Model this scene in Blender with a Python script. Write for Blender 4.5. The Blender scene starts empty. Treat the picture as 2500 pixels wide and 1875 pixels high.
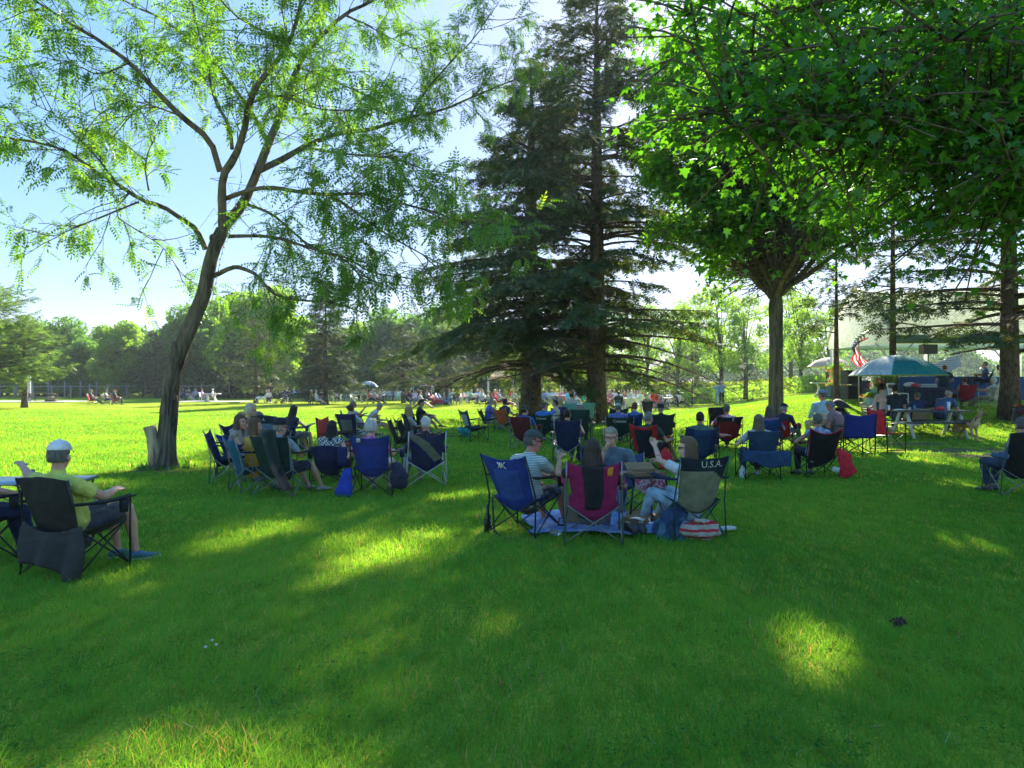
import bpy, bmesh, math, random
import numpy as np
from mathutils import Vector, Matrix, noise, Quaternion
R=math.radians; V=Vector; PI=math.pi
random.seed(7); rng=np.random.default_rng(11)
scene=bpy.context.scene; COL=scene.collection
K=1810.0; HZ=938.0; EYE=1.66
PEND=[]
def sm(a,b,t):
    t=max(0.0,min(1.0,(t-a)/(b-a))); return t*t*(3-2*t)
def gz(x,y):
    t=x-0.35*(y-38)
    return 1.0*sm(7,17,t)*sm(17,33,y)*(1-.75*sm(85,140,y))+0.03*math.sin(x*.31+1)*math.cos(y*.23)*sm(4,9,y)
def W(px,py):
    d=K*EYE/(py-HZ)
    for i in range(40):
        X=(px-1250)/K*d; d=.5*d+.5*K*(EYE-gz(X,d))/(py-HZ)
    X=(px-1250)/K*d
    return V((X,d,gz(X,d)))
def D(px,d,z=None):
    X=(px-1250)/K*d
    return V((X,d,gz(X,d) if z is None else z))
def A(px,py,d):
    return V(((px-1250)/K*d,d,EYE+(HZ-py)/K*d))
# ---------------------------------------------------------------- materials
MATS={}
def nodes(m):
    m.use_nodes=True; nt=m.node_tree; nt.nodes.clear(); return nt,nt.nodes,nt.links
def newmat(name):
    m=bpy.data.materials.new(name); nt,N,L=nodes(m); o=N.new('ShaderNodeOutputMaterial'); return m,N,L,o
def ramp(N,L,src,stops):
    r=N.new('ShaderNodeValToRGB'); e=r.color_ramp.elements
    while len(e)<len(stops): e.new(.5)
    for i,(p,c) in enumerate(stops): e[i].position=p; e[i].color=(*c,1)
    L.new(src,r.inputs[0]); return r
def noi(N,L,scale,detail=4,coord='Object',rough=.55,stretch=None):
    tc=N.new('ShaderNodeTexCoord'); n=N.new('ShaderNodeTexNoise'); n.inputs['Scale'].default_value=scale
    n.inputs['Detail'].default_value=detail; n.inputs['Roughness'].default_value=rough
    if stretch:
        mp=N.new('ShaderNodeMapping'); mp.inputs['Scale'].default_value=stretch; L.new(tc.outputs[coord],mp.inputs[0]); L.new(mp.outputs[0],n.inputs['Vector'])
    else: L.new(tc.outputs[coord],n.inputs['Vector'])
    return n
def bump(N,L,src,st,dist=.01):
    b=N.new('ShaderNodeBump'); b.inputs['Strength'].default_value=st; b.inputs['Distance'].default_value=dist
    L.new(src,b.inputs['Height']); return b
def mulc(c,k): return tuple(min(1,x*k) for x in c)
def lift(c): return tuple(min(.9,x*1.25+.006) for x in c)
def cloth(c,kind='cloth',trans=.0):
    c=lift(c)
    key=(kind,c,trans)
    if key in MATS: return MATS[key]
    m,N,L,o=newmat(kind); p=N.new('ShaderNodeBsdfPrincipled'); p.inputs['Roughness'].default_value=.85
    n=noi(N,L,9,5); r=ramp(N,L,n.outputs[0],[(.3,mulc(c,.72)),(.7,mulc(c,1.18))]); L.new(r.outputs[0],p.inputs['Base Color'])
    n2=noi(N,L,14,3); b=bump(N,L,n2.outputs[0],.55,.03); L.new(b.outputs[0],p.inputs['Normal'])
    out=p.outputs[0]
    if trans:
        t=N.new('ShaderNodeBsdfTranslucent'); L.new(r.outputs[0],t.inputs[0]); mx=N.new('ShaderNodeMixShader'); mx.inputs[0].default_value=trans
        L.new(p.outputs[0],mx.inputs[1]); L.new(t.outputs[0],mx.inputs[2]); out=mx.outputs[0]
    L.new(out,o.inputs[0]); MATS[key]=m; return m
def pattern(c1,c2,kind,scale):
    c1=lift(c1); c2=lift(c2)
    key=('pat',c1,c2,kind,scale)
    if key in MATS: return MATS[key]
    m,N,L,o=newmat('patterned_cloth'); p=N.new('ShaderNodeBsdfPrincipled'); p.inputs['Roughness'].default_value=.85
    tc=N.new('ShaderNodeTexCoord')
    if kind=='stripe' or kind=='vstripe':
        w=N.new('ShaderNodeTexWave'); w.bands_direction='Z' if kind=='stripe' else 'X'; w.inputs['Scale'].default_value=scale; w.inputs['Distortion'].default_value=.6
        w.inputs['Detail'].default_value=1; L.new(tc.outputs['Object'],w.inputs['Vector']); src=w.outputs['Fac']; st=[(.62,c1),(.78,c2)]
    elif kind=='check':
        w=N.new('ShaderNodeTexChecker'); w.inputs['Scale'].default_value=scale; L.new(tc.outputs['Object'],w.inputs['Vector']); src=w.outputs['Fac']; st=[(.4,c1),(.6,c2)]
    else:
        w=N.new('ShaderNodeTexNoise'); w.inputs['Scale'].default_value=scale; w.inputs['Detail'].default_value=3; L.new(tc.outputs['Object'],w.inputs['Vector']); src=w.outputs[0]; st=[(.47,c1),(.54,c2)]
    r=ramp(N,L,src,st); L.new(r.outputs[0],p.inputs['Base Color'])
    n2=noi(N,L,14,3); b=bump(N,L,n2.outputs[0],.5,.03); L.new(b.outputs[0],p.inputs['Normal'])
    L.new(p.outputs[0],o.inputs[0]); MATS[key]=m; return m
def plain(name,c,rough=.5,metal=0,nz=.12,bm=0,sc=20,spec=.5):
    key=(name,c,rough,metal)
    if key in MATS: return MATS[key]
    m,N,L,o=newmat(name); p=N.new('ShaderNodeBsdfPrincipled'); p.inputs['Roughness'].default_value=rough; p.inputs['Metallic'].default_value=metal
    p.inputs['Specular IOR Level'].default_value=spec
    n=noi(N,L,sc,4); r=ramp(N,L,n.outputs[0],[(.3,mulc(c,1-nz)),(.7,mulc(c,1+nz))]); L.new(r.outputs[0],p.inputs['Base Color'])
    if bm: b=bump(N,L,n.outputs[0],bm,.01); L.new(b.outputs[0],p.inputs['Normal'])
    L.new(p.outputs[0],o.inputs[0]); MATS[key]=m; return m
def skinm(c):
    c=tuple(min(.8,x*1.2) for x in c)
    key=('skin',c)
    if key in MATS: return MATS[key]
    m,N,L,o=newmat('skin'); p=N.new('ShaderNodeBsdfPrincipled'); p.inputs['Roughness'].default_value=.55
    n=noi(N,L,22,4); r=ramp(N,L,n.outputs[0],[(.3,(c[0]*.92,c[1]*.8,c[2]*.76)),(.7,mulc(c,1.06))]); L.new(r.outputs[0],p.inputs['Base Color'])
    L.new(p.outputs[0],o.inputs[0]); MATS[key]=m; return m
def hairm(c):
    key=('hair',c)
    if key in MATS: return MATS[key]
    m,N,L,o=newmat('hair'); p=N.new('ShaderNodeBsdfPrincipled'); p.inputs['Roughness'].default_value=.5
    n=noi(N,L,60,4,stretch=(1.6,1.6,.16)); r=ramp(N,L,n.outputs[0],[(.3,mulc(c,.45)),(.72,mulc(c,1.5))]); L.new(r.outputs[0],p.inputs['Base Color'])
    b=bump(N,L,n.outputs[0],.8,.012); L.new(b.outputs[0],p.inputs['Normal']); L.new(p.outputs[0],o.inputs[0]); MATS[key]=m; return m
def leafm(name,stops,trans=.5,gloss=.06,grough=.4,tk=(1.25,1.35,.55)):
    m,N,L,o=newmat(name); at=N.new('ShaderNodeAttribute'); at.attribute_name='rnd'
    r=ramp(N,L,at.outputs['Fac'],stops)
    d=N.new('ShaderNodeBsdfDiffuse'); L.new(r.outputs[0],d.inputs[0])
    t=N.new('ShaderNodeBsdfTranslucent'); mu=N.new('ShaderNodeMix'); mu.data_type='RGBA'; mu.blend_type='MULTIPLY'; mu.inputs[0].default_value=1
    L.new(r.outputs[0],mu.inputs[6]); mu.inputs[7].default_value=(*tk,1); L.new(mu.outputs[2],t.inputs[0])
    mx=N.new('ShaderNodeMixShader'); mx.inputs[0].default_value=trans; L.new(d.outputs[0],mx.inputs[1]); L.new(t.outputs[0],mx.inputs[2])
    g=N.new('ShaderNodeBsdfGlossy'); g.inputs['Roughness'].default_value=grough; g.inputs[0].default_value=(.9,.95,1,1)
    m2=N.new('ShaderNodeMixShader'); m2.inputs[0].default_value=gloss; L.new(mx.outputs[0],m2.inputs[1]); L.new(g.outputs[0],m2.inputs[2])
    L.new(m2.outputs[0],o.inputs[0]); return m
def barkm(name,c1,c2,scale=6,stretch=(1,1,.18),bs=.9,dist=.05):
    m,N,L,o=newmat(name); p=N.new('ShaderNodeBsdfPrincipled'); p.inputs['Roughness'].default_value=.95; p.inputs['Specular IOR Level'].default_value=.2
    n=noi(N,L,scale,8,stretch=stretch,rough=.65); n.inputs['Distortion'].default_value=.6
    r=ramp(N,L,n.outputs[0],[(.36,c1),(.52,c2),(.7,mulc(c2,1.5))]); L.new(r.outputs[0],p.inputs['Base Color'])
    b=bump(N,L,n.outputs[0],bs,dist); L.new(b.outputs[0],p.inputs['Normal']); L.new(p.outputs[0],o.inputs[0]); return m
def glassm(c=(.9,.95,.95),rough=.05):
    key=('glass',c)
    if key in MATS: return MATS[key]
    m,N,L,o=newmat('clear_glass'); p=N.new('ShaderNodeBsdfPrincipled'); p.inputs['Base Color'].default_value=(*c,1); p.inputs['Roughness'].default_value=rough
    p.inputs['Transmission Weight'].default_value=.9; L.new(p.outputs[0],o.inputs[0]); MATS[key]=m; return m
# ---------------------------------------------------------------- mesh builder
def basis(t,side=None,prev=None):
    t=t.normalized()
    if side is not None: u=side-t*side.dot(t)
    elif prev is not None: u=prev-t*prev.dot(t)
    else:
        a=V((0,0,1)) if abs(t.z)<.9 else V((1,0,0)); u=a-t*a.dot(t)
    if u.length<1e-6: u=t.orthogonal()
    u.normalize(); return t,u,t.cross(u)
class MB:
    def __init__(s): s.v=[]; s.f=[]; s.mi=[]; s.cur=0
    def face(s,*ix): s.f.append(tuple(ix)); s.mi.append(s.cur)
    def tube(s,pts,rad,n=8,side=None,rnd=False):
        pts=[V(p) for p in pts]
        if not isinstance(rad,(list,)): rad=[rad]*len(pts)
        rr=[(r,r) if not isinstance(r,tuple) else r for r in rad]
        if rnd:
            t0=(pts[0]-pts[1]).normalized(); t1=(pts[-1]-pts[-2]).normalized()
            r0=rr[0]; r1=rr[-1]; e0=[];e1=[]
            for a in (75,50,25):
                k=math.cos(R(a)); h=math.sin(R(a)); e0.append((pts[0]+t0*min(r0)*h,(r0[0]*k,r0[1]*k)))
            for a in (25,50,75):
                k=math.cos(R(a)); h=math.sin(R(a)); e1.append((pts[-1]+t1*min(r1)*h,(r1[0]*k,r1[1]*k)))
            pts=[e[0] for e in e0]+pts+[e[0] for e in e1]; rr=[e[1] for e in e0]+rr+[e[1] for e in e1]
        m=len(pts); prev=None; b0=len(s.v)
        for i,p in enumerate(pts):
            t=(pts[min(i+1,m-1)]-pts[max(i-1,0)])
            if t.length<1e-7: t=V((0,0,1))
            t,u,w=basis(t,side,prev); prev=u
            for k in range(n):
                a=2*PI*k/n; s.v.append(p+u*(rr[i][0]*math.cos(a))+w*(rr[i][1]*math.sin(a)))
        for i in range(m-1):
            for k in range(n):
                a=b0+i*n+k; b=b0+i*n+(k+1)%n; s.face(a,b,b+n,a+n)
        s.face(*[b0+k for k in range(n)][::-1]); s.face(*[b0+(m-1)*n+k for k in range(n)])
        return s
    def box(s,c,d,rot=None):
        c=V(c); b0=len(s.v)
        for z in (-1,1):
            for x,y in ((-1,-1),(1,-1),(1,1),(-1,1)):
                p=V((x*d[0]/2,y*d[1]/2,z*d[2]/2))
                if rot is not None: p=rot@p
                s.v.append(c+p)
        for f in ((3,2,1,0),(4,5,6,7),(0,1,5,4),(1,2,6,5),(2,3,7,6),(3,0,4,7)): s.face(*[b0+i for i in f])
        return s
    def bar(s,a,b,w,h,up=V((0,0,1))):
        a=V(a);b=V(b); t,u,x=basis(b-a,up); b0=len(s.v)
        for p in (a,b):
            for i,j in ((-1,-1),(1,-1),(1,1),(-1,1)): s.v.append(p+x*(i*w/2)+u*(j*h/2))
        for f in ((3,2,1,0),(4,5,6,7),(0,1,5,4),(1,2,6,5),(2,3,7,6),(3,0,4,7)): s.face(*[b0+i for i in f])
        return s
    def sph(s,c,r,rot=None,nu=12,nv=8,fn=None):
        c=V(c); r=(r,r,r) if not isinstance(r,(tuple,list)) else r; b0=len(s.v)
        rows=[]
        for j in range(nv+1):
            th=PI*j/nv; row=[]
            for i in range(nu if 0<j<nv else 1):
                ph=2*PI*i/nu; p=V((math.sin(th)*math.cos(ph),math.sin(th)*math.sin(ph),math.cos(th)))
                q=V((p.x*r[0],p.y*r[1],p.z*r[2])) if fn is None else fn(p)
                if rot is not None: q=rot@q
                row.append(len(s.v)); s.v.append(c+q)
            rows.append(row)
        for j in range(nv):
            a=rows[j]; b=rows[j+1]
            for i in range(nu):
                if len(a)==1: s.face(a[0],b[i],b[(i+1)%nu])
                elif len(b)==1: s.face(a[i],b[0],a[(i+1)%nu])
                else: s.face(a[i],b[i],b[(i+1)%nu],a[(i+1)%nu])
        return s
    def sheet(s,fn,nu,nv,th=.004,matfn=None):
        g=[[V(fn(i/nu,j/nv)) for i in range(nu+1)] for j in range(nv+1)]
        def nrm(i,j):
            a=g[j][min(i+1,nu)]-g[j][max(i-1,0)]; b=g[min(j+1,nv)][i]-g[max(j-1,0)][i]; c=a.cross(b)
            return c.normalized() if c.length>1e-9 else V((0,0,1))
        b0=len(s.v); W_=nu+1
        if th==0:
            for j in range(nv+1):
                for i in range(nu+1): s.v.append(g[j][i])
            for j in range(nv):
                for i in range(nu):
                    if matfn: s.cur=matfn((i+.5)/nu,(j+.5)/nv)
                    a=b0+j*W_+i; s.face(a,a+1,a+1+W_,a+W_)
            return s
        for j in range(nv+1):
            for i in range(nu+1): s.v.append(g[j][i]+nrm(i,j)*th/2)
        b1=len(s.v)
        for j in range(nv+1):
            for i in range(nu+1): s.v.append(g[j][i]-nrm(i,j)*th/2)
        for j in range(nv):
            for i in range(nu):
                if matfn: s.cur=matfn((i+.5)/nu,(j+.5)/nv)
                a=j*W_+i; s.face(b0+a,b0+a+1,b0+a+1+W_,b0+a+W_); s.face(b1+a+W_,b1+a+1+W_,b1+a+1,b1+a)
        per=[(i,0) for i in range(nu)]+[(nu,j) for j in range(nv)]+[(i,nv) for i in range(nu,0,-1)]+[(0,j) for j in range(nv,0,-1)]
        for k in range(len(per)):
            a=per[k]; b=per[(k+1)%len(per)]; ia=a[1]*W_+a[0]; ib=b[1]*W_+b[0]; s.face(b0+ib,b0+ia,b1+ia,b1+ib)
        return s
    def mesh(s,name):
        me=bpy.data.meshes.new(name); me.from_pydata([tuple(p) for p in s.v],[],s.f)
        if any(s.mi): me.polygons.foreach_set('material_index',s.mi)
        return me
    def build(s,name,mat,parent=None,smooth=True):
        me=s.mesh(name); return finish(me,name,mat,parent,smooth)
def finish(me,name,mat,parent=None,smooth=True):
    for m in (mat if isinstance(mat,(list,tuple)) else [mat]): me.materials.append(m)
    if smooth: me.polygons.foreach_set('use_smooth',[True]*len(me.polygons))
    me.update(); o=bpy.data.objects.new(name,me); PEND.append(o)
    if parent is not None: o.parent=parent
    return o
def tag(o,label=None,cat=None,group=None,kind=None):
    if label: o['label']=label
    if cat: o['category']=cat
    if group: o['group']=group
    if kind: o['kind']=kind
    return o
def empty(name,loc,rz,label,cat,group=None):
    o=bpy.data.objects.new(name,None); o.location=loc; o.rotation_euler=(0,0,rz); o.empty_display_size=.1; PEND.append(o)
    return tag(o,label,cat,group)
def dup(root,loc,rz,label=None,group=None,scale=None):
    r=root.copy(); PEND.append(r); r.location=loc; r.rotation_euler=(0,0,rz)
    if scale: r.scale=scale
    if label: r['label']=label
    if group: r['group']=group
    for ch in [o for o in PEND if o.parent==root]:
        c=ch.copy(); PEND.append(c); c.parent=r
        for g in [o for o in PEND if o.parent==ch]:
            d=g.copy(); PEND.append(d); d.parent=c
    return r
def remesh(mb,vox,name,smooth_it=2):
    me=mb.mesh(name); o=bpy.data.objects.new('tmp',me); COL.objects.link(o)
    m=o.modifiers.new('r','REMESH'); m.mode='VOXEL'; m.voxel_size=vox; m.adaptivity=0
    if smooth_it:
        s=o.modifiers.new('s','SMOOTH'); s.factor=.5; s.iterations=smooth_it
    dg=bpy.context.evaluated_depsgraph_get(); dg.update()
    out=bpy.data.meshes.new_from_object(o.evaluated_get(dg)); out.name=name
    COL.objects.unlink(o); bpy.data.objects.remove(o); bpy.data.meshes.remove(me); out.materials.clear()
    return out
def wrinkle(me,amp,sc,seed=0):
    n=len(me.vertices); co=np.empty(n*3); me.vertices.foreach_get('co',co); co=co.reshape(-1,3)
    no=np.empty(n*3); me.vertices.foreach_get('normal',no); no=no.reshape(-1,3)
    d=np.array([noise.noise((c[0]*sc+seed,c[1]*sc,c[2]*sc*.8))+.5*noise.noise((c[0]*sc*2.3,c[1]*sc*2.3+seed,c[2]*sc*1.6)) for c in co])
    co+=no*(d*amp)[:,None]; me.vertices.foreach_set('co',co.ravel()); me.update()
def textmesh(s,size):
    cu=bpy.data.curves.new('t','FONT'); cu.body=s; cu.size=size; cu.align_x='CENTER'; cu.extrude=0.0; cu.resolution_u=2
    o=bpy.data.objects.new('t',cu); COL.objects.link(o); dg=bpy.context.evaluated_depsgraph_get(); dg.update()
    me=bpy.data.meshes.new_from_object(o.evaluated_get(dg)); COL.objects.unlink(o); bpy.data.objects.remove(o); return me
# vectorised scatter of a small template
def scatter(name,tv,tf,P,Rm,S,rnd,mat,parent=None,smooth=False):
    tv=np.asarray(tv,float); k=len(tv); tf=np.asarray(tf,int); m=tf.shape[1]; n=len(P)
    S=np.asarray(S,float); 
    if S.ndim==1: S=S[:,None]
    loc=tv[None,:,:]*S[:,None,:]
    Vv=np.einsum('nij,nkj->nki',Rm,loc)+np.asarray(P)[:,None,:]
    me=bpy.data.meshes.new(name); me.vertices.add(n*k); me.vertices.foreach_set('co',Vv.reshape(-1).astype(np.float32))
    idx=(tf[None,:,:]+(np.arange(n)*k)[:,None,None]).reshape(-1)
    nf=n*len(tf); me.loops.add(nf*m); me.loops.foreach_set('vertex_index',idx.astype(np.int32))
    me.polygons.add(nf); me.polygons.foreach_set('loop_start',(np.arange(nf)*m).astype(np.int32))
    me.update(calc_edges=True)
    at=me.attributes.new('rnd','FLOAT','POINT'); at.data.foreach_set('value',np.repeat(np.asarray(rnd,np.float32),k))
    return finish(me,name,mat,parent,smooth)
def frames(dirs,ups):
    d=dirs/np.linalg.norm(dirs,axis=1,keepdims=True); u=ups-(ups*d).sum(1,keepdims=True)*d
    u/=np.linalg.norm(u,axis=1,keepdims=True)+1e-9; x=np.cross(d,u); return np.stack([x,d,u],axis=2) # local x,y(dir),z(up)
# ================================================================ camera, light, sky
cd=bpy.data.cameras.new('camera'); cam=bpy.data.objects.new('camera',cd); COL.objects.link(cam); scene.camera=cam
cam.location=(0,0,EYE); cam.rotation_euler=(R(90),0,0); cd.sensor_width=36; cd.lens=36*K/2500; cd.clip_end=3000; cd.clip_start=.05
SUN_EL=28.0; SUN_AZ=14.0
w=bpy.data.worlds.new('World'); scene.world=w; nt,N,L=nodes(w)
sky=N.new('ShaderNodeTexSky'); sky.sky_type='NISHITA'; sky.sun_disc=False; sky.sun_elevation=R(SUN_EL); sky.sun_rotation=R(SUN_AZ)
sky.air_density=1.0; sky.dust_density=.35; sky.ozone_density=7.0
gm=N.new('ShaderNodeGamma'); gm.inputs[1].default_value=.3; hs=N.new('ShaderNodeHueSaturation'); hs.inputs['Saturation'].default_value=2.1; L_=nt.links; L_.new(sky.outputs[0],gm.inputs[0]); L_.new(gm.outputs[0],hs.inputs['Color'])
bg=N.new('ShaderNodeBackground'); bg.inputs[1].default_value=.15; wo=N.new('ShaderNodeOutputWorld')
mt=N.new('ShaderNodeMix'); mt.data_type='RGBA'; mt.blend_type='MULTIPLY'; mt.inputs[0].default_value=1; mt.inputs[7].default_value=(1,.92,1,1); L.new(hs.outputs[0],mt.inputs[6]); L.new(mt.outputs[2],bg.inputs[0]); L.new(bg.outputs[0],wo.inputs[0])
sd=bpy.data.lights.new('sun','SUN'); sd.energy=3.9; sd.angle=R(.55); sd.color=(1,.93,.78); so=bpy.data.objects.new('sun',sd); COL.objects.link(so)
sv=V((math.sin(R(SUN_AZ))*math.cos(R(SUN_EL)),math.cos(R(SUN_AZ))*math.cos(R(SUN_EL)),math.sin(R(SUN_EL))))
so.rotation_euler=sv.to_track_quat('Z','Y').to_euler(); so.location=(20,60,40)
scene.view_settings.view_transform='Standard'; scene.view_settings.look='None'; scene.view_settings.exposure=2.38; scene.view_settings.gamma=1
scene.render.engine='CYCLES'; scene.cycles.max_bounces=10; scene.cycles.diffuse_bounces=6; scene.cycles.transmission_bounces=7; scene.cycles.transparent_max_bounces=8
scene.cycles.sample_clamp_indirect=6
# ================================================================ ground
def build_ground():
    xs=np.concatenate([-np.geomspace(400,40,12),np.linspace(-38,45,84),np.geomspace(50,400,12)]); ys=np.concatenate([[-60,-40,-20,-10],np.linspace(-5,70,76),np.geomspace(74,900,20)])
    nx=len(xs); ny=len(ys); v=[(x,y,gz(x,y)) for y in ys for x in xs]
    f=[(j*nx+i,j*nx+i+1,(j+1)*nx+i+1,(j+1)*nx+i) for j in range(ny-1) for i in range(nx-1)]
    me=bpy.data.meshes.new('lawn'); me.from_pydata(v,[],f)
    m,N,L,o=newmat('lawn_turf'); p=N.new('ShaderNodeBsdfDiffuse')
    n1=noi(N,L,.35,5,coord='Object'); n2=noi(N,L,6,6,coord='Object',stretch=(1,.35,1)); n3=noi(N,L,60,4,coord='Object',stretch=(1,.5,1))
    r1=ramp(N,L,n1.outputs[0],[(.3,(.25,.34,.04)),(.7,(.36,.44,.05))]); r2=ramp(N,L,n2.outputs[0],[(.3,(.55,.6,.5)),(.7,(1.35,1.3,1.2))]); r3=ramp(N,L,n3.outputs[0],[(.3,(.6,.6,.6)),(.7,(1.3,1.3,1.3))])
    def mul(a,b):
        x=N.new('ShaderNodeMix'); x.data_type='RGBA'; x.blend_type='MULTIPLY'; x.inputs[0].default_value=1; L.new(a,x.inputs[6]); L.new(b,x.inputs[7]); return x.outputs[2]
    g=mul(mul(r1.outputs[0],r2.outputs[0]),r3.outputs[0])
    # bare worn soil where the photo shows it: under the near grass, right of the picnic table, at the tree feet
    n4=noi(N,L,1.1,6,coord='Object'); n5=noi(N,L,9,5,coord='Object')
    soil=ramp(N,L,n5.outputs[0],[(.3,(.11,.085,.055)),(.7,(.26,.21,.145))])
    tc=N.new('ShaderNodeTexCoord'); tot=None
    for (cx,cy,rx,ry) in SOIL:
        mp=N.new('ShaderNodeMapping'); mp.vector_type='POINT'; mp.inputs['Scale'].default_value=(1/rx,1/ry,0); mp.inputs['Location'].default_value=(-cx/rx,-cy/ry,0)
        L.new(tc.outputs['Object'],mp.inputs[0]); ln=N.new('ShaderNodeVectorMath'); ln.operation='LENGTH'; L.new(mp.outputs[0],ln.inputs[0])
        s=N.new('ShaderNodeMath'); s.operation='SUBTRACT'; s.inputs[0].default_value=1.25; L.new(ln.outputs['Value'],s.inputs[1]); s.use_clamp=True
        if tot is None: tot=s.outputs[0]
        else:
            a=N.new('ShaderNodeMath'); a.operation='MAXIMUM'; L.new(tot,a.inputs[0]); L.new(s.outputs[0],a.inputs[1]); tot=a.outputs[0]
    a=N.new('ShaderNodeMath'); a.operation='MULTIPLY_ADD'; L.new(n4.outputs[0],a.inputs[0]); a.inputs[1].default_value=2.6; a.inputs[2].default_value=-1.25
    b=N.new('ShaderNodeMath'); b.operation='ADD'; L.new(tot,b.inputs[0]); L.new(a.outputs[0],b.inputs[1])
    rm=ramp(N,L,b.outputs[0],[(.6,(0,0,0)),(.85,(.9,.9,.9))])
    mx=N.new('ShaderNodeMix'); mx.data_type='RGBA'; L.new(rm.outputs[0],mx.inputs[0]); L.new(g,mx.inputs[6]); L.new(soil.outputs[0],mx.inputs[7])
    L.new(mx.outputs[2],p.inputs[0]); bb=bump(N,L,n3.outputs[0],1,.04); L.new(bb.outputs[0],p.inputs['Normal']); L.new(p.outputs[0],o.inputs[0])
    ob=finish(me,'lawn',m,None,True); tag(ob,'mown green lawn across the whole park','lawn',kind='structure')
SOIL=[]
for px,py,rx,ry in ((2330,1100,2.3,.9),(2420,1115,1.6,.7),(2230,1085,1.2,.5),(405,1150,.85,.5),(1470,1030,1.8,1.5),(1300,1005,1.3,1.2),(120,975,6,1.3)):
    p=W(px,py); SOIL.append((p.x,p.y,rx,ry))
build_ground()
def soilmask(x,y):
    t=np.zeros_like(x)
    for cx,cy,rx,ry in SOIL: t=np.maximum(t,np.clip(1.35-np.sqrt(((x-cx)/rx)**2+((y-cy)/ry)**2),0,1))
    return t
def gzv(x,y):
    def s(a,b,t): t=np.clip((t-a)/(b-a),0,1); return t*t*(3-2*t)
    t=x-.35*(y-38); return s(7,17,t)*s(17,33,y)*(1-.75*s(85,140,y))+.03*np.sin(x*.31+1)*np.cos(y*.23)*s(4,9,y)
def lattice_noise(x,y,sc,seed):
    r=np.random.default_rng(seed); T=r.random((64,64)); X=x*sc; Y=y*sc; i=np.floor(X).astype(int); j=np.floor(Y).astype(int); fx=X-i; fy=Y-j; fx=fx*fx*(3-2*fx); fy=fy*fy*(3-2*fy)
    g=lambda a,b:T[a%64,b%64]
    return (g(i,j)*(1-fx)+g(i+1,j)*fx)*(1-fy)+(g(i,j+1)*(1-fx)+g(i+1,j+1)*fx)*fy
def build_grass():
    n=520000; d=2.3*np.exp(rng.random(n)*math.log(48/2.3)); x=(rng.random(n)*2-1)*(d*.74+2.2); y=d
    keep=rng.random(n)>soilmask(x,y)*1.7*(.25+.75*lattice_noise(x,y,4,21)); x=x[keep]; y=y[keep]; n=len(x)
    cl=lattice_noise(x,y,3.1,1)*.6+lattice_noise(x,y,9,2)*.4; big=lattice_noise(x,y,.8,3)
    keep=rng.random(n)<(.5+.9*cl); x=x[keep]; y=y[keep]; cl=cl[keep]; big=big[keep]; n=len(x)
    tuft=np.clip(lattice_noise(x,y,6.5,41)-.62,0,1)*2.6; h=(.024+.060*cl*rng.random(n)+.014*rng.random(n))*(1+.45*big)*(1+.7*tuft); wd=.0029*(y/3)**.95*(.6+.8*rng.random(n))
    h*=np.clip(1-(y-25)/60,.6,1)
    ang=rng.random(n)*2*PI; lean=.25+.75*rng.random(n); dx=np.cos(ang); dy=np.sin(ang)
    # blade plane faces a random heading but widths keep some across-view component
    wa=rng.random(n)*PI-PI/2; wx=np.cos(wa)*.9+.1; wy=np.sin(wa)*.7
    z=gzv(x,y)-.003
    def pt(ox,oz,wsc): 
        bx=x+dx*lean*h*ox; by=y+dy*lean*h*ox; return np.stack([bx+wx*wd*wsc,by+wy*wd*wsc,z+h*oz],1)
    Vv=np.stack([pt(0,0,-.5),pt(0,0,.5),pt(.28,.55,.42),pt(.28,.55,-.42),pt(1,.93,0)],1)
    me=bpy.data.meshes.new('grass_blades'); me.vertices.add(n*5); me.vertices.foreach_set('co',Vv.reshape(-1).astype(np.float32))
    b=np.arange(n)*5; idx=np.stack([b,b+1,b+2,b+3,b+3,b+2,b+4],1).reshape(-1); me.loops.add(n*7); me.loops.foreach_set('vertex_index',idx.astype(np.int32))
    ls=np.stack([np.arange(n)*7,np.arange(n)*7+4],1).reshape(-1); me.polygons.add(n*2); me.polygons.foreach_set('loop_start',ls.astype(np.int32)); me.update(calc_edges=True)
    rv=np.clip(-.12+.55*big+.45*(lattice_noise(x,y,.45,31)-.3)+.35*cl+.6*(rng.random(n)-.25),0,1); dry=rng.random(n)<(.012+.05*(lattice_noise(x,y,1.7,9)>.72)*(y<9)); rv=np.where(dry,1.0,rv*.9)
    at=me.attributes.new('rnd','FLOAT','POINT'); at.data.foreach_set('value',np.repeat(rv,5).astype(np.float32))
    m=leafm('grass_blade',[(0,(.035,.215,.03)),(.45,(.070,.350,.04)),(.9,(.13,.45,.05)),(.97,(.40,.40,.22))],.52,.015,.45,(2.5,1.15,.4))
    o=finish(me,'grass',m,None,False); tag(o,'short green turf grass covering the lawn','grass',kind='stuff')
build_grass()
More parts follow.
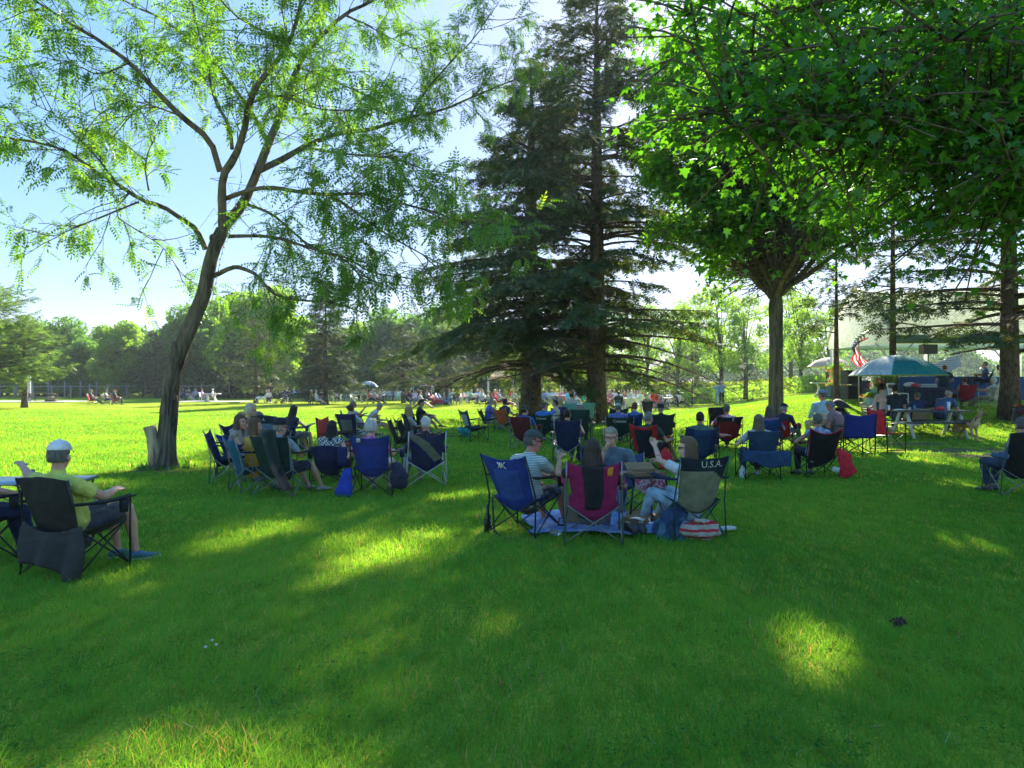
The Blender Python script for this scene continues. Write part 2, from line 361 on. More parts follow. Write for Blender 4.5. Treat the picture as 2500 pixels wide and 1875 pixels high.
# ================================================================ tree tools
LEAF=dict(
 star=([(0,-.1,0),(.16,.02,.0),(.48,.02,-.06),(.30,.22,0),(.5,.5,-.08),(.2,.45,0),(0,.95,-.1),(-.2,.45,0),(-.5,.5,-.08),(-.30,.22,0),(-.48,.02,-.06),(-.16,.02,.0),(0,.25,.03)],
       [(12,i,(i+1)%12) for i in range(12)]),
 lobe=([(0,0,0),(.5,.25,-.05),(.22,.4,0),(0,1,-.1),(-.22,.4,0),(-.5,.25,-.05)],[(0,1,2),(0,2,4),(2,3,4),(0,4,5)]),
 clump=([(0,0,0),(.55,.1,.1),(.3,.6,-.1),(0,0,0),(-.1,.75,.15),(-.6,.35,-.1),(0,0,0),(-.35,-.45,.1),(.2,-.5,-.15)],[(0,1,2),(3,4,5),(6,7,8)]),
)
def compound():
    v=[];f=[]
    def leafl(bx,by,bz,dx,dy,dz,l,w):
        d=V((dx,dy,dz)).normalized(); s=d.cross(V((0,0,1))).normalized()*w; b=V((bx,by,bz)); k=len(v)
        v.extend([tuple(b),tuple(b+d*l*.45+s),tuple(b+d*l),tuple(b+d*l*.45-s)]); f.append((k,k+1,k+2,k+3))
    for i in range(5):
        y=.15+.17*i; z=-.35*y*y
        for sg in (-1,1): leafl(sg*.01,y,z,sg*.8,.45,-.45,.29,.06)
    leafl(0,1,-.35,0,.8,-.5,.3,.05)
    v+= [(-.006,0,0),(.006,0,0),(.006,1,-.35),(-.006,1,-.35)]; k=len(v)-4; f.append((k,k+1,k+2,k+3))
    return v,f
LEAF['compound']=compound()
def spray():
    v=[];f=[]
    for i in range(3):
        y=.08+.27*i
        for sg in (-1,1):
            k=len(v); v+= [(0,y,0),(0,y+.19,.0),(sg*(.40-.05*i),y+.26,-.03)]; f.append((k,k+1,k+2) if sg>0 else (k,k+2,k+1))
    k=len(v); v+=[(-.06,.62,0),(.06,.62,0),(0,1.08,-.03)]; f.append((k,k+1,k+2))
    return v,f
LEAF['spray']=spray()
def rdir(): 
    a=random.random()*2*PI; z=random.uniform(-1,1); r=math.sqrt(1-z*z); return V((r*math.cos(a),r*math.sin(a),z))
def lerp_poly(P,t):
    n=len(P)-1; f=t*n; i=min(int(f),n-1); return P[i].lerp(P[i+1],f-i)
def smooth_poly(P,it=1):
    for _ in range(it):
        Q=[P[0]]
        for a,b in zip(P[:-1],P[1:]): Q+= [a.lerp(b,.25),a.lerp(b,.75)]
        Q.append(P[-1]); P=Q
    return P
GAPS=[(np.array(W(px,py)),r) for px,py,r in ((2010,1600,.30),(1225,1520,.20),(1590,1310,.30),(1990,1262,.24),(2370,1335,.28),(1760,1190,.3),(560,1330,.35),(2330,1180,.35),(1930,1120,.35))]
class Leaves:
    def __init__(s): s.P=[];s.D=[];s.U=[];s.S=[];s.R=[]
    def add(s,p,d,u,sz,r): s.P.append(tuple(p)); s.D.append(tuple(d)); s.U.append(tuple(u)); s.S.append(sz); s.R.append(r)
    def build(s,name,kind,mat,parent,origin):
        tv,tf=LEAF[kind]; D_=np.array(s.D)+1e-6; U_=np.array(s.U)+1e-5; P_=np.array(s.P)
        off=np.array(parent.location) if parent is not None else np.zeros(3); k=np.ones(len(P_),bool); sd_=np.array(sv)
        for g,r in GAPS:   # leaves cut away along sun rays to place sun flecks on chosen ground spots
            q=P_+off-g; t=q@sd_; k&=~((np.linalg.norm(q-t[:,None]*sd_,axis=1)<r)&(t>0))
        return scatter(name,tv,tf,P_[k],frames(D_[k],U_[k]),np.array(s.S)[k],np.array(s.R)[k],mat,parent)
BARK_GREY=barkm('grey_bark',(.045,.036,.028),(.16,.13,.10),7)
BARK_BROWN=barkm('brown_bark',(.035,.025,.019),(.11,.082,.06),12,(1,1,.5),.9,.04)
BARK_MAPLE=barkm('maple_bark',(.045,.036,.024),(.13,.105,.07),9,(1,1,.12),.7,.03)
BARK_FAR=plain('far_bark',(.09,.075,.06),.95,0,.3)
# ---------------- left leaning tree (traced limbs, each given its own depth)
def c1(l): return [(x*.56667,y*.56667) for x,y in l]
def left_tree():
    base=W(405,1143); d0=base.y
    root=empty('walnut_tree',base,0,'leaning broad-crowned tree with drooping compound leaves and a cut stump at its foot','tree')
    mb=MB(); O=base
    def br(pts,r0,r1,dy,n=8,sub=1,z0=0.):
        P=[]; m=len(pts)-1
        for i,(x,y) in enumerate(pts):
            P.append(A(x,y,d0+z0+dy*(i/m))-O)
        P=smooth_poly(P,sub); k=len(P)-1; r0*=(1 if r0>.19 else .82)
        mb.tube([p+rdir()*r0*.10 for p in P] if r0<.1 else P,[max(.006,(r0*(1-i/k)+r1*(i/k))*(1+random.uniform(-.06,.06))) for i in range(k+1)],n)
        return P
    def trunk_main(pts,r0,r1):
        P=smooth_poly([A(x,y,d0)-O for x,y in pts],3); k=len(P)-1; n=60; b0=len(mb.v); mb.tube(P,[r0*(1-i/k)+r1*(i/k) for i in range(k+1)],n)
        for i in range(k+1):
            c=P[i]
            for j in range(n):
                v=mb.v[b0+i*n+j]; d=v-c; a=math.atan2(d.y,d.x); q=noise.noise(V((math.cos(a)*4.5,math.sin(a)*4.5,c.z*1.1))); q2=noise.noise(V((math.cos(a)*9,math.sin(a)*9,c.z*3+5)))
                fl=.55*math.exp(-max(0,c.z)/.16)*(1+.8*noise.noise(V((math.cos(a)*1.6,math.sin(a)*1.6,2)))); mb.v[b0+i*n+j]=c+d*(1+.16*(1-2*abs(q)*2)*max(.35,1-c.z/5)+.07*q2+fl)
        return P
    tr=trunk_main([(402,1150),(404,1120),(408,1060),(413,1000),(418,940),(436,867),(470,782),(499,722),(510,652),(527,595),(544,561)],.165,.115)
    for t,r in ((.36,.06),(.52,.07),(.7,.045),(.9,.05)):
        p=lerp_poly(tr,t); mb.sph(p+V((random.choice((-1,1))*.095,-.05,0)),(r*1.2,r*1.1,r*1.7))
    limbs=[]
    T=lambda l,r0,r1,dy,z0=0,n=8,lf=1: limbs.append((br(c1(l),r0,r1,dy,n,1,z0),lf,r0))
    T([(960,990),(958,880),(955,760),(1010,680),(1050,580),(1070,450),(1100,380),(1180,280),(1250,180),(1290,60),(1310,-120)],.115,.02,-1.6)
    T([(950,740),(905,600),(780,500),(680,400),(560,270),(450,190),(300,100),(190,30),(60,-60)],.085,.012,-1.5,-.2)
    T([(1000,640),(990,540),(920,430),(890,260),(870,200),(830,40),(820,-120)],.05,.012,1.2,-.3)
    T([(960,985),(1050,880),(1110,740),(1160,610),(1230,450),(1280,290),(1340,200),(1480,60),(1600,10),(1700,-60)],.13,.02,1.8)
    T([(1145,600),(1080,470),(960,320),(880,220),(700,80),(560,20),(400,-80)],.055,.012,1.6,.4)
    T([(1110,740),(1250,670),(1330,620),(1470,570),(1600,560),(1740,510),(1900,480),(2050,410),(2230,340)],.085,.012,2.2,.5)
    T([(1770,495),(1850,370),(1950,260),(2050,160),(2110,60)],.03,.008,.8,1.8)
    T([(1340,640),(1450,660),(1550,670),(1700,680),(1850,740),(1950,850)],.035,.008,-1.2,.8)
    T([(975,855),(1100,810),(1200,810),(1300,830),(1420,840),(1550,830),(1700,870),(1900,920),(2080,1010)],.06,.01,-2.4,-.1)
    T([(1420,840),(1500,890),(1620,980),(1750,1060),(1920,1150)],.035,.008,-.8,-1.1)
    T([(1065,880),(1170,920),(1240,980),(1350,1080),(1480,1100),(1600,1180),(1780,1200),(1950,1260)],.04,.01,2.0,.2)
    T([(985,1020),(1090,1015),(1200,1025),(1290,1055),(1400,1090),(1480,1110),(1560,1200)],.048,.01,-1.5)
    T([(920,1190),(1000,1150),(1040,1155),(1110,1185),(1140,1230),(1200,1280),(1300,1295),(1420,1300),(1560,1345)],.062,.01,-1.0)
    T([(885,1075),(850,990),(780,940),(700,890),(600,860),(500,790),(400,730),(300,660),(200,620),(0,590),(-120,560)],.068,.01,-2.2)
    T([(600,870),(450,930),(330,980),(230,1020)],.022,.007,-.6,-1.0)
    T([(560,830),(480,920),(600,1000),(700,1060),(760,1150)],.016,.006,1.0,-1.1,6)
    T([(500,790),(430,690),(340,600),(250,500),(130,440)],.025,.007,.9,-1.4,6)
    T([(640,820),(620,700),(680,560),(600,480)],.022,.007,1.4,-.9,6)
    T([(1280,290),(1400,330),(1550,400),(1650,450)],.03,.008,-1.2,1.3,6)
    T([(1250,180),(1100,120),(1000,60),(900,-60)],.035,.008,-.8,-1.2,6)
    T([(560,270),(430,330),(330,280),(260,260)],.022,.006,-.7,-1.1,6)
    T([(780,500),(640,450),(520,520),(400,470)],.022,.006,.8,-.8,6)
    T([(1480,60),(1600,120),(1750,200),(1850,230)],.025,.006,.5,1.6,6)
    T([(1070,450),(1200,400),(1350,470),(1500,480)],.025,.006,-1.2,-.7,6)
    T([(190,30),(120,60),(60,20)],.015,.006,.3,-1.6,6)
    mats=[BARK_GREY]
    lv=Leaves(); tw=MB()
    def twig(p,d,l,lev):
        pts=[p]; q=p.copy(); dd=d.normalized()
        ns=4
        for i in range(ns):
            dd=(dd+rdir()*.22+V((0,0,-.05 if lev else .03))).normalized(); q=q+dd*(l/ns); pts.append(q.copy())
        r=.011 if lev==0 else .005
        tw.tube(pts,[r,r*.8,r*.7,r*.55,r*.4],4)
        if lev==0:
            for k in range(4):
                t=.3+.7*(k+random.random()*.5)/4; pp=lerp_poly(pts,min(1,t)); s=(dd+rdir()*1.0); s.z-=.05; twig(pp,s,l*random.uniform(.35,.6),1)
        else:
            for k in range(random.choice((4,5,6,6))):
                t=random.uniform(.35,1); pp=lerp_poly(pts,t); s=rdir()*.9+dd*.6; s.z-=.18
                # each leaf takes a random tone between dark green and yellow-green
                lv.add(pp,s,V((0,0,1))+rdir()*.35,random.uniform(.20,.34),min(1,max(0,random.gauss(.5,.25))))
    for P,lf,r0 in limbs:
        L_=sum((b-a).length for a,b in zip(P[:-1],P[1:])); n=int(L_*(4.0 if P[-1].x<1 else 5.2)*lf)
        t0=.32 if r0>.05 else .15
        for i in range(n):
            t=t0+(1-t0)*(i+random.random())/n
            a=lerp_poly(P,t); b=lerp_poly(P,min(1,t+.03)); d=(b-a).normalized()+rdir()*1.0; d.z+=.1
            twig(a,d,random.uniform(.5,1.25),0)
    for i in range(16):   # bare twigs near the fork
        P=limbs[random.choice((0,3,8,10))][0]; a=lerp_poly(P,random.uniform(.03,.3)); tw.tube([a,a+rdir()*.3,a+rdir()*.5+V((0,0,.1))],[.008,.005,.003],4)
    trk=mb.build('trunk',mats,root); trk.data.name='walnut_trunk'
    tw.build('twigs',BARK_GREY,root)
    LM=leafm('walnut_leaf',[(0,(.055,.16,.03)),(.5,(.12,.29,.035)),(1,(.22,.38,.04))],.6,.03,.4,(1.3,1.2,.35))
    lv.build('crown',"compound",LM,root,(0,0,0))
    # broken pale stump scar beside the trunk (part of the tree)
    s=MB(); s.tube([(-.14,-.05,-.05),(-.17,-.06,.35),(-.23,-.07,.62),(-.28,-.08,.82)],[.17,.14,.11,.12],10); s.build('stump_limb',barkm('pale_wood',(.15,.11,.07),(.42,.34,.22),8),root)
    # dangling wire of small bulbs wound through the tree
    wr=MB(); pts=[A(590+(505-590)*t+math.sin(t*9)*2,430+(775-430)*t,d0-.2-.5*t) for t in [i/24 for i in range(25)]]
    top=A(575,300,d0-.3)
    wr.tube([top]+pts,[.004]*26,4)
    o=wr.build('light_string',plain('green_wire',(.02,.05,.02),.6),None); tag(o,'thin wire of small coloured bulbs hanging beside the leaning trunk','string lights')
    bm_=[plain('bulb_red',(.6,.03,.03),.3),plain('bulb_green',(.03,.4,.15),.3),plain('bulb_white',(.6,.6,.6),.3)]
    for i,p in enumerate(pts): 
        bl=MB(); bl.tube([p,p+V((random.uniform(-.05,.05),.0,-.035))],[.012,.004],5); bl.build('bulb',bm_[i%3],o)
    # weeds growing at the foot
    wl=Leaves()
    for i in range(70):
        a=random.random()*6.3; r=random.uniform(.3,.6); p=V((base.x+math.cos(a)*r,base.y+math.sin(a)*r,gz(base.x,base.y)))
        wl.add(p,V((random.uniform(-.4,.4),random.uniform(-.4,.4),1)),rdir(),random.uniform(.06,.16),random.random())
    o=wl.build('weeds','lobe',leafm('weed_leaf',[(0,(.05,.12,.02)),(1,(.1,.2,.03))]),None,(0,0,0)); tag(o,'loose weeds around the foot of the leaning trunk','weeds',kind='stuff')
left_tree()
# ---------------- spruces
NEEDLE=leafm('spruce_needles',[(0,(.036,.070,.030)),(.6,(.075,.120,.048)),(.9,(.15,.19,.075)),(1,(.30,.22,.13))],.3,.03,.5,(1.2,1.2,.5))
NEEDLE_L=leafm('pale_needles',[(0,(.05,.085,.035)),(.6,(.10,.14,.05)),(1,(.22,.21,.10))],.25,.03,.5)
NEEDLE_P=leafm('pine_needles',[(0,(.09,.16,.05)),(.6,(.17,.27,.08)),(1,(.28,.36,.13))],.4,.03,.5)
DEAD=plain('dead_twig',(.10,.07,.05),.95,0,.4)
def spruce(name,base,H,tr,Lf,z0,dz,nb,label,mat=NEEDLE,dens=1.0,bare=.3,droop=.32,bark=BARK_BROWN,ss=.42,lean=(0,0),skip=None,tpow=1.0,group=None,amb=None,deadz=0):
    root=empty(name,base,0,label,'tree',group)
    mb=MB(); tp=[V((lean[0]*(z/H)**2,lean[1]*(z/H)**2,z)) for z in np.linspace(-.1,H,14)]
    mb.tube(tp,[max(.02,tr*(1-(i/13))**tpow*(1.25 if i==0 else 1)) for i in range(14)],12 if dens>.6 else 7)
    for i in range(6 if dens>.6 else 0): a=i*1.05; mb.tube([(math.cos(a)*tr*1.35,math.sin(a)*tr*1.35,-.08),(math.cos(a)*tr*.9,math.sin(a)*tr*.9,.15),(math.cos(a)*tr*.6,math.sin(a)*tr*.6,.7)],[tr*.2,tr*.3,tr*.3],6)
    bb=MB(); lv=Leaves(); z=z0
    while z<H-.25:
        L0=Lf(z/H)
        for k in range(nb):
            az=random.random()*2*PI if dens>.3 else 2*PI*(k+random.random())/nb
            if skip and skip(az,z): continue
            L_=L0*random.choice((random.uniform(.5,.9),random.uniform(.85,1.15))); o=V((math.cos(az),math.sin(az),0)); s=V((-o.y,o.x,0)); zz=z+random.uniform(-1,1)*dz
            dr=droop*(1-.9*zz/H)*random.uniform(.5,1.6); up=.10+.5*(zz/H)**2+random.uniform(-.08,.10)
            P=[]; bend=random.uniform(-.12,.12)
            for i in range(7):
                t=i/6; c=V((lean[0]*(zz/H)**2,lean[1]*(zz/H)**2,0)); P.append(c+o*(L_*t)+s*(bend*L_*t*t)+V((0,0,zz+L_*(up*t-(dr+up*.5)*t*t+.10*t**3))))
            r=max(.012,min(.075,.016*L_)); bb.tube(P,[r*(1-.85*i/6) for i in range(7)],5)
            deadb=zz<deadz and random.random()<.75
            ns=max(3,int(L_*6.5*max(.5,dens)))
            for j in range(ns):
                t=.12+.88*(j+random.random())/ns; p=lerp_poly(P,t); sg=1 if j%2 else -1
                l2=min(1.1,(.18+.34*L_*(1-t)**.8*t**.3+.22))*random.uniform(.6,1.1)
                d=(o*.75+s*sg*random.uniform(.5,1)).normalized(); 
                q1=p+d*l2*.5+V((0,0,-.05*l2)); q2=p+d*l2+V((0,0,-.30*l2-.04))
                bb.tube([p,q1,q2],[.010,.006,.004],3)
                if t<bare*random.uniform(.6,1.3) or deadb: continue
                m=max(2,int((l2/.075)*dens))
                for q in range(m):
                    u=(q+random.random())/m; pp=p.lerp(q1,u*2) if u<.5 else q1.lerp(q2,u*2-1)
                    hang=V((0,0,-random.uniform(.1,1.3)*droop*2.4))
                    dd=d*random.uniform(.4,1)+hang+rdir()*.45+o*.2
                    lv.add(pp,dd,V((0,0,1))+rdir()*.6,ss*random.uniform(.55,1.1),min(1,max(0,random.gauss(.45,.25))))
            if not deadb:
                for q in range(max(2,int(5*dens))): lv.add(lerp_poly(P,random.uniform(.8,1)),o+rdir()*.7,V((0,0,1))+rdir()*.5,ss*.9,random.random())
        z+=dz*(1 if z<H*.7 else .75)
    for q in range(30): 
        zz=H-random.random()*1.2; lv.add(V((lean[0],lean[1],zz)),V((0,0,.8))+rdir()*.9,rdir(),ss*.8,random.random())
    mb.build('trunk',bark,root); bb.build('branches',bark,root); lv.build('crown','spray',mat,root,(0,0,0))
    print(name,'sprays',len(lv.P)); return root
bA=D(1457,30.5); spruce('spruce_tree',bA,18.7,.42,lambda f:6.6*(1-f)**.68*(1 if f>.16 else .72+1.7*f),2.6,.42,6,'tall spruce with its reddish-brown trunk rising just right of centre among the chairs',dens=.85,bare=.40,tpow=.75,deadz=3.9)
bB=D(1297,33.5); spruce('spruce_tree',bB,16.2,.5,lambda f:7.5*(1-f)**.8,2.2,.40,6,'wide dark spruce with a thick flared trunk left of the tall spruce',dens=.9,bare=.34,droop=.46,deadz=2.9,tpow=.8)
bC=D(2465,24.8); spruce('spruce_tree',bC,17,.31,lambda f:7.4*(1-f)**.8,2.55,.5,5,'spruce with a bare lichen-spotted trunk at the right edge and branches over the tent',dens=.75,bare=.42,droop=.2,tpow=.7,lean=(-.3,0),skip=lambda az,z: False,deadz=3.3)
bE=D(2180,30); spruce('spruce_tree',bE,13.5,.16,lambda f:3.4*(1-f)**.8,3.6,.55,5,'slender dark spruce standing behind the green umbrella beside the tent',dens=.55,bare=.35,droop=.3)
bE=D(2042,31); spruce('spruce_tree',bE,8.2,.14,lambda f:2.6*(1-f)**.8,3.3,.55,5,'slim dark spruce by the hanging flag',dens=.55,bare=.35,droop=.4)
# ---------------- maples
def maple(name,base,label,fork,trunkr,limbs,leafk,mat,nl,size,spread,bark=BARK_MAPLE,subn=5,subl=1.6,knots=(),kind='lobe'):
    root=empty(name,base,0,label,'tree'); mb=MB(); lv=Leaves()
    mb.tube([(0,0,-.1),(0,0,.15),(0.01,0,fork*.5),(0,0,fork*.93),(0,0,fork+.25)],[trunkr*1.35,trunkr*1.08,trunkr*.93,trunkr*.98,trunkr*.7],16)
    for (kx,kz) in knots: mb.sph((kx,-trunkr*.95,kz),(.07,.035,.09))
    allb=[]
    for (end,r0,z0,mid) in limbs:
        P=smooth_poly([V((0,0,z0)),V((mid[0],mid[1],mid[2])),V(end)],2); n=len(P)-1
        ph=random.random()*6; P=[p+rdir()*.03*(1 if 0<i<n else 0)+V((math.sin(i*.9+ph),math.cos(i*.7+ph),.4*math.sin(i*1.3)))*.13*math.sin(PI*i/n) for i,p in enumerate(P)]
        mb.tube(P,[r0*(1-.85*i/n) for i in range(n+1)],8); allb.append(P)
        L_=sum((b-a).length for a,b in zip(P[:-1],P[1:])); m=int(L_*subn)
        for j in range(m):
            t=.22+.78*(j+random.random())/m; p=lerp_poly(P,t); d=(lerp_poly(P,min(1,t+.05))-lerp_poly(P,t-.05)).normalized()
            s=(d*.6+rdir()*spread); s.z=s.z*.6+.05; s.normalize(); l=subl*random.uniform(.5,1.2)*(1.15-.4*t)
            Q=[p,p+s*l*.5+V((0,0,.04*l)),p+s*l+V((0,0,-.05*l))]; mb.tube(Q,[.018,.011,.006],4)
            for q in range(nl):
                u=random.uniform(.15,1.05); c=lerp_poly(Q,min(1,u))+V((random.gauss(0,.19),random.gauss(0,.19),random.gauss(0,.10)))*min(1.4,l)
                dd=V((s.x,s.y,0))*.6+rdir()*.7; dd.z-=.45
                if kind=='lobe' and ((c.x*c.x+c.y*c.y<4.4 and c.z<fork+1.9+.5*noise.noise(c)) or noise.noise(c*.55+V((3,0,0)))<-.22): continue
                lv.add(c,dd,V((0,0,1))+rdir()*.55,size*random.choice((random.uniform(.45,.8),random.uniform(.7,1.2))),min(1,max(0,random.gauss(.5,.22))))
    mb.build('trunk',bark,root); lv.build('crown',kind,mat,root,(0,0,0)); print(name,'leaves',len(lv.P)); return root
MAPLE=leafm('maple_leaf',[(0,(.06,.18,.022)),(.55,(.11,.28,.026)),(1,(.20,.40,.035))],.65,.02,.4,(1.4,1.3,.3))
MAPLE_N=leafm('near_maple_leaf',[(0,(.04,.15,.025)),(.55,(.075,.23,.03)),(1,(.14,.32,.035))],.62,.03,.4,(1.4,1.35,.3))
bM=D(1894,26); fz=EYE+(HZ-725)/K*26-bM.z
lim=[]
for i in range(38):
    a=i*2.399; r=random.uniform(1.5,5.0); ez=fz+random.uniform(4.2,9.8); 
    if i<7: r=random.uniform(3.2,4.4); ez=fz+random.uniform(1.4,4.2)
    if i>35: r=.8; ez=fz+10
    e=V((math.cos(a)*r,math.sin(a)*r,ez)); mid=V((e.x*.42,e.y*.42,fz+(ez-fz)*.42+.25)); lim.append((e,.13 if i<9 else .11,fz-.1,mid))
for e in ((-3.5,0,9.5),(-3.3,-1,8.2),(-3.6,.5,7.0),(-2.6,-.6,10.4),(-2.8,.8,8.8),(-1.8,0,9.6),(-3.7,-.6,8.6),(-2.2,-1.4,7.6),(-3.0,0,10.0),(-1.2,-.8,10.6),(-3.2,0,11.6),(-2.4,.6,12.4),(-3.3,-.5,12.6),(-1.2,.4,12.8),(-2.2,-1,11.4),(-3.0,.8,10.8),(-4.1,.3,9.4),(-3.9,-.9,10.4),(-3.8,1.0,9.0),(-4.0,-.2,11.3),(-3.6,.7,12.0),(-4.1,-.5,8.4),(-3.4,-1.3,9.6)): lim.append((V(e),.08,fz-.1,V((e[0]*.35,e[1]*.4,fz+(e[2]-fz)*.45+.3))))  # extra left and upper limbs, added to block sun and shade the foreground lawn
maple('maple_tree',bM,'round maple with a smooth knotted trunk standing on the grassy rise behind the seated people',fz,.245,lim,0,MAPLE,36,.23,1.0,knots=((.02,fz-.35),(-.08,fz-.95),(.09,fz-1.9)),subn=9,subl=1.5)
# foreground maple, trunk just out of frame to the right, limbs reaching in
bF=V((8.3,8.2,0)); lim=[]
ends=[(1665,40,7.4),(1690,120,6.8),(1740,190,6.4),(1745,270,6.0),(1760,300,5.8),(1830,310,6.2),(1900,330,6.6),(1990,345,6.6),(2050,380,7.0),(2120,410,7.2),(2190,470,7.2),(2260,520,7.4),(2330,545,7.6),(2430,530,7.8),(2500,500,7),(1900,60,8),(2050,120,7.5),(2150,250,6.2),(1960,180,7.2),(2250,340,7.8),(2330,300,6.4),(2450,420,6.2),(2140,330,8.3),(1900,240,6.6),(2300,100,6),(2400,470,8.6),(1850,-60,7.5),(2100,-80,8),(2350,-90,7),
      (2380,400,6.6),(1820,160,8.5),(2000,20,9),(2200,-10,9.5),(2450,180,9),(2350,330,10),(1740,-40,8.5)]
for (px,py,d) in ends:
    e=A(px,py,d)-bF; z0=max(2.3,e.z*.72+.5); mid=V((e.x*.5,e.y*.5,max(z0,e.z)+.55)); lim.append((e,.05,z0,mid))
for i in range(14):
    a=random.random()*6.28; r=random.uniform(3,5.5); e=V((math.cos(a)*r,math.sin(a)*r,random.uniform(3.2,9.5)))
    if e.x<0: e.x=abs(e.x)*.6
    if e.y<-1.5: e.y=abs(e.y)
    lim.append((e,.06,max(2.2,e.z*.6),V((e.x*.5,e.y*.5,e.z*.85+.6))))
maple('maple_tree',bF,'leafy maple leaning in from the right edge, its big lobed leaves hanging close overhead',9.0,.2,lim,0,MAPLE_N,23,.105,1.1,subn=6.5,subl=1.2,kind='star')
# ---------------- distant woods
def decid(name,seed,wd,h,th,N_,card,mat,label,loc,rz=0,group='trees along the far edge of the park',holes=.0,lobes=14,bark=BARK_FAR):
    random.seed(seed); root=empty(name,loc,rz,label,'tree',group); mb=MB(); lv=Leaves()
    mb.tube([(0,0,-.2),(random.uniform(-.2,.2),0,th),(random.uniform(-.4,.4),.1,h*.75)],[wd*.035+.06,wd*.028+.04,.05],7)
    cl=[]
    for i in range(lobes):
        a=i*2.4; t=(i+.5)/lobes; zz=th*.75+(h-th*.75)*(.08+.86*t); rr=wd*.5*math.sin(PI*(.18+.72*t))**.7*random.uniform(.45,.9)
        c=V((math.cos(a)*rr,math.sin(a)*rr,zz)); cl.append((c,wd*random.uniform(.2,.32))); mb.tube([(0,0,max(.5,zz*.55)),(c.x*.5,c.y*.5,zz*.82),tuple(c)],[.07,.045,.02],4)
    for q in range(N_):
        c,r=random.choice(cl); v=rdir()*r*random.random()**.4; v.z*=.75; p=c+v
        lv.add(p,v+rdir()*r*.8,rdir()+V((0,0,.4)),card*random.uniform(.5,1.2),min(1,max(0,.5+random.gauss(0,.2))))
    mb.build('trunk',bark,root,True); lv.build('crown','clump',mat,root,(0,0,0)); return root
FOL=[leafm('wood_leaf',[(0,(.07,.16,.035)),(1,(.16,.29,.06))],.55,.03),leafm('fresh_leaf',[(0,(.12,.23,.035)),(1,(.29,.42,.06))],.6,.03),leafm('dull_leaf',[(0,(.06,.13,.05)),(1,(.13,.22,.08))],.5,.03)]
protos=[decid('ash_tree',21,7.5,10.5,2.2,5200,.36,FOL[0],'mid green round tree in the far tree line','xx') if False else None]
GT='trees along the far edge of the park'
P0=decid('broadleaf_tree',21,8,10,1.2,8000,.5,FOL[0],'x',D(150,96)); P1=decid('broadleaf_tree',22,6.5,10.5,1.3,7000,.5,FOL[1],'x',D(290,92)); P2=decid('broadleaf_tree',23,9,9,1.1,8000,.5,FOL[2],'x',D(420,99)); P3=decid('broadleaf_tree',24,10,12.5,1.4,11000,.52,FOL[1],'x',D(640,88)); 
P4=decid('slender_tree',25,4.2,11,3.0,2300,.30,FOL[1],'x',D(1580,74),lobes=12)
far=[ (P0,150,96,.95,'hazy mid green tree left of the far group of three sitters'),(P1,290,92,.86,'bright green upright tree above the red camp chairs far left'),(P2,420,99,.95,'low dull green tree behind the leaning trunk'),
 (P3,640,88,1.0,'largest rounded light green tree of the far tree line')]
for o,px,d,s,l in far: o.location=D(px,d); o.scale=(s,s,s); tag(o,l)
more=[(P0,205,94,.72,'bushy tree above the far vineyard gate'),(P2,90,100,1.0,'dull green tree showing behind the pine'),(P1,240,99,.62,'pale upright tree in the far left wood'),(P2,350,94,.74,'rounded olive tree left of the leaning trunk'),(P0,470,92,1.05,'dark green tree just right of the leaning trunk'),
 (P1,530,93,.9,'light green tree behind the far pink-shirted woman'),(P3,570,99,1.0,'broad tree behind the far picnic table'),(P0,720,96,.95,'tall green tree left of the cone-shaped spruce'),(P3,880,92,.7,'rounded tree above the navy umbrella'),(P0,960,90,1.0,'dark tree right of the cone-shaped spruce'),
 (P2,1030,88,1.0,'dull tree above the blue and red canopy'),(P0,1100,96,1.1,'mid green tree above the adirondack chairs'),(P2,1190,92,1.0,'tree behind the peach canopy, half hidden by the spruce'),(P0,0,102,1.0,'dim tree behind the left-edge pine'),(P2,-60,98,1.0,'tree cut by the left edge of the view'),
 (P0,820,100,.85,'tall tree behind the cone-shaped spruce'),(P1,1260,98,.8,'pale tree between the two big spruces')]
for o,px,d,s,l in more: dup(o,D(px,d),random.random()*6,l,scale=(s,s,s))
P4.location=D(1580,74); P4.scale=(.9,.9,.9); tag(P4,'thin pale tree over the far picnic crowd, right of the tall spruce',group='slender trees on the meadow edge')
for px,d,s,l in ((1545,80,.8,'thin tree with leaning stem right of the tall spruce'),(1655,70,.85,'slim tree left of the standing couple'),(1760,66,.95,'slim bright tree right above the standing couple'),(1820,62,.8,'young tree just left of the maple trunk'),(1955,60,.72,'small fresh green tree right of the maple trunk'),(2020,56,.6,'small tree beside the tan umbrella'),(1390,84,.8,'thin tree behind the woman standing in teal shorts'),(1930,75,1.0,'pale tree showing right of the maple trunk'),(1700,84,1.1,'tall hazy tree above the meadow'),(1480,88,1.0,'hazy tree just right of the tall spruce trunk')):
    dup(P4,D(px,d),random.random()*6,l,'slender trees on the meadow edge',(s*1.15,s*1.15,s))
random.seed(99)
spruce('spruce_tree',D(795,62),10.6,.22,lambda f:3.4*(1-f)**.85+.1,.9,.36,8,'cone-shaped dark spruce standing alone at the far side of the lawn',dens=.8,bare=.1,droop=.18,ss=.42)
spruce('fir_tree',D(625,66),7.6,.2,lambda f:3.2*(1-f)**.7+.2,1.2,.38,8,'pale bushy fir left of the cone-shaped spruce',mat=NEEDLE_L,dens=.5,bare=.15,droop=.15,ss=.42)
spruce('fir_tree',D(985,64),6.8,.2,lambda f:3.4*(1-f)**.7+.2,1.3,.38,8,'grey-green fir above the far row of sitters',mat=NEEDLE_L,dens=.45,bare=.15,droop=.2,ss=.42)
spruce('fir_tree',D(1090,60),6.0,.2,lambda f:3.4*(1-f)**.7+.2,1.8,.4,7,'yellowish fir left of the thick-trunked spruce',mat=NEEDLE_L,dens=.45,bare=.2,droop=.35,ss=.42)
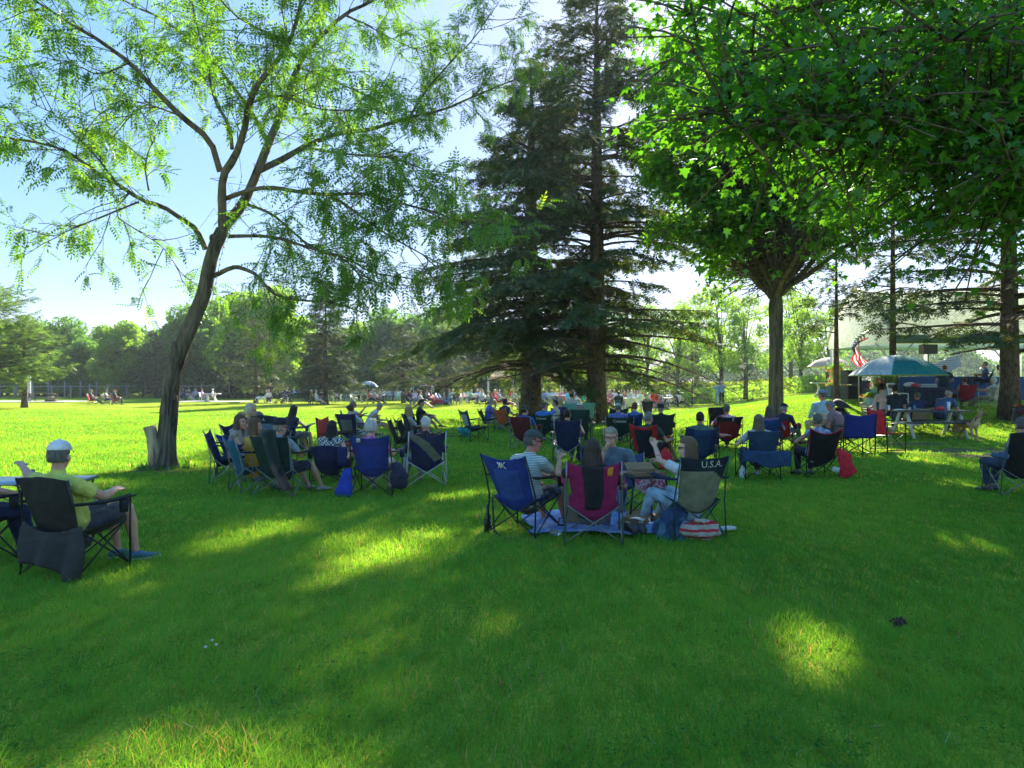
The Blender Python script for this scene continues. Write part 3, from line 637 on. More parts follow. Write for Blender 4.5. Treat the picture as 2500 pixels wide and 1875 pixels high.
spruce('fir_tree',D(560,84),8.5,.2,lambda f:2.6*(1-f)**.8+.2,.8,.45,7,'narrow dark conifer right of the leaning trunk',mat=NEEDLE,dens=.4,bare=.1,droop=.15,ss=.5)
spruce('fir_tree',D(380,86),7.8,.2,lambda f:2.8*(1-f)**.8+.2,.6,.45,7,'narrow dark conifer left of the leaning trunk',mat=NEEDLE,dens=.4,bare=.1,droop=.15,ss=.5)
spruce('pine_tree',D(60,52),6.2,.22,lambda f:2.7*math.sin(PI*min(1,.22+.74*f))**.8,2.2,.5,7,'soft pale green pine at the left edge by the lattice post',mat=NEEDLE_P,dens=.6,bare=.25,droop=-.1,ss=.5,tpow=.6)
spruce('pine_tree',D(-40,49),8.2,.24,lambda f:3.9*math.sin(PI*min(1,.2+.74*f))**.8,1.6,.5,7,'larger pine cut by the left edge',mat=NEEDLE_P,dens=.55,bare=.25,droop=-.1,ss=.55,tpow=.6)
spruce('young_pine',D(1690,58),4.6,.06,lambda f:1.6*(1-f)**.8+.1,.7,.4,5,'wispy young conifer left of the standing couple',mat=NEEDLE_L,dens=.25,bare=.2,droop=.2,ss=.4,group='young conifers before the meadow')
spruce('young_pine',D(1825,52),3.0,.05,lambda f:1.3*(1-f)**.8+.1,.5,.4,5,'knee-high young conifer left of the maple trunk',mat=NEEDLE_L,dens=.25,bare=.2,droop=.2,ss=.4,group='young conifers before the meadow')
spruce('young_pine',D(1625,60),3.6,.06,lambda f:1.6*(1-f)**.8+.1,.5,.4,5,'young conifer behind the seated man in a white shirt',mat=NEEDLE_L,dens=.25,bare=.2,droop=.2,ss=.4,group='young conifers before the meadow')
def mass(name,label,cat,kind,gen,n,tmpl,mat):
    lv=Leaves()
    for i in range(n): 
        p,sz,r=gen(); lv.add(p,rdir()+V((0,0,.4)),rdir()+V((0,0,.5)),sz,r)
    o=lv.build(name,tmpl,mat,None,(0,0,0)); return tag(o,label,cat,kind=kind)
def g1():
    px=random.uniform(-500,1500); d=random.uniform(104,122); h=6.5+1.6*math.sin(px*.021)+1.1*math.sin(px*.053+2)+.8*math.sin(px*.13); p=D(px,d); p.z+=h*random.random()**.7; return p,random.uniform(.5,1.0),min(1,max(0,random.gauss(.4,.2)))
mass('distant_wood','dense far wood closing the view behind the lawn','wood','stuff',g1,30000,'clump',FOL[2])
def g2():
    px=random.uniform(1300,3000); d=random.uniform(185,235); h=11+3*math.sin(px*.012)+2*math.sin(px*.03+1)-(5 if px<1650 else 0); p=D(px,d); p.z+=h*random.random()**.7; return p,random.uniform(1.1,1.9),min(1,max(0,random.gauss(.4,.2)))
mass('distant_wood','blue-green far wood beyond the yellow meadow','wood','stuff',g2,16000,'clump',FOL[2])
VINE=leafm('vine_leaf',[(0,(.10,.16,.012)),(1,(.30,.34,.03))],.5,.03)
def g3():
    row=random.randint(0,3); px=random.uniform(-300,800); d=93+row*4; p=D(px,d); g=.5+.5*math.sin(p.x*2.1+row); p.z+=.55+random.random()*.75*(.6+.4*g); return p,random.uniform(.14,.28),random.random()
mass('vineyard','rows of yellow-green vines behind the far fence','vineyard','stuff',g3,15000,'clump',VINE)
def g4():
    row=random.randint(0,9); px=random.uniform(1330,2020); d=74+row*7; p=D(px,d); p.z=gz(p.x,p.y)*.6+.2+random.random()*1.5+.02*row; return p,random.uniform(.25,.45),random.random()
mass('meadow_vines','bright yellow-green vineyard rows beyond the lawn at right','vineyard','stuff',g4,22000,'clump',VINE)
def g5():
    px=random.choice((random.gauss(1720,60),random.uniform(1560,1900),random.gauss(2000,30))); d=random.uniform(62,72) if px<1900 else random.uniform(56,62); p=D(px,d); p.z+=random.random()**1.5*1.3; return p,random.uniform(.15,.3),random.random()
mass('tall_weeds','tangled tall weeds between the lawn and the meadow','weeds','stuff',g5,6500,'clump',FOL[1])
def g6():
    px=random.choice((random.uniform(380,1500),random.uniform(540,760))); d=random.uniform(86,92); p=D(px,d); p.z+=random.random()**1.3*(1.2+.8*math.sin(px*.05)); return p,random.uniform(.2,.4),random.random()
mass('undergrowth','low green undergrowth at the foot of the far trees','shrubs','stuff',g6,9000,'clump',FOL[2])

# ---------------- thin summer haze: one closed box round camera and scene
def haze():
    b=MB(); b.box((20,120,12),(900,560,28)); m,N,L,o=newmat('haze_air'); v=N.new('ShaderNodeVolumePrincipled'); v.inputs['Color'].default_value=(.82,.9,1,1); v.inputs['Density'].default_value=.0003; v.inputs['Anisotropy'].default_value=.35
    L.new(v.outputs[0],o.inputs['Volume']); ob=b.build('haze',m,None,False); tag(ob,'thin summer haze over the whole park','haze',kind='stuff')
haze()

def clover():
    lv=Leaves(); 
    for i in range(9000):
        y=3+9*random.random()**1.3; x=(random.random()*2-1)*(y*.72+.5)
        if noise.noise(V((x*1.3,y*1.3,7)))<.12: continue
        for k in range(3):
            a=k*2.09+random.random(); lv.add((x,y,gz(x,y)+.022+random.random()*.018),V((math.cos(a),math.sin(a),.12)),V((0,0,1))+rdir()*.3,random.uniform(.010,.018),random.random())
    tv=[(0,0,0),(.55,.55,0),(.3,1,.02),(-.3,1,.02),(-.55,.55,0)]
    LEAF['clover']=(tv,[(0,1,2,3,4)])
    o=lv.build('clover','clover',leafm('clover_leaf',[(0,(.05,.17,.03)),(1,(.09,.26,.05))],.45,0,.6),None,(0,0,0)); tag(o,'low clover leaves scattered through the near grass','clover',kind='stuff')
    lv=Leaves()
    for i in range(420):
        y=3+10*random.random()**1.4; x=(random.random()*2-1)*(y*.72+.4); a=random.random()*6.3
        lv.add((x,y,gz(x,y)+.03+.02*random.random()),V((math.cos(a),math.sin(a),random.uniform(-.1,.4))),V((0,0,1)),random.uniform(.025,.07),random.random())
    LEAF['straw']=([(-.02,0,0),(.02,0,0),(.012,1,.15),(-.012,1,.15)],[(0,1,2,3)])
    o=lv.build('dry_straws','straw',leafm('straw_blade',[(0,(.30,.26,.14)),(1,(.5,.47,.33))],.3,.04),None,(0,0,0)); tag(o,'dry grass straws lying among the green blades','dry grass',kind='stuff')
clover()
# ================================================================ people
def ik(a,b,l1,l2,pole):
    d=b-a; L_=d.length
    if L_>(l1+l2)*.985: b=a+d.normalized()*(l1+l2)*.985; d=b-a; L_=d.length
    if L_<abs(l1-l2)+.03: L_=abs(l1-l2)+.03
    x=(l1*l1-l2*l2+L_*L_)/(2*L_); h=math.sqrt(max(0,l1*l1-x*x)); n=d.normalized(); p=pole-n*pole.dot(n)
    if p.length<1e-4: p=V((0,0,1))
    return a+n*x+p.normalized()*h, b
SK=(.50,.29,.20); SKT=(.40,.22,.145); SKP=(.58,.36,.27); SKR=(.42,.17,.12)
HB=(.028,.015,.009); HK=(.010,.008,.008); HG=(.34,.32,.30); HW=(.62,.60,.56); HL=(.42,.30,.14); HR=(.14,.05,.02); HM=(.12,.07,.035); HGD=(.12,.11,.10)
def hand(mb,wr,fd,up,s,side,curl,lod):
    """palm plus four fingers and a side thumb; fd: finger direction, up: back-of-hand normal"""
    f=fd.normalized(); u=(up-f*up.dot(f)); u=u.normalized() if u.length>1e-4 else f.orthogonal(); x=f.cross(u)*side
    mb.tube([wr-f*.02,wr+f*.03,wr+f*.085],[(.024*s,.018*s),(.038*s,.016*s),(.040*s,.014*s)],8,side=x,rnd=True)
    for i,(off,ln) in enumerate(((-.030,.066),(-.010,.076),(.011,.072),(.030,.056))):
        b=wr+f*.085+x*(off*s); c=curl*(1+.1*i); p=[b-f*.02]; d=f.copy(); ang=0
        for seg in (.45,.32,.23):
            p.append(p[-1]+d*(ln*seg*1.15+ (.02 if len(p)==1 else 0))); ang+=c; d=(f*math.cos(ang)-u*math.sin(ang))
        mb.tube(p,[.0095*s,.009*s,.0082*s,.007*s],6,rnd=lod==0)
    b=wr+f*.03-x*.030*s; mb.tube([b,b+f*.025-x*.022-u*.008,b+f*.055-x*.024-u*.022,b+f*.072-x*.012-u*.03],[.013*s,.0115*s,.010*s,.008*s],6,rnd=lod==0)
def person(loc,face,d,seat=.42,lean=14,lean2=None,side=0,tw=0,hd=(0,0),hl=(-.17,.30,.64),hr=(.17,.30,.64),fl=(-.13,.42),fr=(.13,.42),shirt=(.3,.3,.3),sleeve='short',
           legs='pants',leg=(.04,.05,.08),hair=('short',HB),hat=None,skin=SK,glasses=False,fat=1.0,female=False,lod=1,shoe=(.1,.1,.1),group=None,hipy=-.05,elb=None,knee=None,curl=.5,s=1.0,stand=False,bracelet=None,kz=None,hz=None,head_s=1.0,nolegs=False,label=None):
    rz=-R(face); root=empty('person',loc,rz,label or ('person, '+d),'person',group); root.scale=(s,s,s)
    vox=(.0065,.012,.021)[lod]
    if lean2 is None: lean2=lean*.6
    hip=V((0,hipy,seat+.095)) if not stand else V((0,0,.90))
    if not stand and s==1.0: s=.955; root.scale=(s,s,s)
    tl=.95 if not stand else 1
    sp1=V((math.sin(R(side)),-math.sin(R(lean)),math.cos(R(lean)))).normalized(); sp2=V((math.sin(R(side)),-math.sin(R(lean2)),math.cos(R(lean2)))).normalized()
    st=hip; wst=hip+sp1*.19*tl; ch=wst+sp2*.14*tl; sh=wst+sp2*.25*tl; nb=wst+sp2*.315*tl
    X=V((math.cos(R(tw)),math.sin(R(tw)),0)); Fv=V((-X.y,X.x,0)); sw=.175 if female else .20; sw*=fat**.5
    yaw,pitch=hd; HRm=Matrix.Rotation(-R(yaw),3,'Z')@Matrix.Rotation(-R(pitch),3,'X')
    fwd0=HRm@V((0,1,0)); hc=nb+(sp2*.5+V((0,0,.5)))*.135+V((0,0,.03))+V((fwd0.x*.03,fwd0.y*.03,-math.sin(R(pitch))*.03*1))
    hc=hc+V((Fv.x*.02,Fv.y*.02,0))
    def torso(mb,o,top=True,k=1.0,low=-.06,neck=True):
        a=fat; P=[hip+sp1*(low+.03),hip+sp1*.06,wst,ch,sh-sp2*.02,sh+sp2*.035]; r=[(.150*a+o,.115*a+o),(.163*a+o,.118*a+o),(.138*a+o+.01*(a-1),.108*a**1.5+o),(.160*a**.7+o,.118*a+o),(.165*a**.4+o,.098*a**.6+o),(.115+o,.075+o)]
        if female: r[2]=(.125*a+o,.10*a+o); r[3]=(.145*a+o,.118*a+o)
        if neck: P.append(nb+V((0,.005,0))); r.append((.062+o,.060+o))
        mb.tube(P,[(x*k,y*k) for x,y in r],14,side=X,rnd=True)
        if female:
            for sg in (-1,1): mb.sph(ch+Fv*.085*a+X*(.065*sg)-V((0,0,.01)),.062+o,nu=10,nv=7)
        for sg in (-1,1): mb.tube([sh+X*(.06*sg)+sp2*.03,sh+X*(sw*sg)],[(.05+o)*1.0,(.052+o)*k],8,rnd=True)
    # arms
    SH=[];EL=[];WR=[]
    for i,(sg,h) in enumerate(((-1,hl),(1,hr))):
        a=sh+X*(sw*sg)-V((0,0,.01)); h=V(h); pole=V((sg*.5,-.55,-.7)) if not (elb and elb[i]) else V(elb[i])
        e,h=ik(a,h,.285,.255,pole); SH.append(a);EL.append(e);WR.append(h)
    HP=[];KN=[];AN=[]
    for i,(sg,f) in enumerate(((-1,fl),(1,fr))):
        a=hip+V((sg*.09,.02,-.01)); fz=(f[2] if len(f)>2 else 0)+.085; tgt=V((f[0],f[1],fz)); pole=V((sg*.12,.35,1)) if not (knee and knee[i]) else V(knee[i])
        if stand: pole=V((0,1,0))
        k,t=ik(a,tgt,.43,.41,pole); HP.append(a);KN.append(k);AN.append(t)
    FT=[]
    mb=MB(); torso(mb,0,k=.93)
    mb.tube([nb-sp2*.05,nb+(hc-nb)*.4,hc-V((0,0,.02))],[.062,.056,.055],10)
    q=HRm; hs=head_s
    mb.sph(hc+q@V((0,-.012,.030*hs)),(.076*hs,.094*hs,.092*hs),rot=q,nu=16,nv=12)
    mb.sph(hc+q@V((0,.026,-.042)),(.058,.064,.078),rot=q,nu=14,nv=10)
    mb.sph(hc+q@V((0,.063,-.098)),(.024,.022,.018),rot=q,nu=8,nv=6)
    mb.tube([hc+q@V((0,.080,.018)),hc+q@V((0,.097,-.012)),hc+q@V((0,.104,-.03))],[(.008,.008),(.011,.01),(.016,.012)],6,rnd=True)
    for sg in (-1,1):
        mb.sph(hc+q@V((sg*.078,-.005,-.012)),(.010,.020,.032),rot=q,nu=8,nv=6); mb.sph(hc+q@V((sg*.030,.076,.033)),(.026,.016,.010),rot=q,nu=8,nv=6)
        mb.sph(hc+q@V((sg*.04,.055,-.03)),(.028,.026,.024),rot=q,nu=8,nv=6)
    mb.sph(hc+q@V((0,.086,-.063)),(.024,.012,.012),rot=q,nu=8,nv=6)
    for i,sg in enumerate((-1,1)):
        a,e,h=SH[i],EL[i],WR[i]; g=fat**.5*(.88 if female else 1)
        mb.tube([a,a.lerp(e,.5),e],[.049*g,.043*g,.037*g],8,rnd=True); mb.tube([e,e.lerp(h,.3),h],[.037*g,.039*g,.025],8,rnd=True)
        fd=(h-e).normalized()+V((0,0,-.1)); up=V((sg*.35,.1,1)) if abs(fd.z)<.8 else V((sg,.3,0)); hand(mb,h,fd,up,1,sg,curl,lod)
        if not nolegs:
            g=fat**.5; mb.tube([HP[i],HP[i].lerp(KN[i],.55),KN[i]],[(.080*g),(.066*g),(.050)],10,rnd=True); mb.tube([KN[i],KN[i].lerp(AN[i],.32),AN[i].lerp(KN[i],.12),AN[i]],[.049,.053*g,.032,.034],9,rnd=True)
            sd=(AN[i]-KN[i]); ff=V((KN[i].x-HP[i].x,KN[i].y-HP[i].y,0)); ff=ff.normalized() if ff.length>.05 and not stand else V((0,1,0))
            if len((fl,fr)[i])>3: ff=V((fl,fr)[i][3:6]).normalized()
            FT.append(ff); mb.tube([AN[i]+ff*-.02-V((0,0,.04)),AN[i]+ff*.13-V((0,0,.055))],[(.034,.028),(.036,.02)],8,side=ff.cross(V((0,0,1))),rnd=True)
    me=remesh(mb,vox,'body',2); body=finish(me,'body',[skinm(skin),plain('lips',mulc(skin,.62),.5),plain('eye',(.03,.02,.018),.2)],root)
    if lod<2:
        qi=q.inverted(); n=len(me.polygons); mi=[0]*n
        for p in me.polygons:
            c=qi@(V(p.center)-hc)
            if c.y>.05:
                if abs(c.x)<.021 and abs(c.z+.064)<.006: mi[p.index]=1
                elif abs(abs(c.x)-.031)<.012 and abs(c.z-.014)<.006 and not glasses: mi[p.index]=2
        me.polygons.foreach_set('material_index',mi)
    rfn=lambda c:c if not isinstance(c,tuple) or not isinstance(c[0],tuple) else c
    def cm(c): return pattern(c[0],c[1],c[2],c[3]) if len(c)==4 else cloth(c,'shirt_cloth')
    mb=MB(); torso(mb,.014,low=-.07,neck=sleeve!='none')
    for i,sg in enumerate((-1,1)):
        a,e,h=SH[i],EL[i],WR[i]; g=fat**.5
        if sleeve=='short': e2=a.lerp(e,.62); mb.tube([a,a.lerp(e,.3),e2],[.064*g,.062*g,.060*g],10)
        elif sleeve=='long': mb.tube([a,a.lerp(e,.5),e],[.064*g,.058,.052],10,rnd=True); mb.tube([e,h.lerp(e,.08)],[.052,.038],10)
    me=remesh(mb,max(vox,.009),'shirt',2)
    if lod<2: wrinkle(me,.009,13,random.random()*9)
    sh_o=finish(me,'shirt',cm(shirt),root)
    if sleeve=='none' and not female: sh_o.name='tank_top'; 
    if not nolegs and legs:
        mb=MB(); g=fat**.5; mb.tube([hip-sp1*.075,hip+sp1*.05],[(.155*fat,.125*fat),(.160*fat,.122*fat)],12,side=X,rnd=True)
        for i,sg in enumerate((-1,1)):
            H_,k,t=HP[i],KN[i],AN[i]
            if legs=='pants': mb.tube([H_,H_.lerp(k,.5),k],[.097*g,.084*g,.068],10,rnd=True); mb.tube([k,k.lerp(t,.4),t+(k-t).normalized()*.02],[.067,.066,.052],10,rnd=False)
            elif legs=='shorts': mb.tube([H_,H_.lerp(k,.5),H_.lerp(k,.86)],[.098*g,.092*g,.085*g],10)
            else: mb.tube([H_,H_.lerp(k,.5),H_.lerp(k,.97)],[.108*g,.11*g,.115*g],10)
        me=remesh(mb,max(vox,.010),'trousers',2)
        if lod<2: wrinkle(me,.009,11,random.random()*9)
        finish(me,{'pants':'trousers','shorts':'shorts'}.get(legs,'skirt'),cm(leg),root)
    if not nolegs:
        for i in range(2):
            b=MB(); f=FT[i]; sd=f.cross(V((0,0,1))); a=AN[i]
            b.tube([a-f*.055-V((0,0,.045)),a-V((0,0,.035)),a+f*.08-V((0,0,.055)),a+f*.175-V((0,0,.062))],[(.036,.036),(.041,.046),(.047,.030),(.040,.020)],10,side=sd,rnd=True)
            so_=b.build('shoe',plain('shoe_'+str(shoe[0]),shoe,.6,0,.2),root)
            if lod==0:
                b=MB(); b.tube([a-f*.075-V((0,0,.079)),a-V((0,0,.079)),a+f*.09-V((0,0,.079)),a+f*.205-V((0,0,.072))],[(.036,.011),(.041,.011),(.050,.012),(.036,.011)],12,side=sd,rnd=True); b.build('sole',plain('sole',(.5,.5,.48),.6),so_)
    # hair
    kind,hcx=hair
    def hairobj(shape,extra=None,nm='hair'):
        b=MB(); n=(28,20,14)[lod]
        b.sph((0,0,0),1,nu=n+8,nv=n,fn=shape)
        if extra: extra(b)
        
        ns=(260,130,0)[lod]
        for _ in range(ns):
            ph=random.uniform(.72*PI,2.28*PI)+ (0 if random.random()<.9 else random.random()*6); t0=random.uniform(.05,2.0); t1=t0+random.uniform(.35,.9) if kind not in('long','mid','bob') else random.uniform(1.7,3.0)
            o_=random.uniform(1.0,1.05); pp=[]; dph=random.uniform(-.12,.12)
            for i in range(5):
                th=t0+(t1-t0)*i/4; u_=V((math.sin(th)*math.cos(ph+dph*i),math.sin(th)*math.sin(ph+dph*i),math.cos(th))); p_=shape(u_)
                pp.append(V((p_.x*o_,p_.y*o_,p_.z*(1.01 if p_.z>0 else 1)))+rdir()*.002)
            for i in range(4):
                a_,b_=pp[i],pp[i+1]; wv_=(b_-a_).cross(V((a_.x,a_.y,0))); wv_=wv_.normalized()*(.0028-.0004*i) if wv_.length>1e-7 else V((.002,0,0)); k_=len(b.v); b.v+=[a_-wv_,a_+wv_,b_+wv_,b_-wv_]; b.face(k_,k_+1,k_+2,k_+3)
        b.v=[hc+q@(v+V((0,-.010,.018))) for v in b.v]; return b.build(nm,hairm(hcx),root)
    seed=random.random()*50
    def shp(u,kind=kind):
        nz=noise.noise(u*4+V((seed,0,0)))*.05+noise.noise(u*14+V((0,seed,0)))*.035
        th=1.13+nz; x,y,z=u.x*.081*hs*th,u.y*.100*hs*th,u.z*.112*hs*th
        facem=sm(.15,.5,u.y)*sm(.62,.30,u.z) if True else 0
        side=sm(-.28,-.5,u.z)
        if kind in('short','bald','thin'):
            k=1-.3*max(sm(.05,.4,u.y)*sm(.6,.3,u.z),sm(-.45,-.75,u.z),(sm(.75,.97,abs(u.x))*sm(.25,-.1,u.z)*sm(-.6,-.1,u.y)) if kind!='x' else 0)
            if kind=='thin' : k*=.965
            if kind=='bald': k=k*(1-.16*sm(.35,.6,u.z)) 
            return V((x*k,y*k,z*k))
        k=1-.35*sm(.12,.45,u.y)*sm(.62,.35,u.z)
        if kind=='bun' or kind=='pony': 
            k*=.97; k*=1-.3*sm(-.45,-.75,u.z); return V((x*k,y*k,z*k))
        if kind=='curly': 
            k*=1.10+.09*noise.noise(u*9+V((seed,1,0))); k*=1-.25*sm(-.5,-.85,u.z); return V((x*k,y*k,z*k))
        ln={'bob':.09,'long':.30,'mid':.17}.get(kind,.1)
        w_=sm(.45,-.1,u.y); dz=0
        if u.z<.05 and w_>0:
            t=sm(.05,-.75,u.z); dz=-ln*t*w_; 
            rad=math.hypot(u.x,u.y)+1e-6; fl_=.9+.35*(1-t)
            r_=1-sm(-.15,-1,u.z)*0; wv=noise.noise(V((u.x*5+seed,u.y*5,t*3)))*.22*t+nz*1.6; x=u.x/rad*(.089+.028*t)*(1+wv); y=min(u.y/rad*(.100+.006*t),.035)*(1+wv); 
            if u.z<-.93: kk=(1+u.z)/.07; x*=max(0,kk)**.5; y*=max(0,kk)**.5
            return V((x*k if u.y>.3 else x,y,u.z*.105+dz))
        return V((x*k,y*k,z*k))
    hat_t=hat[0] if hat else None
    if kind!='none': 
        ex=None
        if kind=='bun': ex=lambda b:b.sph((0,-.125,.035),(.042,.036,.042))
        if kind=='pony': ex=lambda b:b.tube([(0,-.10,.05),(0,-.145,.02),(.01,-.15,-.08),(.0,-.125,-.2),(0,-.11,-.26)],[.022,.034,.032,.022,.006],8)
        hairobj(shp,ex)
    if hat:
        hk,hcol=hat[0],hat[1]; b=MB(); n=(28,18,12)[lod]
        if hk=='cap' or hk=='backcap':
            b.sph((0,-.008,.055),1,nu=n,nv=n//2+4,fn=lambda u:V((u.x*.093,u.y*.112,(max(u.z,-.02))*(.088)*(1-.1*abs(u.y)))))
            sgn=1; b.sheet(lambda u,v:V(((u-.5)*.15*(1-.25*v*v),(.075+.10*v*(1-.9*(u-.5)**2*2)),.058+.004-.10*(u-.5)**2-.018*v)),8,4,.006)
            b.sph((0,-.008,.143),.008,nu=6,nv=4)
        elif hk=='bucket':
            b.tube([(0,-.01,.045),(0,-.01,.12),(0,-.01,.142)],[(.100,.112),(.088,.100),(.06,.07)],n,side=V((1,0,0)))
            b.sheet(lambda u,v:V((math.cos(u*2*PI)*(.095+.06*v),-.01+math.sin(u*2*PI)*(.110+.06*v),.05-.03*v)),n,2,.006)
        else:
            b.tube([(0,-.01,.045),(0,-.01,.10),(0,-.01,.150),(0,-.01,.158)],[(.097,.110),(.090,.103),(.075,.092),(.05,.06)],n,side=V((1,0,0)))
            b.sheet(lambda u,v:V((math.cos(u*2*PI)*(.094+.06*v),-.01+math.sin(u*2*PI)*(.108+.065*v),.05+.012*v*abs(math.cos(u*2*PI)))),n,2,.006)
        b.v=[hc+q@(v+V((0,-.002,.008))) for v in b.v]; ho=b.build({'cap':'cap','backcap':'cap','bucket':'bucket_hat','straw':'straw_hat'}.get(hk,'hat'),cloth(hcol,'hat_cloth') if len(hcol)==3 else cm(hcol),root)
        if len(hat)>2:
            b=MB(); b.tube([(0,-.01,.055),(0,-.01,.085)],[(.099,.112),(.094,.107)],n,side=V((1,0,0))); b.v=[hc+q@(v+V((0,-.002,.008))) for v in b.v]; b.build('hat_band',cloth(hat[2],'band'),ho)
    if glasses:
        b=MB()
        for sg in (-1,1):
            if glasses=='sun': b.sph((sg*.033,.094,.013),(.026,.007,.019),nu=10,nv=6)
            else: b.tube([(sg*.033+.025*math.cos(a),.098,.013+.016*math.sin(a)) for a in [i*2*PI/12 for i in range(13)]],[.0022]*13,4)
            b.bar((sg*.06,.090,.018),(sg*.084,-.02,.012),.005,.008)
        b.bar((-.02,.100,.018),(.02,.100,.018),.004,.006)
        b.v=[hc+q@v for v in b.v]; b.build('sunglasses' if glasses=='sun' else 'glasses',plain('dark_lens',(.01,.01,.012),.12),root)
    if bracelet:
        b=MB(); i,cc=bracelet; h=WR[i];e=EL[i]; dd=(h-e).normalized(); b.tube([h-dd*.045,h-dd*.02],[.034,.033],12); b.build('wristband',cloth(cc,'band'),root)
    root['_h']=[tuple(WR[0]),tuple(WR[1]),tuple(hc),tuple(KN[0]),tuple(KN[1])]
    return root
def hpos(root,i,off=(0,0,0)):
    v=V(root['_h'][i])+V(off); return Matrix.Translation(root.location)@Matrix.Rotation(root.rotation_euler[2],4,'Z')@(v*root.scale[0])
# ================================================================ chairs and furniture
FRB=plain('black_steel',(.02,.02,.022),.4,.3); FRG=plain('grey_steel',(.22,.23,.24),.35,.7); FRW=plain('pale_steel',(.55,.56,.55),.4,.3); FRN=plain('dark_green_steel',(.05,.09,.08),.4,.5)
PLW=plain('white_plastic',(.62,.62,.60),.45); WOODG=plain('weathered_wood',(.10,.085,.07),.8,0,.3); CONC=plain('pale_concrete',(.52,.5,.46),.85,0,.15)
NAVY=(.010,.018,.075); BLUE=(.012,.035,.24); TEAL=(.01,.13,.20); MAG=(.30,.012,.10); GRNK=(.012,.035,.028); BLK=(.012,.012,.014); RED=(.42,.015,.02); MAROON=(.13,.015,.02); DKB=(.012,.03,.10); ORG=(.42,.09,.02); KHA=(.22,.22,.14); PALEG=(.17,.36,.27); SLATE=(.02,.06,.13); BROWNK=(.026,.023,.020); TAN=(.42,.36,.25); CREAM=(.5,.48,.36)
def camp_chair(loc,face,label,fab=NAVY,panel=None,ptype='rect',H=.94,sh=.42,wd=.27,frame=None,arm=None,group='folding camp chairs on the lawn',text=None,tcol=(.75,.75,.72),dip=.06,cup=True,full=True,cat='camp chair',low=False,arms=True,rec=.20,trim=None,name='camp_chair'):
    frame=frame or FRG; H=sh+(H-sh)*.86; root=empty(name,loc,-R(face),label,cat,group)
    Fm=cloth(fab,'chair_fabric',.22); Pm=cloth(panel,'chair_fabric',.3) if panel else Fm; ft=.27 if not low else .24; yb=-.22
    def B(u,v):   # u -1..1, v 0..1
        w_=wd*(.80+.22*v); y=yb+.02-rec*v; z=(sh-.05)+(H-sh+.05)*v-.12*(1-u*u)*max(0,1-v*1.3)**2; z-=dip*(1-u*u)*max(0,v-.5)*2*v; y-=.055*(1-u*u)*math.sin(PI*min(1,v*.95+.05)); return V((u*w_,y,z))
    def mf(u,v):
        if not panel: return 0
        x=2*u-1
        if ptype=='rect': return 1 if abs(x)<.62 and .18<v<.72 else 0
        if ptype=='diag': return 1 if (abs((x*.5+.5)-(1.05-v))<.10+.14*v and v>.15) else 0
        if ptype=='lower': return 1 if v<.70-.16*sm(.35,1,x) else 0
        if ptype=='center': return 1 if abs(x)<.52 else 0
        if ptype=='top': return 1 if v>.72 else 0
        if ptype=='edge': return 1 if abs(x)<.66 and v<.86 else 0
        if ptype=='mesh': return 1 if abs(x)<.7 and .25<v<.8 else 0
    nu,nv=(26,24) if full else (8,6)
    b=MB(); b.sheet(lambda u,v:B(2*u-1,v),nu,nv,.006,mf); bo=b.build('backrest',[Fm,Pm],root); (wrinkle(bo.data,.007,8,random.random()*9) if full else 0)
    b=MB(); b.sheet(lambda u,v:V(((2*u-1)*wd*(.98-.05*v),yb+.02+.46*(1-v)*1.0 if False else yb+.0+.48*v,sh+.015-.15*math.sin(PI*u)*(1-.35*v)-.02*math.sin(PI*v)+.02*v-(.03*(1-v)**2))),8 if full else 4,8 if full else 4,.006); b.build('seat',Fm,root)
    def leg(p,r=.0095): x=MB(); x.tube(p,[r]*len(p),6 if full else 4); x.build('leg',frame,root,True)
    ah=sh+.21
    for sg in (-1,1):
        top=B(sg,1.0); mid=V((sg*(wd+.025),yb-.06,sh*.98))
        leg([(sg*(wd+.03),yb-.09 if not low else yb-.02,0),mid,V((sg*(wd+.012),top.y*.5+(yb-.04)*.5,(top.z+sh)/2)),top+V((sg*.004,-.004,.005))])
        leg([(sg*(wd+.03),ft,0),(sg*(wd+.035),ft-.005,ah if arms else sh)])
    rl=V((-(wd+.03),yb-.08,.02)); rr=V((wd+.03,yb-.08,.02)); fl=V((-(wd+.03),ft,.02)); fr=V((wd+.03,ft,.02))
    RL=V((-wd,yb-.02,sh-.02)); RR=V((wd,yb-.02,sh-.02)); FL=V((-wd,ft-.02,sh)); FR=V((wd,ft-.02,sh))
    for a1,a2,b1,b2 in ((rl,RR,rr,RL),(fl,FR,fr,FL),(rl,FL,fl,RL),(rr,FR,fr,RR)):
        x=MB(); off=V((0,.01,0)); x.tube([a1,a2],[.0085]*2,5 if full else 4); x.tube([b1+off,b2+off],[.0085]*2,5 if full else 4); x.build('cross_brace',frame,root)
    if arms:
        Am=cloth(arm or fab,'chair_fabric',.15)
        for sg in (-1,1):
            b=MB(); p0=B(sg,.45); 
            b.sheet(lambda u,v:V((sg*(wd+.03)+(u-.5)*.085*(1-.3*(1-v)),(yb-.10)+(ft-yb+.14)*v,ah+.01-.02*math.sin(PI*v)-.012*math.cos(2*PI*(u-.5)))),3,6,.006); a=b.build('armrest',Am,root)
            if cup and sg==1 and full:
                b=MB(); b.tube([(sg*(wd+.06),ft-.10,ah-.005),(sg*(wd+.06),ft-.10,ah-.12)],[.042,.036],10); b.build('cup_holder',Am,a)
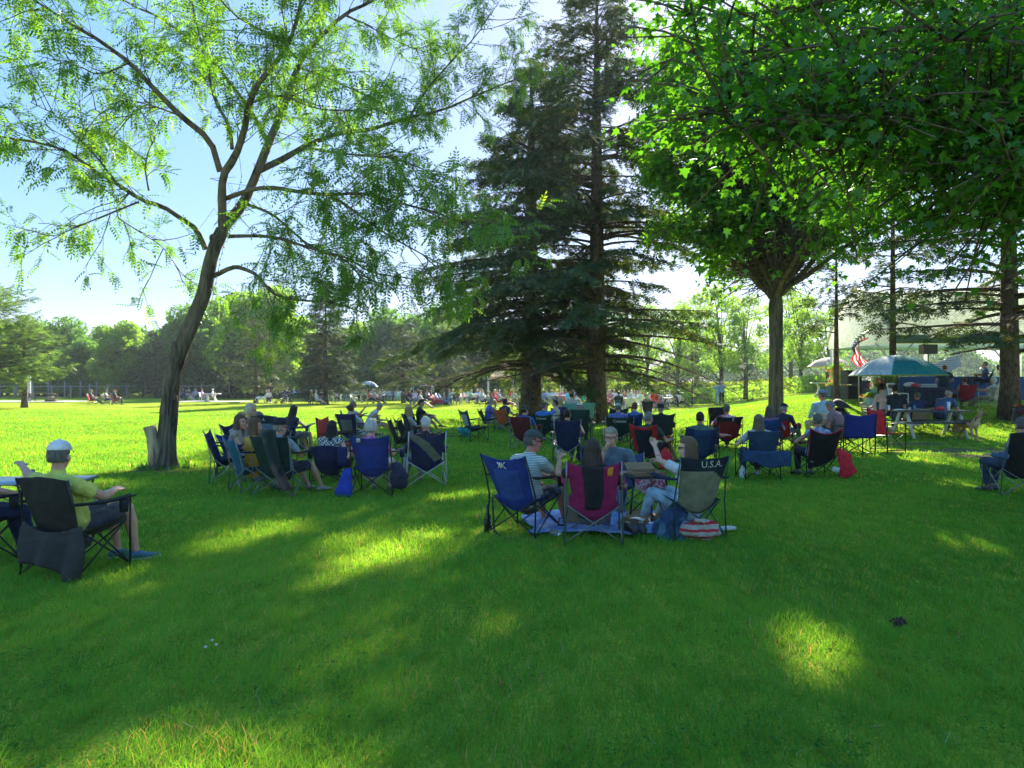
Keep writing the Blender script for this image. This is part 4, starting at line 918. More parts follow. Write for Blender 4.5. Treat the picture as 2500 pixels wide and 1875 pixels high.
    if text:
        for t,u0,v0,size,warp in text:
            me=textmesh(t,size); xs=[v.co.copy() for v in me.vertices]; f=[tuple(p.vertices) for p in me.polygons]; hh=H-sh
            b=MB(); b.v=[B(-( -(u0)+0) + p.x/ wd*1.0 if False else u0+p.x/wd,min(1,v0+p.y/hh))+V((0,-.014,0)) for p in xs]; b.f=f; b.mi=[0]*len(f)
            b.build('lettering',plain('print_'+str(tcol[0]),tcol,.6),bo,False)
    if trim:
        b=MB(); b.tube([B(-1+2*i/10,1.0)+V((0,-.002,0)) for i in range(11)],[.009]*11,5); b.tube([B(-1,i/8)for i in range(9)],[.012]*9,5); b.tube([B(1,i/8)for i in range(9)],[.012]*9,5); b.build('edge_trim',cloth(trim,'chair_fabric'),bo)
    root['_B']=1; root_B[root.name+str(id(root))]=B
    return root,B
root_B={}
def sit(px,py,face,d,cd='camp chair',ch=None,p=None,lod=1,L=None,cl=None,style='camp'):
    L=L or W(px,py); ch=dict(ch or {}); p=dict(p or {})
    c=None
    clab=cl or f'{cd} under the {d}'
    if style=='camp': c,B=camp_chair(L,face,clab,full=lod<2,**ch)
    elif style=='plastic': c=plastic_chair(L,face,clab)
    elif style=='adir': c=adirondack(L,face,clab,**ch)
    elif style=='director': c=director(L,face,clab,**ch)
    if 'seat' not in p: p['seat']=ch.get('sh',.42)-.10
    r=person(L,face,d,lod=lod,label='seated '+d,**p); return c,r
def plastic_chair(loc,face,label,mat=None,group='white plastic chairs',H=.84):
    mat=mat or PLW; root=empty('plastic_chair',loc,-R(face),label,'plastic chair',group)
    b=MB(); b.sheet(lambda u,v:V(((u-.5)*.46,-.22+.44*v,.43-.012*math.sin(PI*u))),6,4,.02); b.build('seat',mat,root)
    b=MB()
    for k in range(5): b.sheet(lambda u,v,k=k:V(((u-.5)*.44,-.23-.10*(k*.09+.06*v)/.45-.03*math.sin(PI*u),.47+k*.075+.05*v)),6,1,.014)
    for sg in (-1,1): b.bar((sg*.22,-.22,.42),(sg*.21,-.335,H),.035,.03)
    b.bar((-.22,-.335,H-.01),(.22,-.335,H-.01),.03,.05); b.build('backrest',mat,root)
    for x,y in ((-.22,-.24),(.22,-.24),(-.23,.2),(.23,.2)):
        b=MB(); b.tube([(x,y,.42),(x*1.08,y*1.12,0)],[.022,.016],6); b.build('leg',mat,root)
    for sg in (-1,1): b=MB(); b.tube([(sg*.24,-.27,.62),(sg*.25,-.05,.64),(sg*.25,.18,.63),(sg*.24,.21,.44)],[.02]*4,6); b.build('armrest',mat,root)
    return root
def adirondack(loc,face,label,col=RED,group='adirondack chairs'):
    m=plain('painted_slats_'+str(col[0]),col,.5,0,.15); root=empty('adirondack_chair',loc,-R(face),label,'adirondack chair',group)
    b=MB()
    for k in range(6): x=-.25+.1*k; b.bar((x,-.22,.26),(x*1.12,-.55,.98-.06*abs(k-2.5)),.085,.02,V((0,-1,.3)))
    b.build('backrest',m,root); b=MB()
    for k in range(6): y=-.22+.1*k; b.box((0,y,.27+.025*k),(.52,.085,.02))
    b.build('seat',m,root)
    for sg in (-1,1):
        b=MB(); b.box((sg*.31,0,.56),(.11,.68,.025)); b.build('armrest',m,root)
        b=MB(); b.bar((sg*.27,.33,0),(sg*.27,.33,.55),.09,.03,V((1,0,0))); b.build('leg',m,root)
        b=MB(); b.bar((sg*.27,.36,.36),(sg*.27,-.62,.03),.03,.11); b.build('leg',m,root)
    return root
def director(loc,face,label,col=NAVY,fr=None,H=.86,group='folding armchairs'):
    fr=fr or FRB; m=cloth(col,'chair_fabric',.15); root=empty('director_chair',loc,-R(face),label,'folding armchair',group)
    b=MB(); b.sheet(lambda u,v:V(((u-.5)*.56,-.26-.05*v-.03*math.sin(PI*u),.40+(H-.40)*v-.05*math.sin(PI*u)*v*v)),12,8,.008); b.build('backrest',m,root)
    b=MB(); b.sheet(lambda u,v:V(((u-.5)*.54,-.24+.46*v,.44-.03*math.sin(PI*u))),6,5,.008); b.build('seat',m,root)
    for sg in (-1,1):
        for y,t in ((-.24,H),(.22,.64)): b=MB(); b.tube([(sg*.29,y,0),(sg*.29,y-(.07 if t>.7 else 0)*.4,.45),(sg*.285,y-(.08 if t>.7 else 0),t)],[.013]*3,6); b.build('leg',fr,root)
        b=MB(); b.box((sg*.29,-.02,.645),(.05,.46,.025)); b.build('armrest',FRB,root)
        b=MB(); b.bar((sg*.29,-.24,.06),(sg*.29,.22,.06),.02,.02); b.build('side_rail',fr,root)
    for y in (-.24,.2):
        b=MB(); b.tube([(-.28,y,.06),(.28,y+.01,.43)],[.010]*2,5); b.tube([(.28,y+.02,.06),(-.28,y+.03,.43)],[.010]*2,5); b.build('cross_brace',fr,root)
    return root
def picnic_table(loc,face,label,top=WOODG,legm=FRW,group='picnic tables',Ls=1.8,sc=1):
    root=empty('picnic_table',loc,-R(face),label,'picnic table',group); root.scale=(sc,sc,sc)
    b=MB()
    for k in range(5): b.box((0,-.31+.155*k,.745),(Ls,.145,.04))
    b.build('tabletop',top,root)
    for sg in (-1,1):
        b=MB(); b.box((0,sg*.72-.07,.445),(Ls,.13,.04)); b.box((0,sg*.72+.07,.445),(Ls,.13,.04)); b.build('bench_seat',top,root)
        b=MB(); x=sg*(Ls/2-.28); b.bar((x,-.62,0),(x,-.2,.72),.09,.05,V((1,0,0))); b.bar((x,.62,0),(x,.2,.72),.09,.05,V((1,0,0))); b.bar((x+.052,-.80,.395),(x+.052,.80,.395),.045,.09); b.build('leg_frame',legm,root)
    return root
def bench(loc,face,label,Ls=1.2,group='park benches'):
    root=empty('park_bench',loc,-R(face),label,'bench',group); m=WOODG
    b=MB(); [b.box((0,-.2+.11*k,.43),(Ls,.09,.03)) for k in range(5)]; b.build('seat',m,root)
    b=MB(); [b.box((0,-.29-.04*k,.55+.13*k),(Ls,.03,.10)) for k in range(4)]; b.build('backrest',m,root)
    for sg in (-1,1): b=MB(); x=sg*(Ls/2-.08); b.bar((x,.2,0),(x,.2,.62),.05,.05,V((1,0,0))); b.bar((x,-.42,0),(x,-.2,.42),.05,.06,V((1,0,0))); b.bar((x,-.2,.40),(x,-.45,1.0),.05,.05,V((1,0,0))); b.bar((x,-.28,.62),(x,.25,.62),.06,.03); b.build('leg_frame',m,root)
    return root
def pedestal_table(loc,face,label,mat=None,w=1.1,d=.75,group='white outdoor tables',sc=1.0):
    mat=mat or CONC; root=empty('outdoor_table',loc,-R(face),label,'table',group); root.scale=(sc,)*3
    b=MB(); b.box((0,0,.735),(w,d,.07)); b.build('tabletop',mat,root)
    for sg in (-1,1): b=MB(); b.tube([(sg*w*.26,0,.70),(sg*w*.20,0,.45),(sg*w*.24,0,.2),(sg*w*.36,0,0)],[(d*.34,.07),(d*.24,.05),(d*.26,.05),(d*.36,.09)],10,side=V((0,1,0))); b.build('leg',mat,root)
    return root
def camp_table(loc,face,label,w=.7,d=.5,h=.62,top=None,leg=None,group=None,cat='folding table'):
    root=empty('folding_table',loc,-R(face),label,cat,group)
    b=MB(); b.box((0,0,h-.012),(w,d,.024)); b.build('tabletop',top or PLW,root); m=leg or FRB
    for sx in (-1,1):
        for sy in (-1,1): b=MB(); b.tube([(sx*(w/2-.04),sy*(d/2-.05),h-.03),(sx*(w/2+.03),sy*(d/2+.02),0)],[.012,.012],6); b.build('leg',m,root)
    b=MB()
    for sy in (-1,1): b.tube([(-(w/2-.02),sy*(d/2-.02),h*.35),(w/2-.06,sy*(d/2-.05),h-.05)],[.007,.007],5); b.tube([(w/2-.02,sy*(d/2-.02)+.015,h*.35),(-(w/2-.06),sy*(d/2-.05)+.015,h-.05)],[.007,.007],5)
    b.build('cross_brace',m,root)
    return root
def simple(name,mb,mat,loc,rz,label,cat,group=None,smooth=True):
    o=mb.build(name,mat,None,smooth); o.location=loc; o.rotation_euler=(0,0,rz); return tag(o,label,cat,group)
def bottle(loc,label,h=.30,r=.037,col=(.02,.05,.015),group=None,lab=(.02,.02,.02)):
    root=empty('bottle',loc,0,label,'bottle',group); m=glassm(tuple(col)) if col[0]>.3 else plain('dark_glass_'+str(col[1]),col,.08)
    b=MB(); b.tube([(0,0,0),(0,0,h*.56),(0,0,h*.66),(0,0,h*.72),(0,0,h)],[r,r,r*.75,r*.36,r*.34],14); b.build('glass_body',m,root)
    b=MB(); b.tube([(0,0,h*.12),(0,0,h*.48)],[r*1.02,r*1.02],14); b.build('paper_label',plain('label_'+str(lab[0]),lab,.6),root); return root
def cup(loc,label,h=.11,r=.035,mat=None,group=None,name='cup',cat='cup'):
    b=MB(); b.tube([(0,0,0),(0,0,.004),(0,0,h),(0,0,h),(0,0,.01)],[r*.75,r*.78,r,r*.93,r*.7],14); return simple(name,b,mat or glassm(),loc,0,label,cat,group)
def backpack(loc,rz,label,col=BLK,s=1.0,name='backpack'):
    root=empty(name,loc,rz,label,'bag',None); root.scale=(s,s,s); m=cloth(col,'bag_cloth')
    b=MB(); b.tube([(0,0,0),(0,0,.12),(0,0,.3),(0,.02,.40),(0,.03,.44)],[(.13,.09),(.15,.11),(.14,.10),(.11,.08),(.05,.04)],14,side=V((1,0,0)),rnd=True); me=remesh(b,.012,'pack',2); wrinkle(me,.02,9,random.random()*9); finish(me,'pack',m,root)
    b=MB(); b.tube([(-.07,-.1,.1),(-.08,-.14,.22),(-.06,-.1,.34)],[.014]*3,6); b.tube([(.07,-.1,.1),(.08,-.14,.22),(.06,-.1,.34)],[.014]*3,6); b.build('strap',m,root)
    b=MB(); b.tube([(0,.09,.06),(0,.1,.2)],[(.1,.03),(.1,.03)],10,side=V((1,0,0)),rnd=True); b.build('front_pocket',m,root); return root
def drape(name,fn,nu,nv,mat,loc,rz,label,cat,amp=.012,sc=9,group=None,th=.008):
    b=MB(); b.sheet(fn,nu,nv,th); me=b.mesh(name); me.update(); wrinkle(me,amp,sc,random.random()*9); o=finish(me,name,mat,None,True); o.location=loc; o.rotation_euler=(0,0,rz); return tag(o,label,cat,group)

def slump(name,pts,rad,mat,loc,rz,label,cat,amp=.03,sc=8,vox=.012,group=None,flat=None):
    b=MB(); b.tube(pts,rad,12,side=V((1,0,0)),rnd=True)
    if flat: b.tube(flat[0],flat[1],12,side=V((1,0,0)),rnd=True)
    me=remesh(b,vox,name,1); wrinkle(me,amp,sc,random.random()*9); wrinkle(me,amp*.35,sc*3,random.random()*9); o=finish(me,name,mat,None); o.location=loc; o.rotation_euler=(0,0,rz); return tag(o,label,cat,group)
# ================================================================ nearest group (picnic blanket)
root_n={}
def boxy(name,loc,rz,dims,mat,label,cat,open_top=False,group=None):
    b=MB(); w_,d_,h_=dims
    if not open_top: b.box((0,0,h_/2),dims)
    else:
        b.box((0,0,.008),(w_,d_,.01))
        for sx in (-1,1): b.box((sx*(w_/2-.005),0,h_/2),(.01,d_,h_)); 
        for sy in (-1,1): b.box((0,sy*(d_/2-.006),h_/2+.002),(w_-.022,.01,h_))
        b.bar((0,d_/2,h_),(0,d_/2+.12,h_+.07),w_*.96,.008)
    return simple(name,b,mat,loc,rz,label,cat,group,False)
CARD=plain('cardboard',(.30,.19,.10),.85,0,.12)
# blue mesh chair + striped man
L=D(1286,8.35)
c,B=camp_chair(L,36,'bright blue high-backed camp chair of the man in a striped shirt',fab=BLUE,panel=(.03,.07,.30),ptype='rect',H=.98,sh=.44,wd=.29,frame=FRB,arm=BLK,dip=.05,rec=.26,group='camp chairs around the picnic blanket')
b=MB()   # white emblem strokes on the headrest: two brackets back to back with a K-like stroke
def emb(u,v): return B(-.05+u/.29,.93+v/.54)+V((0,-.014,0))
for pts in (((-.055,.04),(-.03,.0),(-.055,-.045)),((-.018,.045),(-.018,-.045)),((.004,.04),(.004,-.035)),((.05,.05),(.012,.005),(.055,-.05)),((-.04,.03),(-.005,-.04))): 
    b.tube([emb(u,v-.05) for u,v in pts],[.0055]*len(pts),5)
bk=[o for o in PEND if o.parent==c and o.name.startswith('backrest')][0]
b.build('emblem',plain('print_white',(.75,.75,.72),.6),bk)
b=MB(); b.tube([(-.30,-.24,.40),(-.26,-.28,.2),(-.2,-.34,.05),(-.05,-.42,.01),(.1,-.45,.01)],[(.012,.003)]*5,6,side=V((1,0,0))); b.build('hanging_strap',cloth(BLK,'strap'),c)
Ls=D(1297,8.38)
m1=person(Ls,42,'man in a grey-striped shirt and dark cap',label='seated man in a white shirt with thin grey stripes and dark grey baseball cap',seat=.33,lean=6,lean2=-8,hd=(34,6),hl=(-.05,.42,.60),hr=(.12,.44,.62),fl=(-.16,.42),fr=(.10,.50),
 shirt=((.50,.56,.50),(.07,.09,.10),'stripe',17),legs='shorts',leg=((.02,.025,.035),(.10,.11,.12),'blot',14),hair=('thin',HGD),hat=('cap',(.045,.055,.055)),skin=SKR,glasses='clear',fat=1.14,lod=0,shoe=(.035,.03,.03),hipy=-.06,group='people around the picnic blanket',hz=None)
# magenta chair + dark-haired woman
L=D(1447,7.95)
c2,B2=camp_chair(L,4,'magenta camp chair with an orange patch and a dark jacket over its back',fab=MAG,panel=(.34,.02,.12),ptype='center',H=.95,sh=.42,wd=.27,frame=FRG,arm=MAG,dip=.07,group='camp chairs around the picnic blanket',full=True)
bk=[o for o in PEND if o.parent==c2 and o.name.startswith('backrest')][0]
b=MB(); b.sheet(lambda u,v:B2(.50+.22*u,.74+.22*v)+V((0,-.018,0)),3,4,.004); b.build('orange_patch',cloth((.55,.20,.02),'patch'),bk)
Wm=Matrix.Translation(L)@Matrix.Rotation(-R(4),4,'Z')
drape('jacket',lambda u,v:(B2(-.42+.86*u,1.0-.0*v) if False else B2(-.46+(.80-.25*max(0,v-.75)*4*.6)*u+ .10*v,1.0-.86*v)+V((0,-.022-.012*math.sin(u*9),.012*(1-v)))),12,14,cloth((.008,.008,.014),'knit'),L,-R(4),'black knitted jacket hanging over the magenta camp chair','jacket',.008)
w1=person(L,6,'woman with shoulder-length dark hair and black top',label='seated woman in black top with dark shoulder-length hair, holding out a glass',seat=.28,lean=16,lean2=8,hd=(-8,4),hl=(-.38,.22,.88),hr=(.34,.24,.62),fl=(-.1,.40),fr=(.16,.42),tw=0,
 shirt=(.012,.012,.018),legs='pants',leg=(.10,.10,.12),hair=('mid',(.05,.032,.022)),skin=SKT,female=True,fat=1.12,lod=0,elb=(V((-1,-.2,-1)),V((.6,-.8,-.6))),group='people around the picnic blanket',bracelet=(1,(.6,.15,.2)),hipy=-.10)
cup(hpos(w1,0,(-.01,.11,.0)),'clear plastic wine cup held out by the woman in black',.10,.038)
# grey haired man facing us
L=D(1512,9.75)
camp_chair(L,188,'slate blue camp chair mostly hidden behind the grey-haired man',fab=(.04,.07,.16),H=.80,sh=.40,wd=.32,group='camp chairs around the picnic blanket',frame=FRG,cup=False)
m2=person(D(1497,9.45),196,'grey-haired man with glasses',label='grey-haired man with glasses in a grey-blue shirt facing the camera, eating',seat=.34,lean=-6,lean2=-20,hd=(4,6),hl=(-.24,.36,.62),hr=(.07,.34,.88),fl=(-.16,.42),fr=(.16,.40),
 shirt=(.09,.14,.18),legs='pants',leg=(.06,.12,.22),hair=('short',(.36,.33,.28)),skin=SK,glasses='clear',fat=1.12,lod=0,group='people around the picnic blanket',hipy=0,bracelet=(0,(.6,.12,.15)),curl=.9)
b=MB(); b.tube([(0,0,0),(.03,.0,.015),(.07,0,.0)],[(.02,.008),(.03,.010),(.008,.006)],8,rnd=True); simple('pizza_slice',b,plain('crust',(.45,.27,.12),.8,0,.3),hpos(m2,1,(.0,.09,.03)),.4,'slice of pizza raised in the hand of the grey-haired man','food')
# USA chair + woman
L=D(1678,8.2)
c4,B4=camp_chair(L,-14,'green and khaki camp chair with white U.S.A. lettering',fab=(.008,.016,.03),panel=KHA,ptype='lower',H=.98,sh=.44,wd=.27,frame=FRN,arm=NAVY,dip=.03,text=[('U.S.A.',.30,.80,.105,0)],tcol=(.55,.58,.50),group='camp chairs around the picnic blanket',rec=.20)
w2=person(D(1672,8.2),-30,'woman in white ruffled top and light jeans',label='seated woman with light brown hair, sunglasses, white ruffled top and pale jeans',seat=.27,lean=8,lean2=0,hd=(-42,4),hl=(-.16,.34,1.02),hr=(-.06,.32,.80),fl=(-.22,.50),fr=(.0,.5),
 shirt=(.55,.58,.58),legs='pants',leg=(.30,.42,.50),hair=('long',(.16,.10,.055)),skin=SKP,female=True,glasses='sun',lod=0,group='people around the picnic blanket',curl=.8,hipy=-.08,shoe=(.3,.27,.25))
b=MB(); b.sph((0,0,0),(.022,.010,.028)); simple('cracker',b,plain('crust',(.45,.27,.12),.8,0,.3),hpos(w2,0,(0,.06,.07)),0,'small cracker between the fingers of the woman in white','food')
# table, cloth, pizza box
Lt=D(1578,8.75); camp_table(Lt,-4,'small black folding table standing on the blue blanket',.46,.42,.60,plain('black_top',(.02,.02,.022),.4),FRB)
drape('tablecloth',lambda u,v:(-.20+.34*u,-.27-.02*math.sin(u*7),.585-.19*v*(.5+.5*math.sin(PI*u))),14,6,pattern((.42,.30,.34),(.28,.05,.09),'blot',30),Lt,R(4),'pink floral cloth hanging from the small folding table','tablecloth',.02)
pb=boxy('pizza_box',Lt+V((0,0,.602)),.2,(.36,.34,.045),CARD,'open cardboard pizza box on the small folding table','box',True)
b=MB(); b.sph((0,0,0),(.05,.035,.016)); simple('napkin',b,plain('paper',(.7,.7,.68),.8),Lt+V((.12,-.05,.625)),0,'crumpled white napkin on the open pizza box','napkin')
# blanket
bl=[W(1290,1292),W(1455,1310),W(1600,1322),W(1745,1262)]
def blf(u,v):
    p=V(((1-u)*-1.28+u*.84,(1-v)*-.48+v*.75,0)); w_=.03+.030*noise.noise(V((p.x*2.2,p.y*2.6,0)))+.018*noise.noise(V((p.x*6,p.y*7,3))); 
    p.x+=.06*math.sin(v*7); p.y+=.08*math.sin(u*9)+.05*u; 
    e=min(u,1-u,v,1-v); p.z=max(.012,w_+.02)+.03*sm(.06,.15,e); return p
drape('blanket',blf,70,40,pattern((.13,.21,.46),(.22,.31,.54),'blot',6),D(1558,8.55,0),0,'rumpled light blue blanket spread on the grass between the four chairs','blanket',.02,5,th=.02)
bx=D(1546,8.35,.07); boxy('cardboard_box',bx,-.5,(.30,.20,.06),CARD,'open cardboard tray on the blue blanket beneath the small table','box',True)
boxy('cardboard_box',D(1618,8.5,.07),.15,(.26,.16,.10),CARD,'brown cardboard box on the blanket behind the denim jacket','box')
b=MB(); b.sheet(lambda u,v:((u-.5)*.16,(v-.5)*.1,.01*math.sin(u*4)),4,3,.004); simple('paper_sheet',b,plain('paper',(.7,.7,.68),.8),D(1556,8.25,.16),-.5,'white paper lying in the open cardboard tray','paper')
for k,(px,a) in enumerate(((1538,.25),(1567,-.05))):
    b=MB(); b.tube([(0,-.13,.05),(0,-.05,.055),(0,.06,.045),(0,.13,.035)],[(.038,.05),(.042,.05),(.05,.035),(.042,.024)],12,side=V((1,0,0)),rnd=True); b.cur=1; b.tube([(0,-.10,.098),(0,-.04,.102)],[(.026,.006),(.028,.006)],10,side=V((1,0,0)),rnd=True)
    o=b.build('slip_on_shoe',[plain('shoe_black',(.012,.012,.013),.5),plain('shoe_lining',(.35,.32,.28),.7)]); o.location=D(px,8.0,.055); o.rotation_euler=(0,0,a+PI); tag(o,('left' if k==0 else 'right')+' one of the empty black slip-on shoes on the near blanket edge','shoe','pair of empty slip-on shoes')
# tote bag behind the magenta chair
b=MB(); b.box((0,0,.13),(.30,.10,.26)); b.cur=1; b.tube([(-.10,-.055,.25),(-.09,-.06,.36),(.05,-.06,.36),(.07,-.055,.25)],[.008]*4,5)
o=b.build('tote_bag',[plain('canvas',(.30,.27,.17),.9,0,.15),plain('strap_dark',(.02,.02,.02),.8)],None,False); o.location=D(1418,8.45,.02); o.rotation_euler=(.12,0,-.2); tag(o,'beige canvas tote bag standing behind the magenta chair legs','bag')
b=MB(); b.tube([(-.12,0,.03),(0,.02,.05),(.14,-.02,.03),(.2,.05,.03)],[.03,.04,.035,.02],8,rnd=True); b.tube([(-.05,0,.05),(-.03,0,.16),(.04,0,.15),(.03,0,.05)],[.007]*4,5); me=b.mesh('x'); wrinkle(me,.02,12) if False else None
simple('camera_case',b,cloth(BLK,'bag_cloth'),D(1372,8.3,0),-.3,'small black carrying case by the feet of the man in stripes','case')
# denim jacket hanging from the USA chair arm
slump('denim_jacket',[(.20,-.02,.42),(.10,-.06,.32),(-.02,-.08,.20),(-.10,-.08,.09),(-.02,-.14,.03),(.10,-.18,.015)],[(.06,.03),(.09,.05),(.13,.07),(.16,.08),(.17,.05),(.10,.03)],pattern((.018,.045,.11),(.05,.13,.17),'blot',5),D(1640,8.1),0,'dark denim jacket trailing from the lettered chair onto the blanket','jacket',.045,7,flat=([(-.14,-.05,.20),(-.2,-.1,.08),(-.14,-.16,.03)],[(.05,.04),(.08,.05),(.06,.03)]))
b=MB(); b.tube([(-.24,0,.09),(-.10,0,.13),(.06,0,.14),(.2,0,.11),(.27,.02,.07)],[(.05,.06),(.11,.10),(.12,.11),(.10,.09),(.04,.05)],14,rnd=True); b.tube([(-.12,-.02,.20),(-.10,-.1,.27),(.02,-.12,.25),(.05,-.04,.20)],[.012]*4,6); me=remesh(b,.011,'bag',1); wrinkle(me,.055,6,3); wrinkle(me,.02,16,5)
o=finish(me,'striped_bag',pattern((.34,.31,.27),(.40,.015,.025),'stripe',3.6),None); o.scale=(.82,.85,.85); o.location=D(1708,7.9,0); o.rotation_euler=(0,.0,.1); tag(o,'slouched red and cream striped bag under the lettered chair','bag')
b=MB(); b.tube([(-.05,0,.03),(.05,0,.035),(.13,.01,.03)],[(.05,.025),(.055,.03),(.03,.022)],12,side=V((0,1,0)),rnd=True); simple('sandal',b,plain('white_leather',(.6,.6,.58),.5),D(1768,8.35,.0),.2,'white sandal on the grass right of the lettered chair','shoe')
bottle(D(1190,8.35),'dark green wine bottle standing in the grass left of the blue chair',.31,.038)
b=MB(); b.tube([(0,-.06,.03),(0,.06,.035)],[.028,.036],12); simple('plastic_cup',b,glassm(),W(1357,1311)+V((0,0,.01)),1.1,'clear plastic cup tipped over on the grass before the magenta chair','cup')
# ================================================================ left edge: man in the yellow polo
L=D(192,6.62)
c5,B5=camp_chair(L,18,'dark brown camp chair under the man in the yellow polo shirt',fab=BROWNK,H=.92,sh=.42,wd=.28,frame=FRB,arm=BLK,dip=-.02,rec=.16,group='camp chairs at the left edge')
drape('chair_cover',lambda u,v:(-.31+.64*u+.05*math.sin(v*3)*(2*u-1),-.38-.05*math.sin(PI*u)-.03*v-.055*math.sin(u*15+v)*v*(.3+.7*u),.48-(.34+.12*sm(.45,.95,u))*v-.06*math.sin(PI*u)*(1-v)),22,14,cloth(BROWNK,'bag_cloth'),L+V((.10,0,0)),-R(18),'dark cloth cover slung behind the brown camp chair','chair cover',.012,7)
m3=person(L+V((-.10,.08,0)),28,'man in a yellow polo shirt and white cap',label='man in a yellow polo shirt and pale cap with his arm over the next chair',seat=.27,lean=17,lean2=12,hd=(-34,2),hl=(-1.1,.05,.94),hr=(.10,.34,.66),fl=(-.02,.44),fr=(.20,.47,.0,.5,1,0),
 shirt=(.50,.50,.10),legs='shorts',leg=(.05,.05,.06),hair=('short',(.16,.15,.13)),hat=('cap',(.60,.58,.56)),skin=SK,fat=1.28,s=1.02,lod=0,shoe=(.05,.14,.22),elb=(V((-.3,-.2,-1)),V((.9,-.6,-.5))),hipy=-.02,group='people at the left edge',bracelet=None)
b=MB(); hh=Matrix.Translation((0,0,0)); 
L2=D(-75,6.75); camp_chair(L2,20,'black camp chair cut off by the left edge of the view',fab=BLK,H=.9,sh=.43,wd=.28,frame=FRB,group='camp chairs at the left edge')
person(L2,35,'companion in dark jeans beside the man in yellow',label='person in dark clothes at the left edge beside the yellow polo shirt',seat=.42,lean=10,hl=(-.17,.3,.66),hr=(.2,.35,.66),shirt=(.03,.03,.05),legs='pants',leg=(.008,.015,.06),fl=(-.1,.5),fr=(.18,.45),hair=('short',HB),lod=1,group='people at the left edge')
Lt=D(85,7.75); ct=camp_table(Lt,-8,'pale slatted aluminium folding table in front of the man in yellow',1.0,.6,.66,plain('slat_top',(.34,.42,.46),.35,.4),FRG)
cup(Lt+V((-.1,.1,.66)),'clear cup on the aluminium table behind the pale cap',.09,.035)
# right edge seated person
L=D(2474,11.2)
camp_chair(L,4,'black low-slung camp chair at the right edge',fab=BLK,H=1.02,sh=.42,wd=.29,frame=FRG,dip=-.02,low=True,group='camp chairs at the right edge',arms=False,rec=.24)
b=MB(); b.build if False else None
person(L,-20,'grey-haired person at the right edge',label='grey-haired person in a blue denim shirt cut by the right edge',seat=.35,lean=16,hd=(30,6),hl=(-.36,.10,.62),hr=(.2,.3,.62),shirt=(.04,.09,.18),sleeve='long',legs='pants',leg=(.03,.05,.09),fl=(-.1,.36),hair=('short',HGD),glasses='clear',fat=1.15,lod=1,group='people at the right edge')
# ================================================================ left-middle group
G='people in the circle left of centre'; CG='camp chairs in the circle left of centre'
sit(566,1176,78,'woman with long brown hair and beige tank top','navy camp chair',ch=dict(fab=NAVY,group=CG,H=.95,panel=(.03,.03,.2),ptype='top'),p=dict(female=True,shirt=(.30,.24,.19),sleeve='none',hair=('long',HM),hd=(20,5),lean=2,lean2=-8,hipy=.05,hl=(-.1,.4,.8),hr=(.1,.4,.7),leg=(.2,.2,.22),group=G))
sit(600,1142,98,'woman with fluffy white-blond hair','dark camp chair',ch=dict(fab=DKB,group=CG),p=dict(female=True,shirt=(.4,.2,.2),hair=('curly',(.62,.55,.38)),hd=(-10,0),lean=0,lean2=-6,s=1.05,group=G,hipy=.02))
sit(592,1160,120,'blond woman in sunglasses and striped shirt','blue camp chair',ch=dict(fab=BLUE,group=CG,H=.8),p=dict(female=True,shirt=((.3,.3,.3),(.08,.08,.09),'stripe',14),hair=('bob',HL),glasses='sun',hd=(10,4),lean=2,hr=(.14,.30,.95),group=G,bracelet=(1,(.6,.1,.1))))
sit(580,1186,52,'woman with auburn hair and mustard dress','teal camp chair',ch=dict(fab=(.01,.11,.20),group=CG,H=.93,arm=NAVY),p=dict(female=True,shirt=(.50,.25,.01),hair=('long',(.16,.085,.035)),legs='skirt',leg=(.50,.24,.01),hd=(10,4),lean=6,lean2=0,hr=(.05,.36,.86),hl=(-.1,.36,.62),group=G,hipy=-.02),L=D(622,11.4))
sit(648,1145,212,'grey-haired man with glasses on his head looking down','charcoal camp chair',ch=dict(fab=BLK,group=CG,H=.78),p=dict(shirt=(.03,.05,.09),hair=('short',(.20,.18,.15)),hd=(0,28),lean=-6,lean2=-16,hipy=0,group=G,hl=(-.1,.35,.75),hr=(.1,.35,.8),bracelet=(0,(.7,.2,.25))))
c,Bq=camp_chair(D(690,11.1),12,'dark green camp chair with a towel slung over its back',fab=GRNK,H=.98,sh=.44,wd=.30,frame=FRG,arm=BLK,group=CG,dip=.02)
drape('towel',lambda u,v:(-.08+.24*u*(1-.3*v)+.26*v*v,-.30-.16*(1-v)-.04*math.sin(u*7),1.0-.88*v),12,18,pattern((.012,.030,.026),(.09,.06,.05),'blot',2.0),D(690,11.1),R(-12),'dark green towel with a striped hem hanging behind the man in the beret','towel',.03,6)
person(D(694,11.15),22,'man in a dark beret and grey shirt',label='seated man in a dark beret and grey shirt, legs stretched to the right',seat=.32,lean=14,hd=(14,2),hl=(-.2,.3,.64),hr=(.2,.3,.66),shirt=(.22,.28,.32),legs='shorts',leg=(.02,.03,.06),hair=('short',HG),hat=('hat',(.008,.01,.03)),fl=(.0,.6),fr=(.3,.55),glasses='clear',fat=1.1,lod=1,group=G,shoe=(.3,.28,.25))
camp_chair(D(672,13.9),18,'empty dark high-backed camp chair with a mesh window',fab=(.012,.025,.03),panel=(.13,.22,.26),ptype='mesh',H=1.16,sh=.42,wd=.26,frame=FRB,group=CG,dip=-.02,rec=.14,text=[('A',0,.86,.07,0)])
sit(712,1108,32,'young woman with very long dark hair and navy top','low blue camp chair',ch=dict(fab=(.02,.05,.2),group=CG,H=.74,sh=.44),p=dict(female=True,shirt=(.012,.018,.06),sleeve='none',hair=('long',(.035,.022,.016)),hd=(0,20),lean=0,lean2=-12,hr=(.26,.42,.72),hl=(-.1,.42,.62),legs='shorts',leg=(.2,.17,.14),fl=(.0,.5),fr=(.24,.45),group=G,shoe=(.5,.5,.5)))
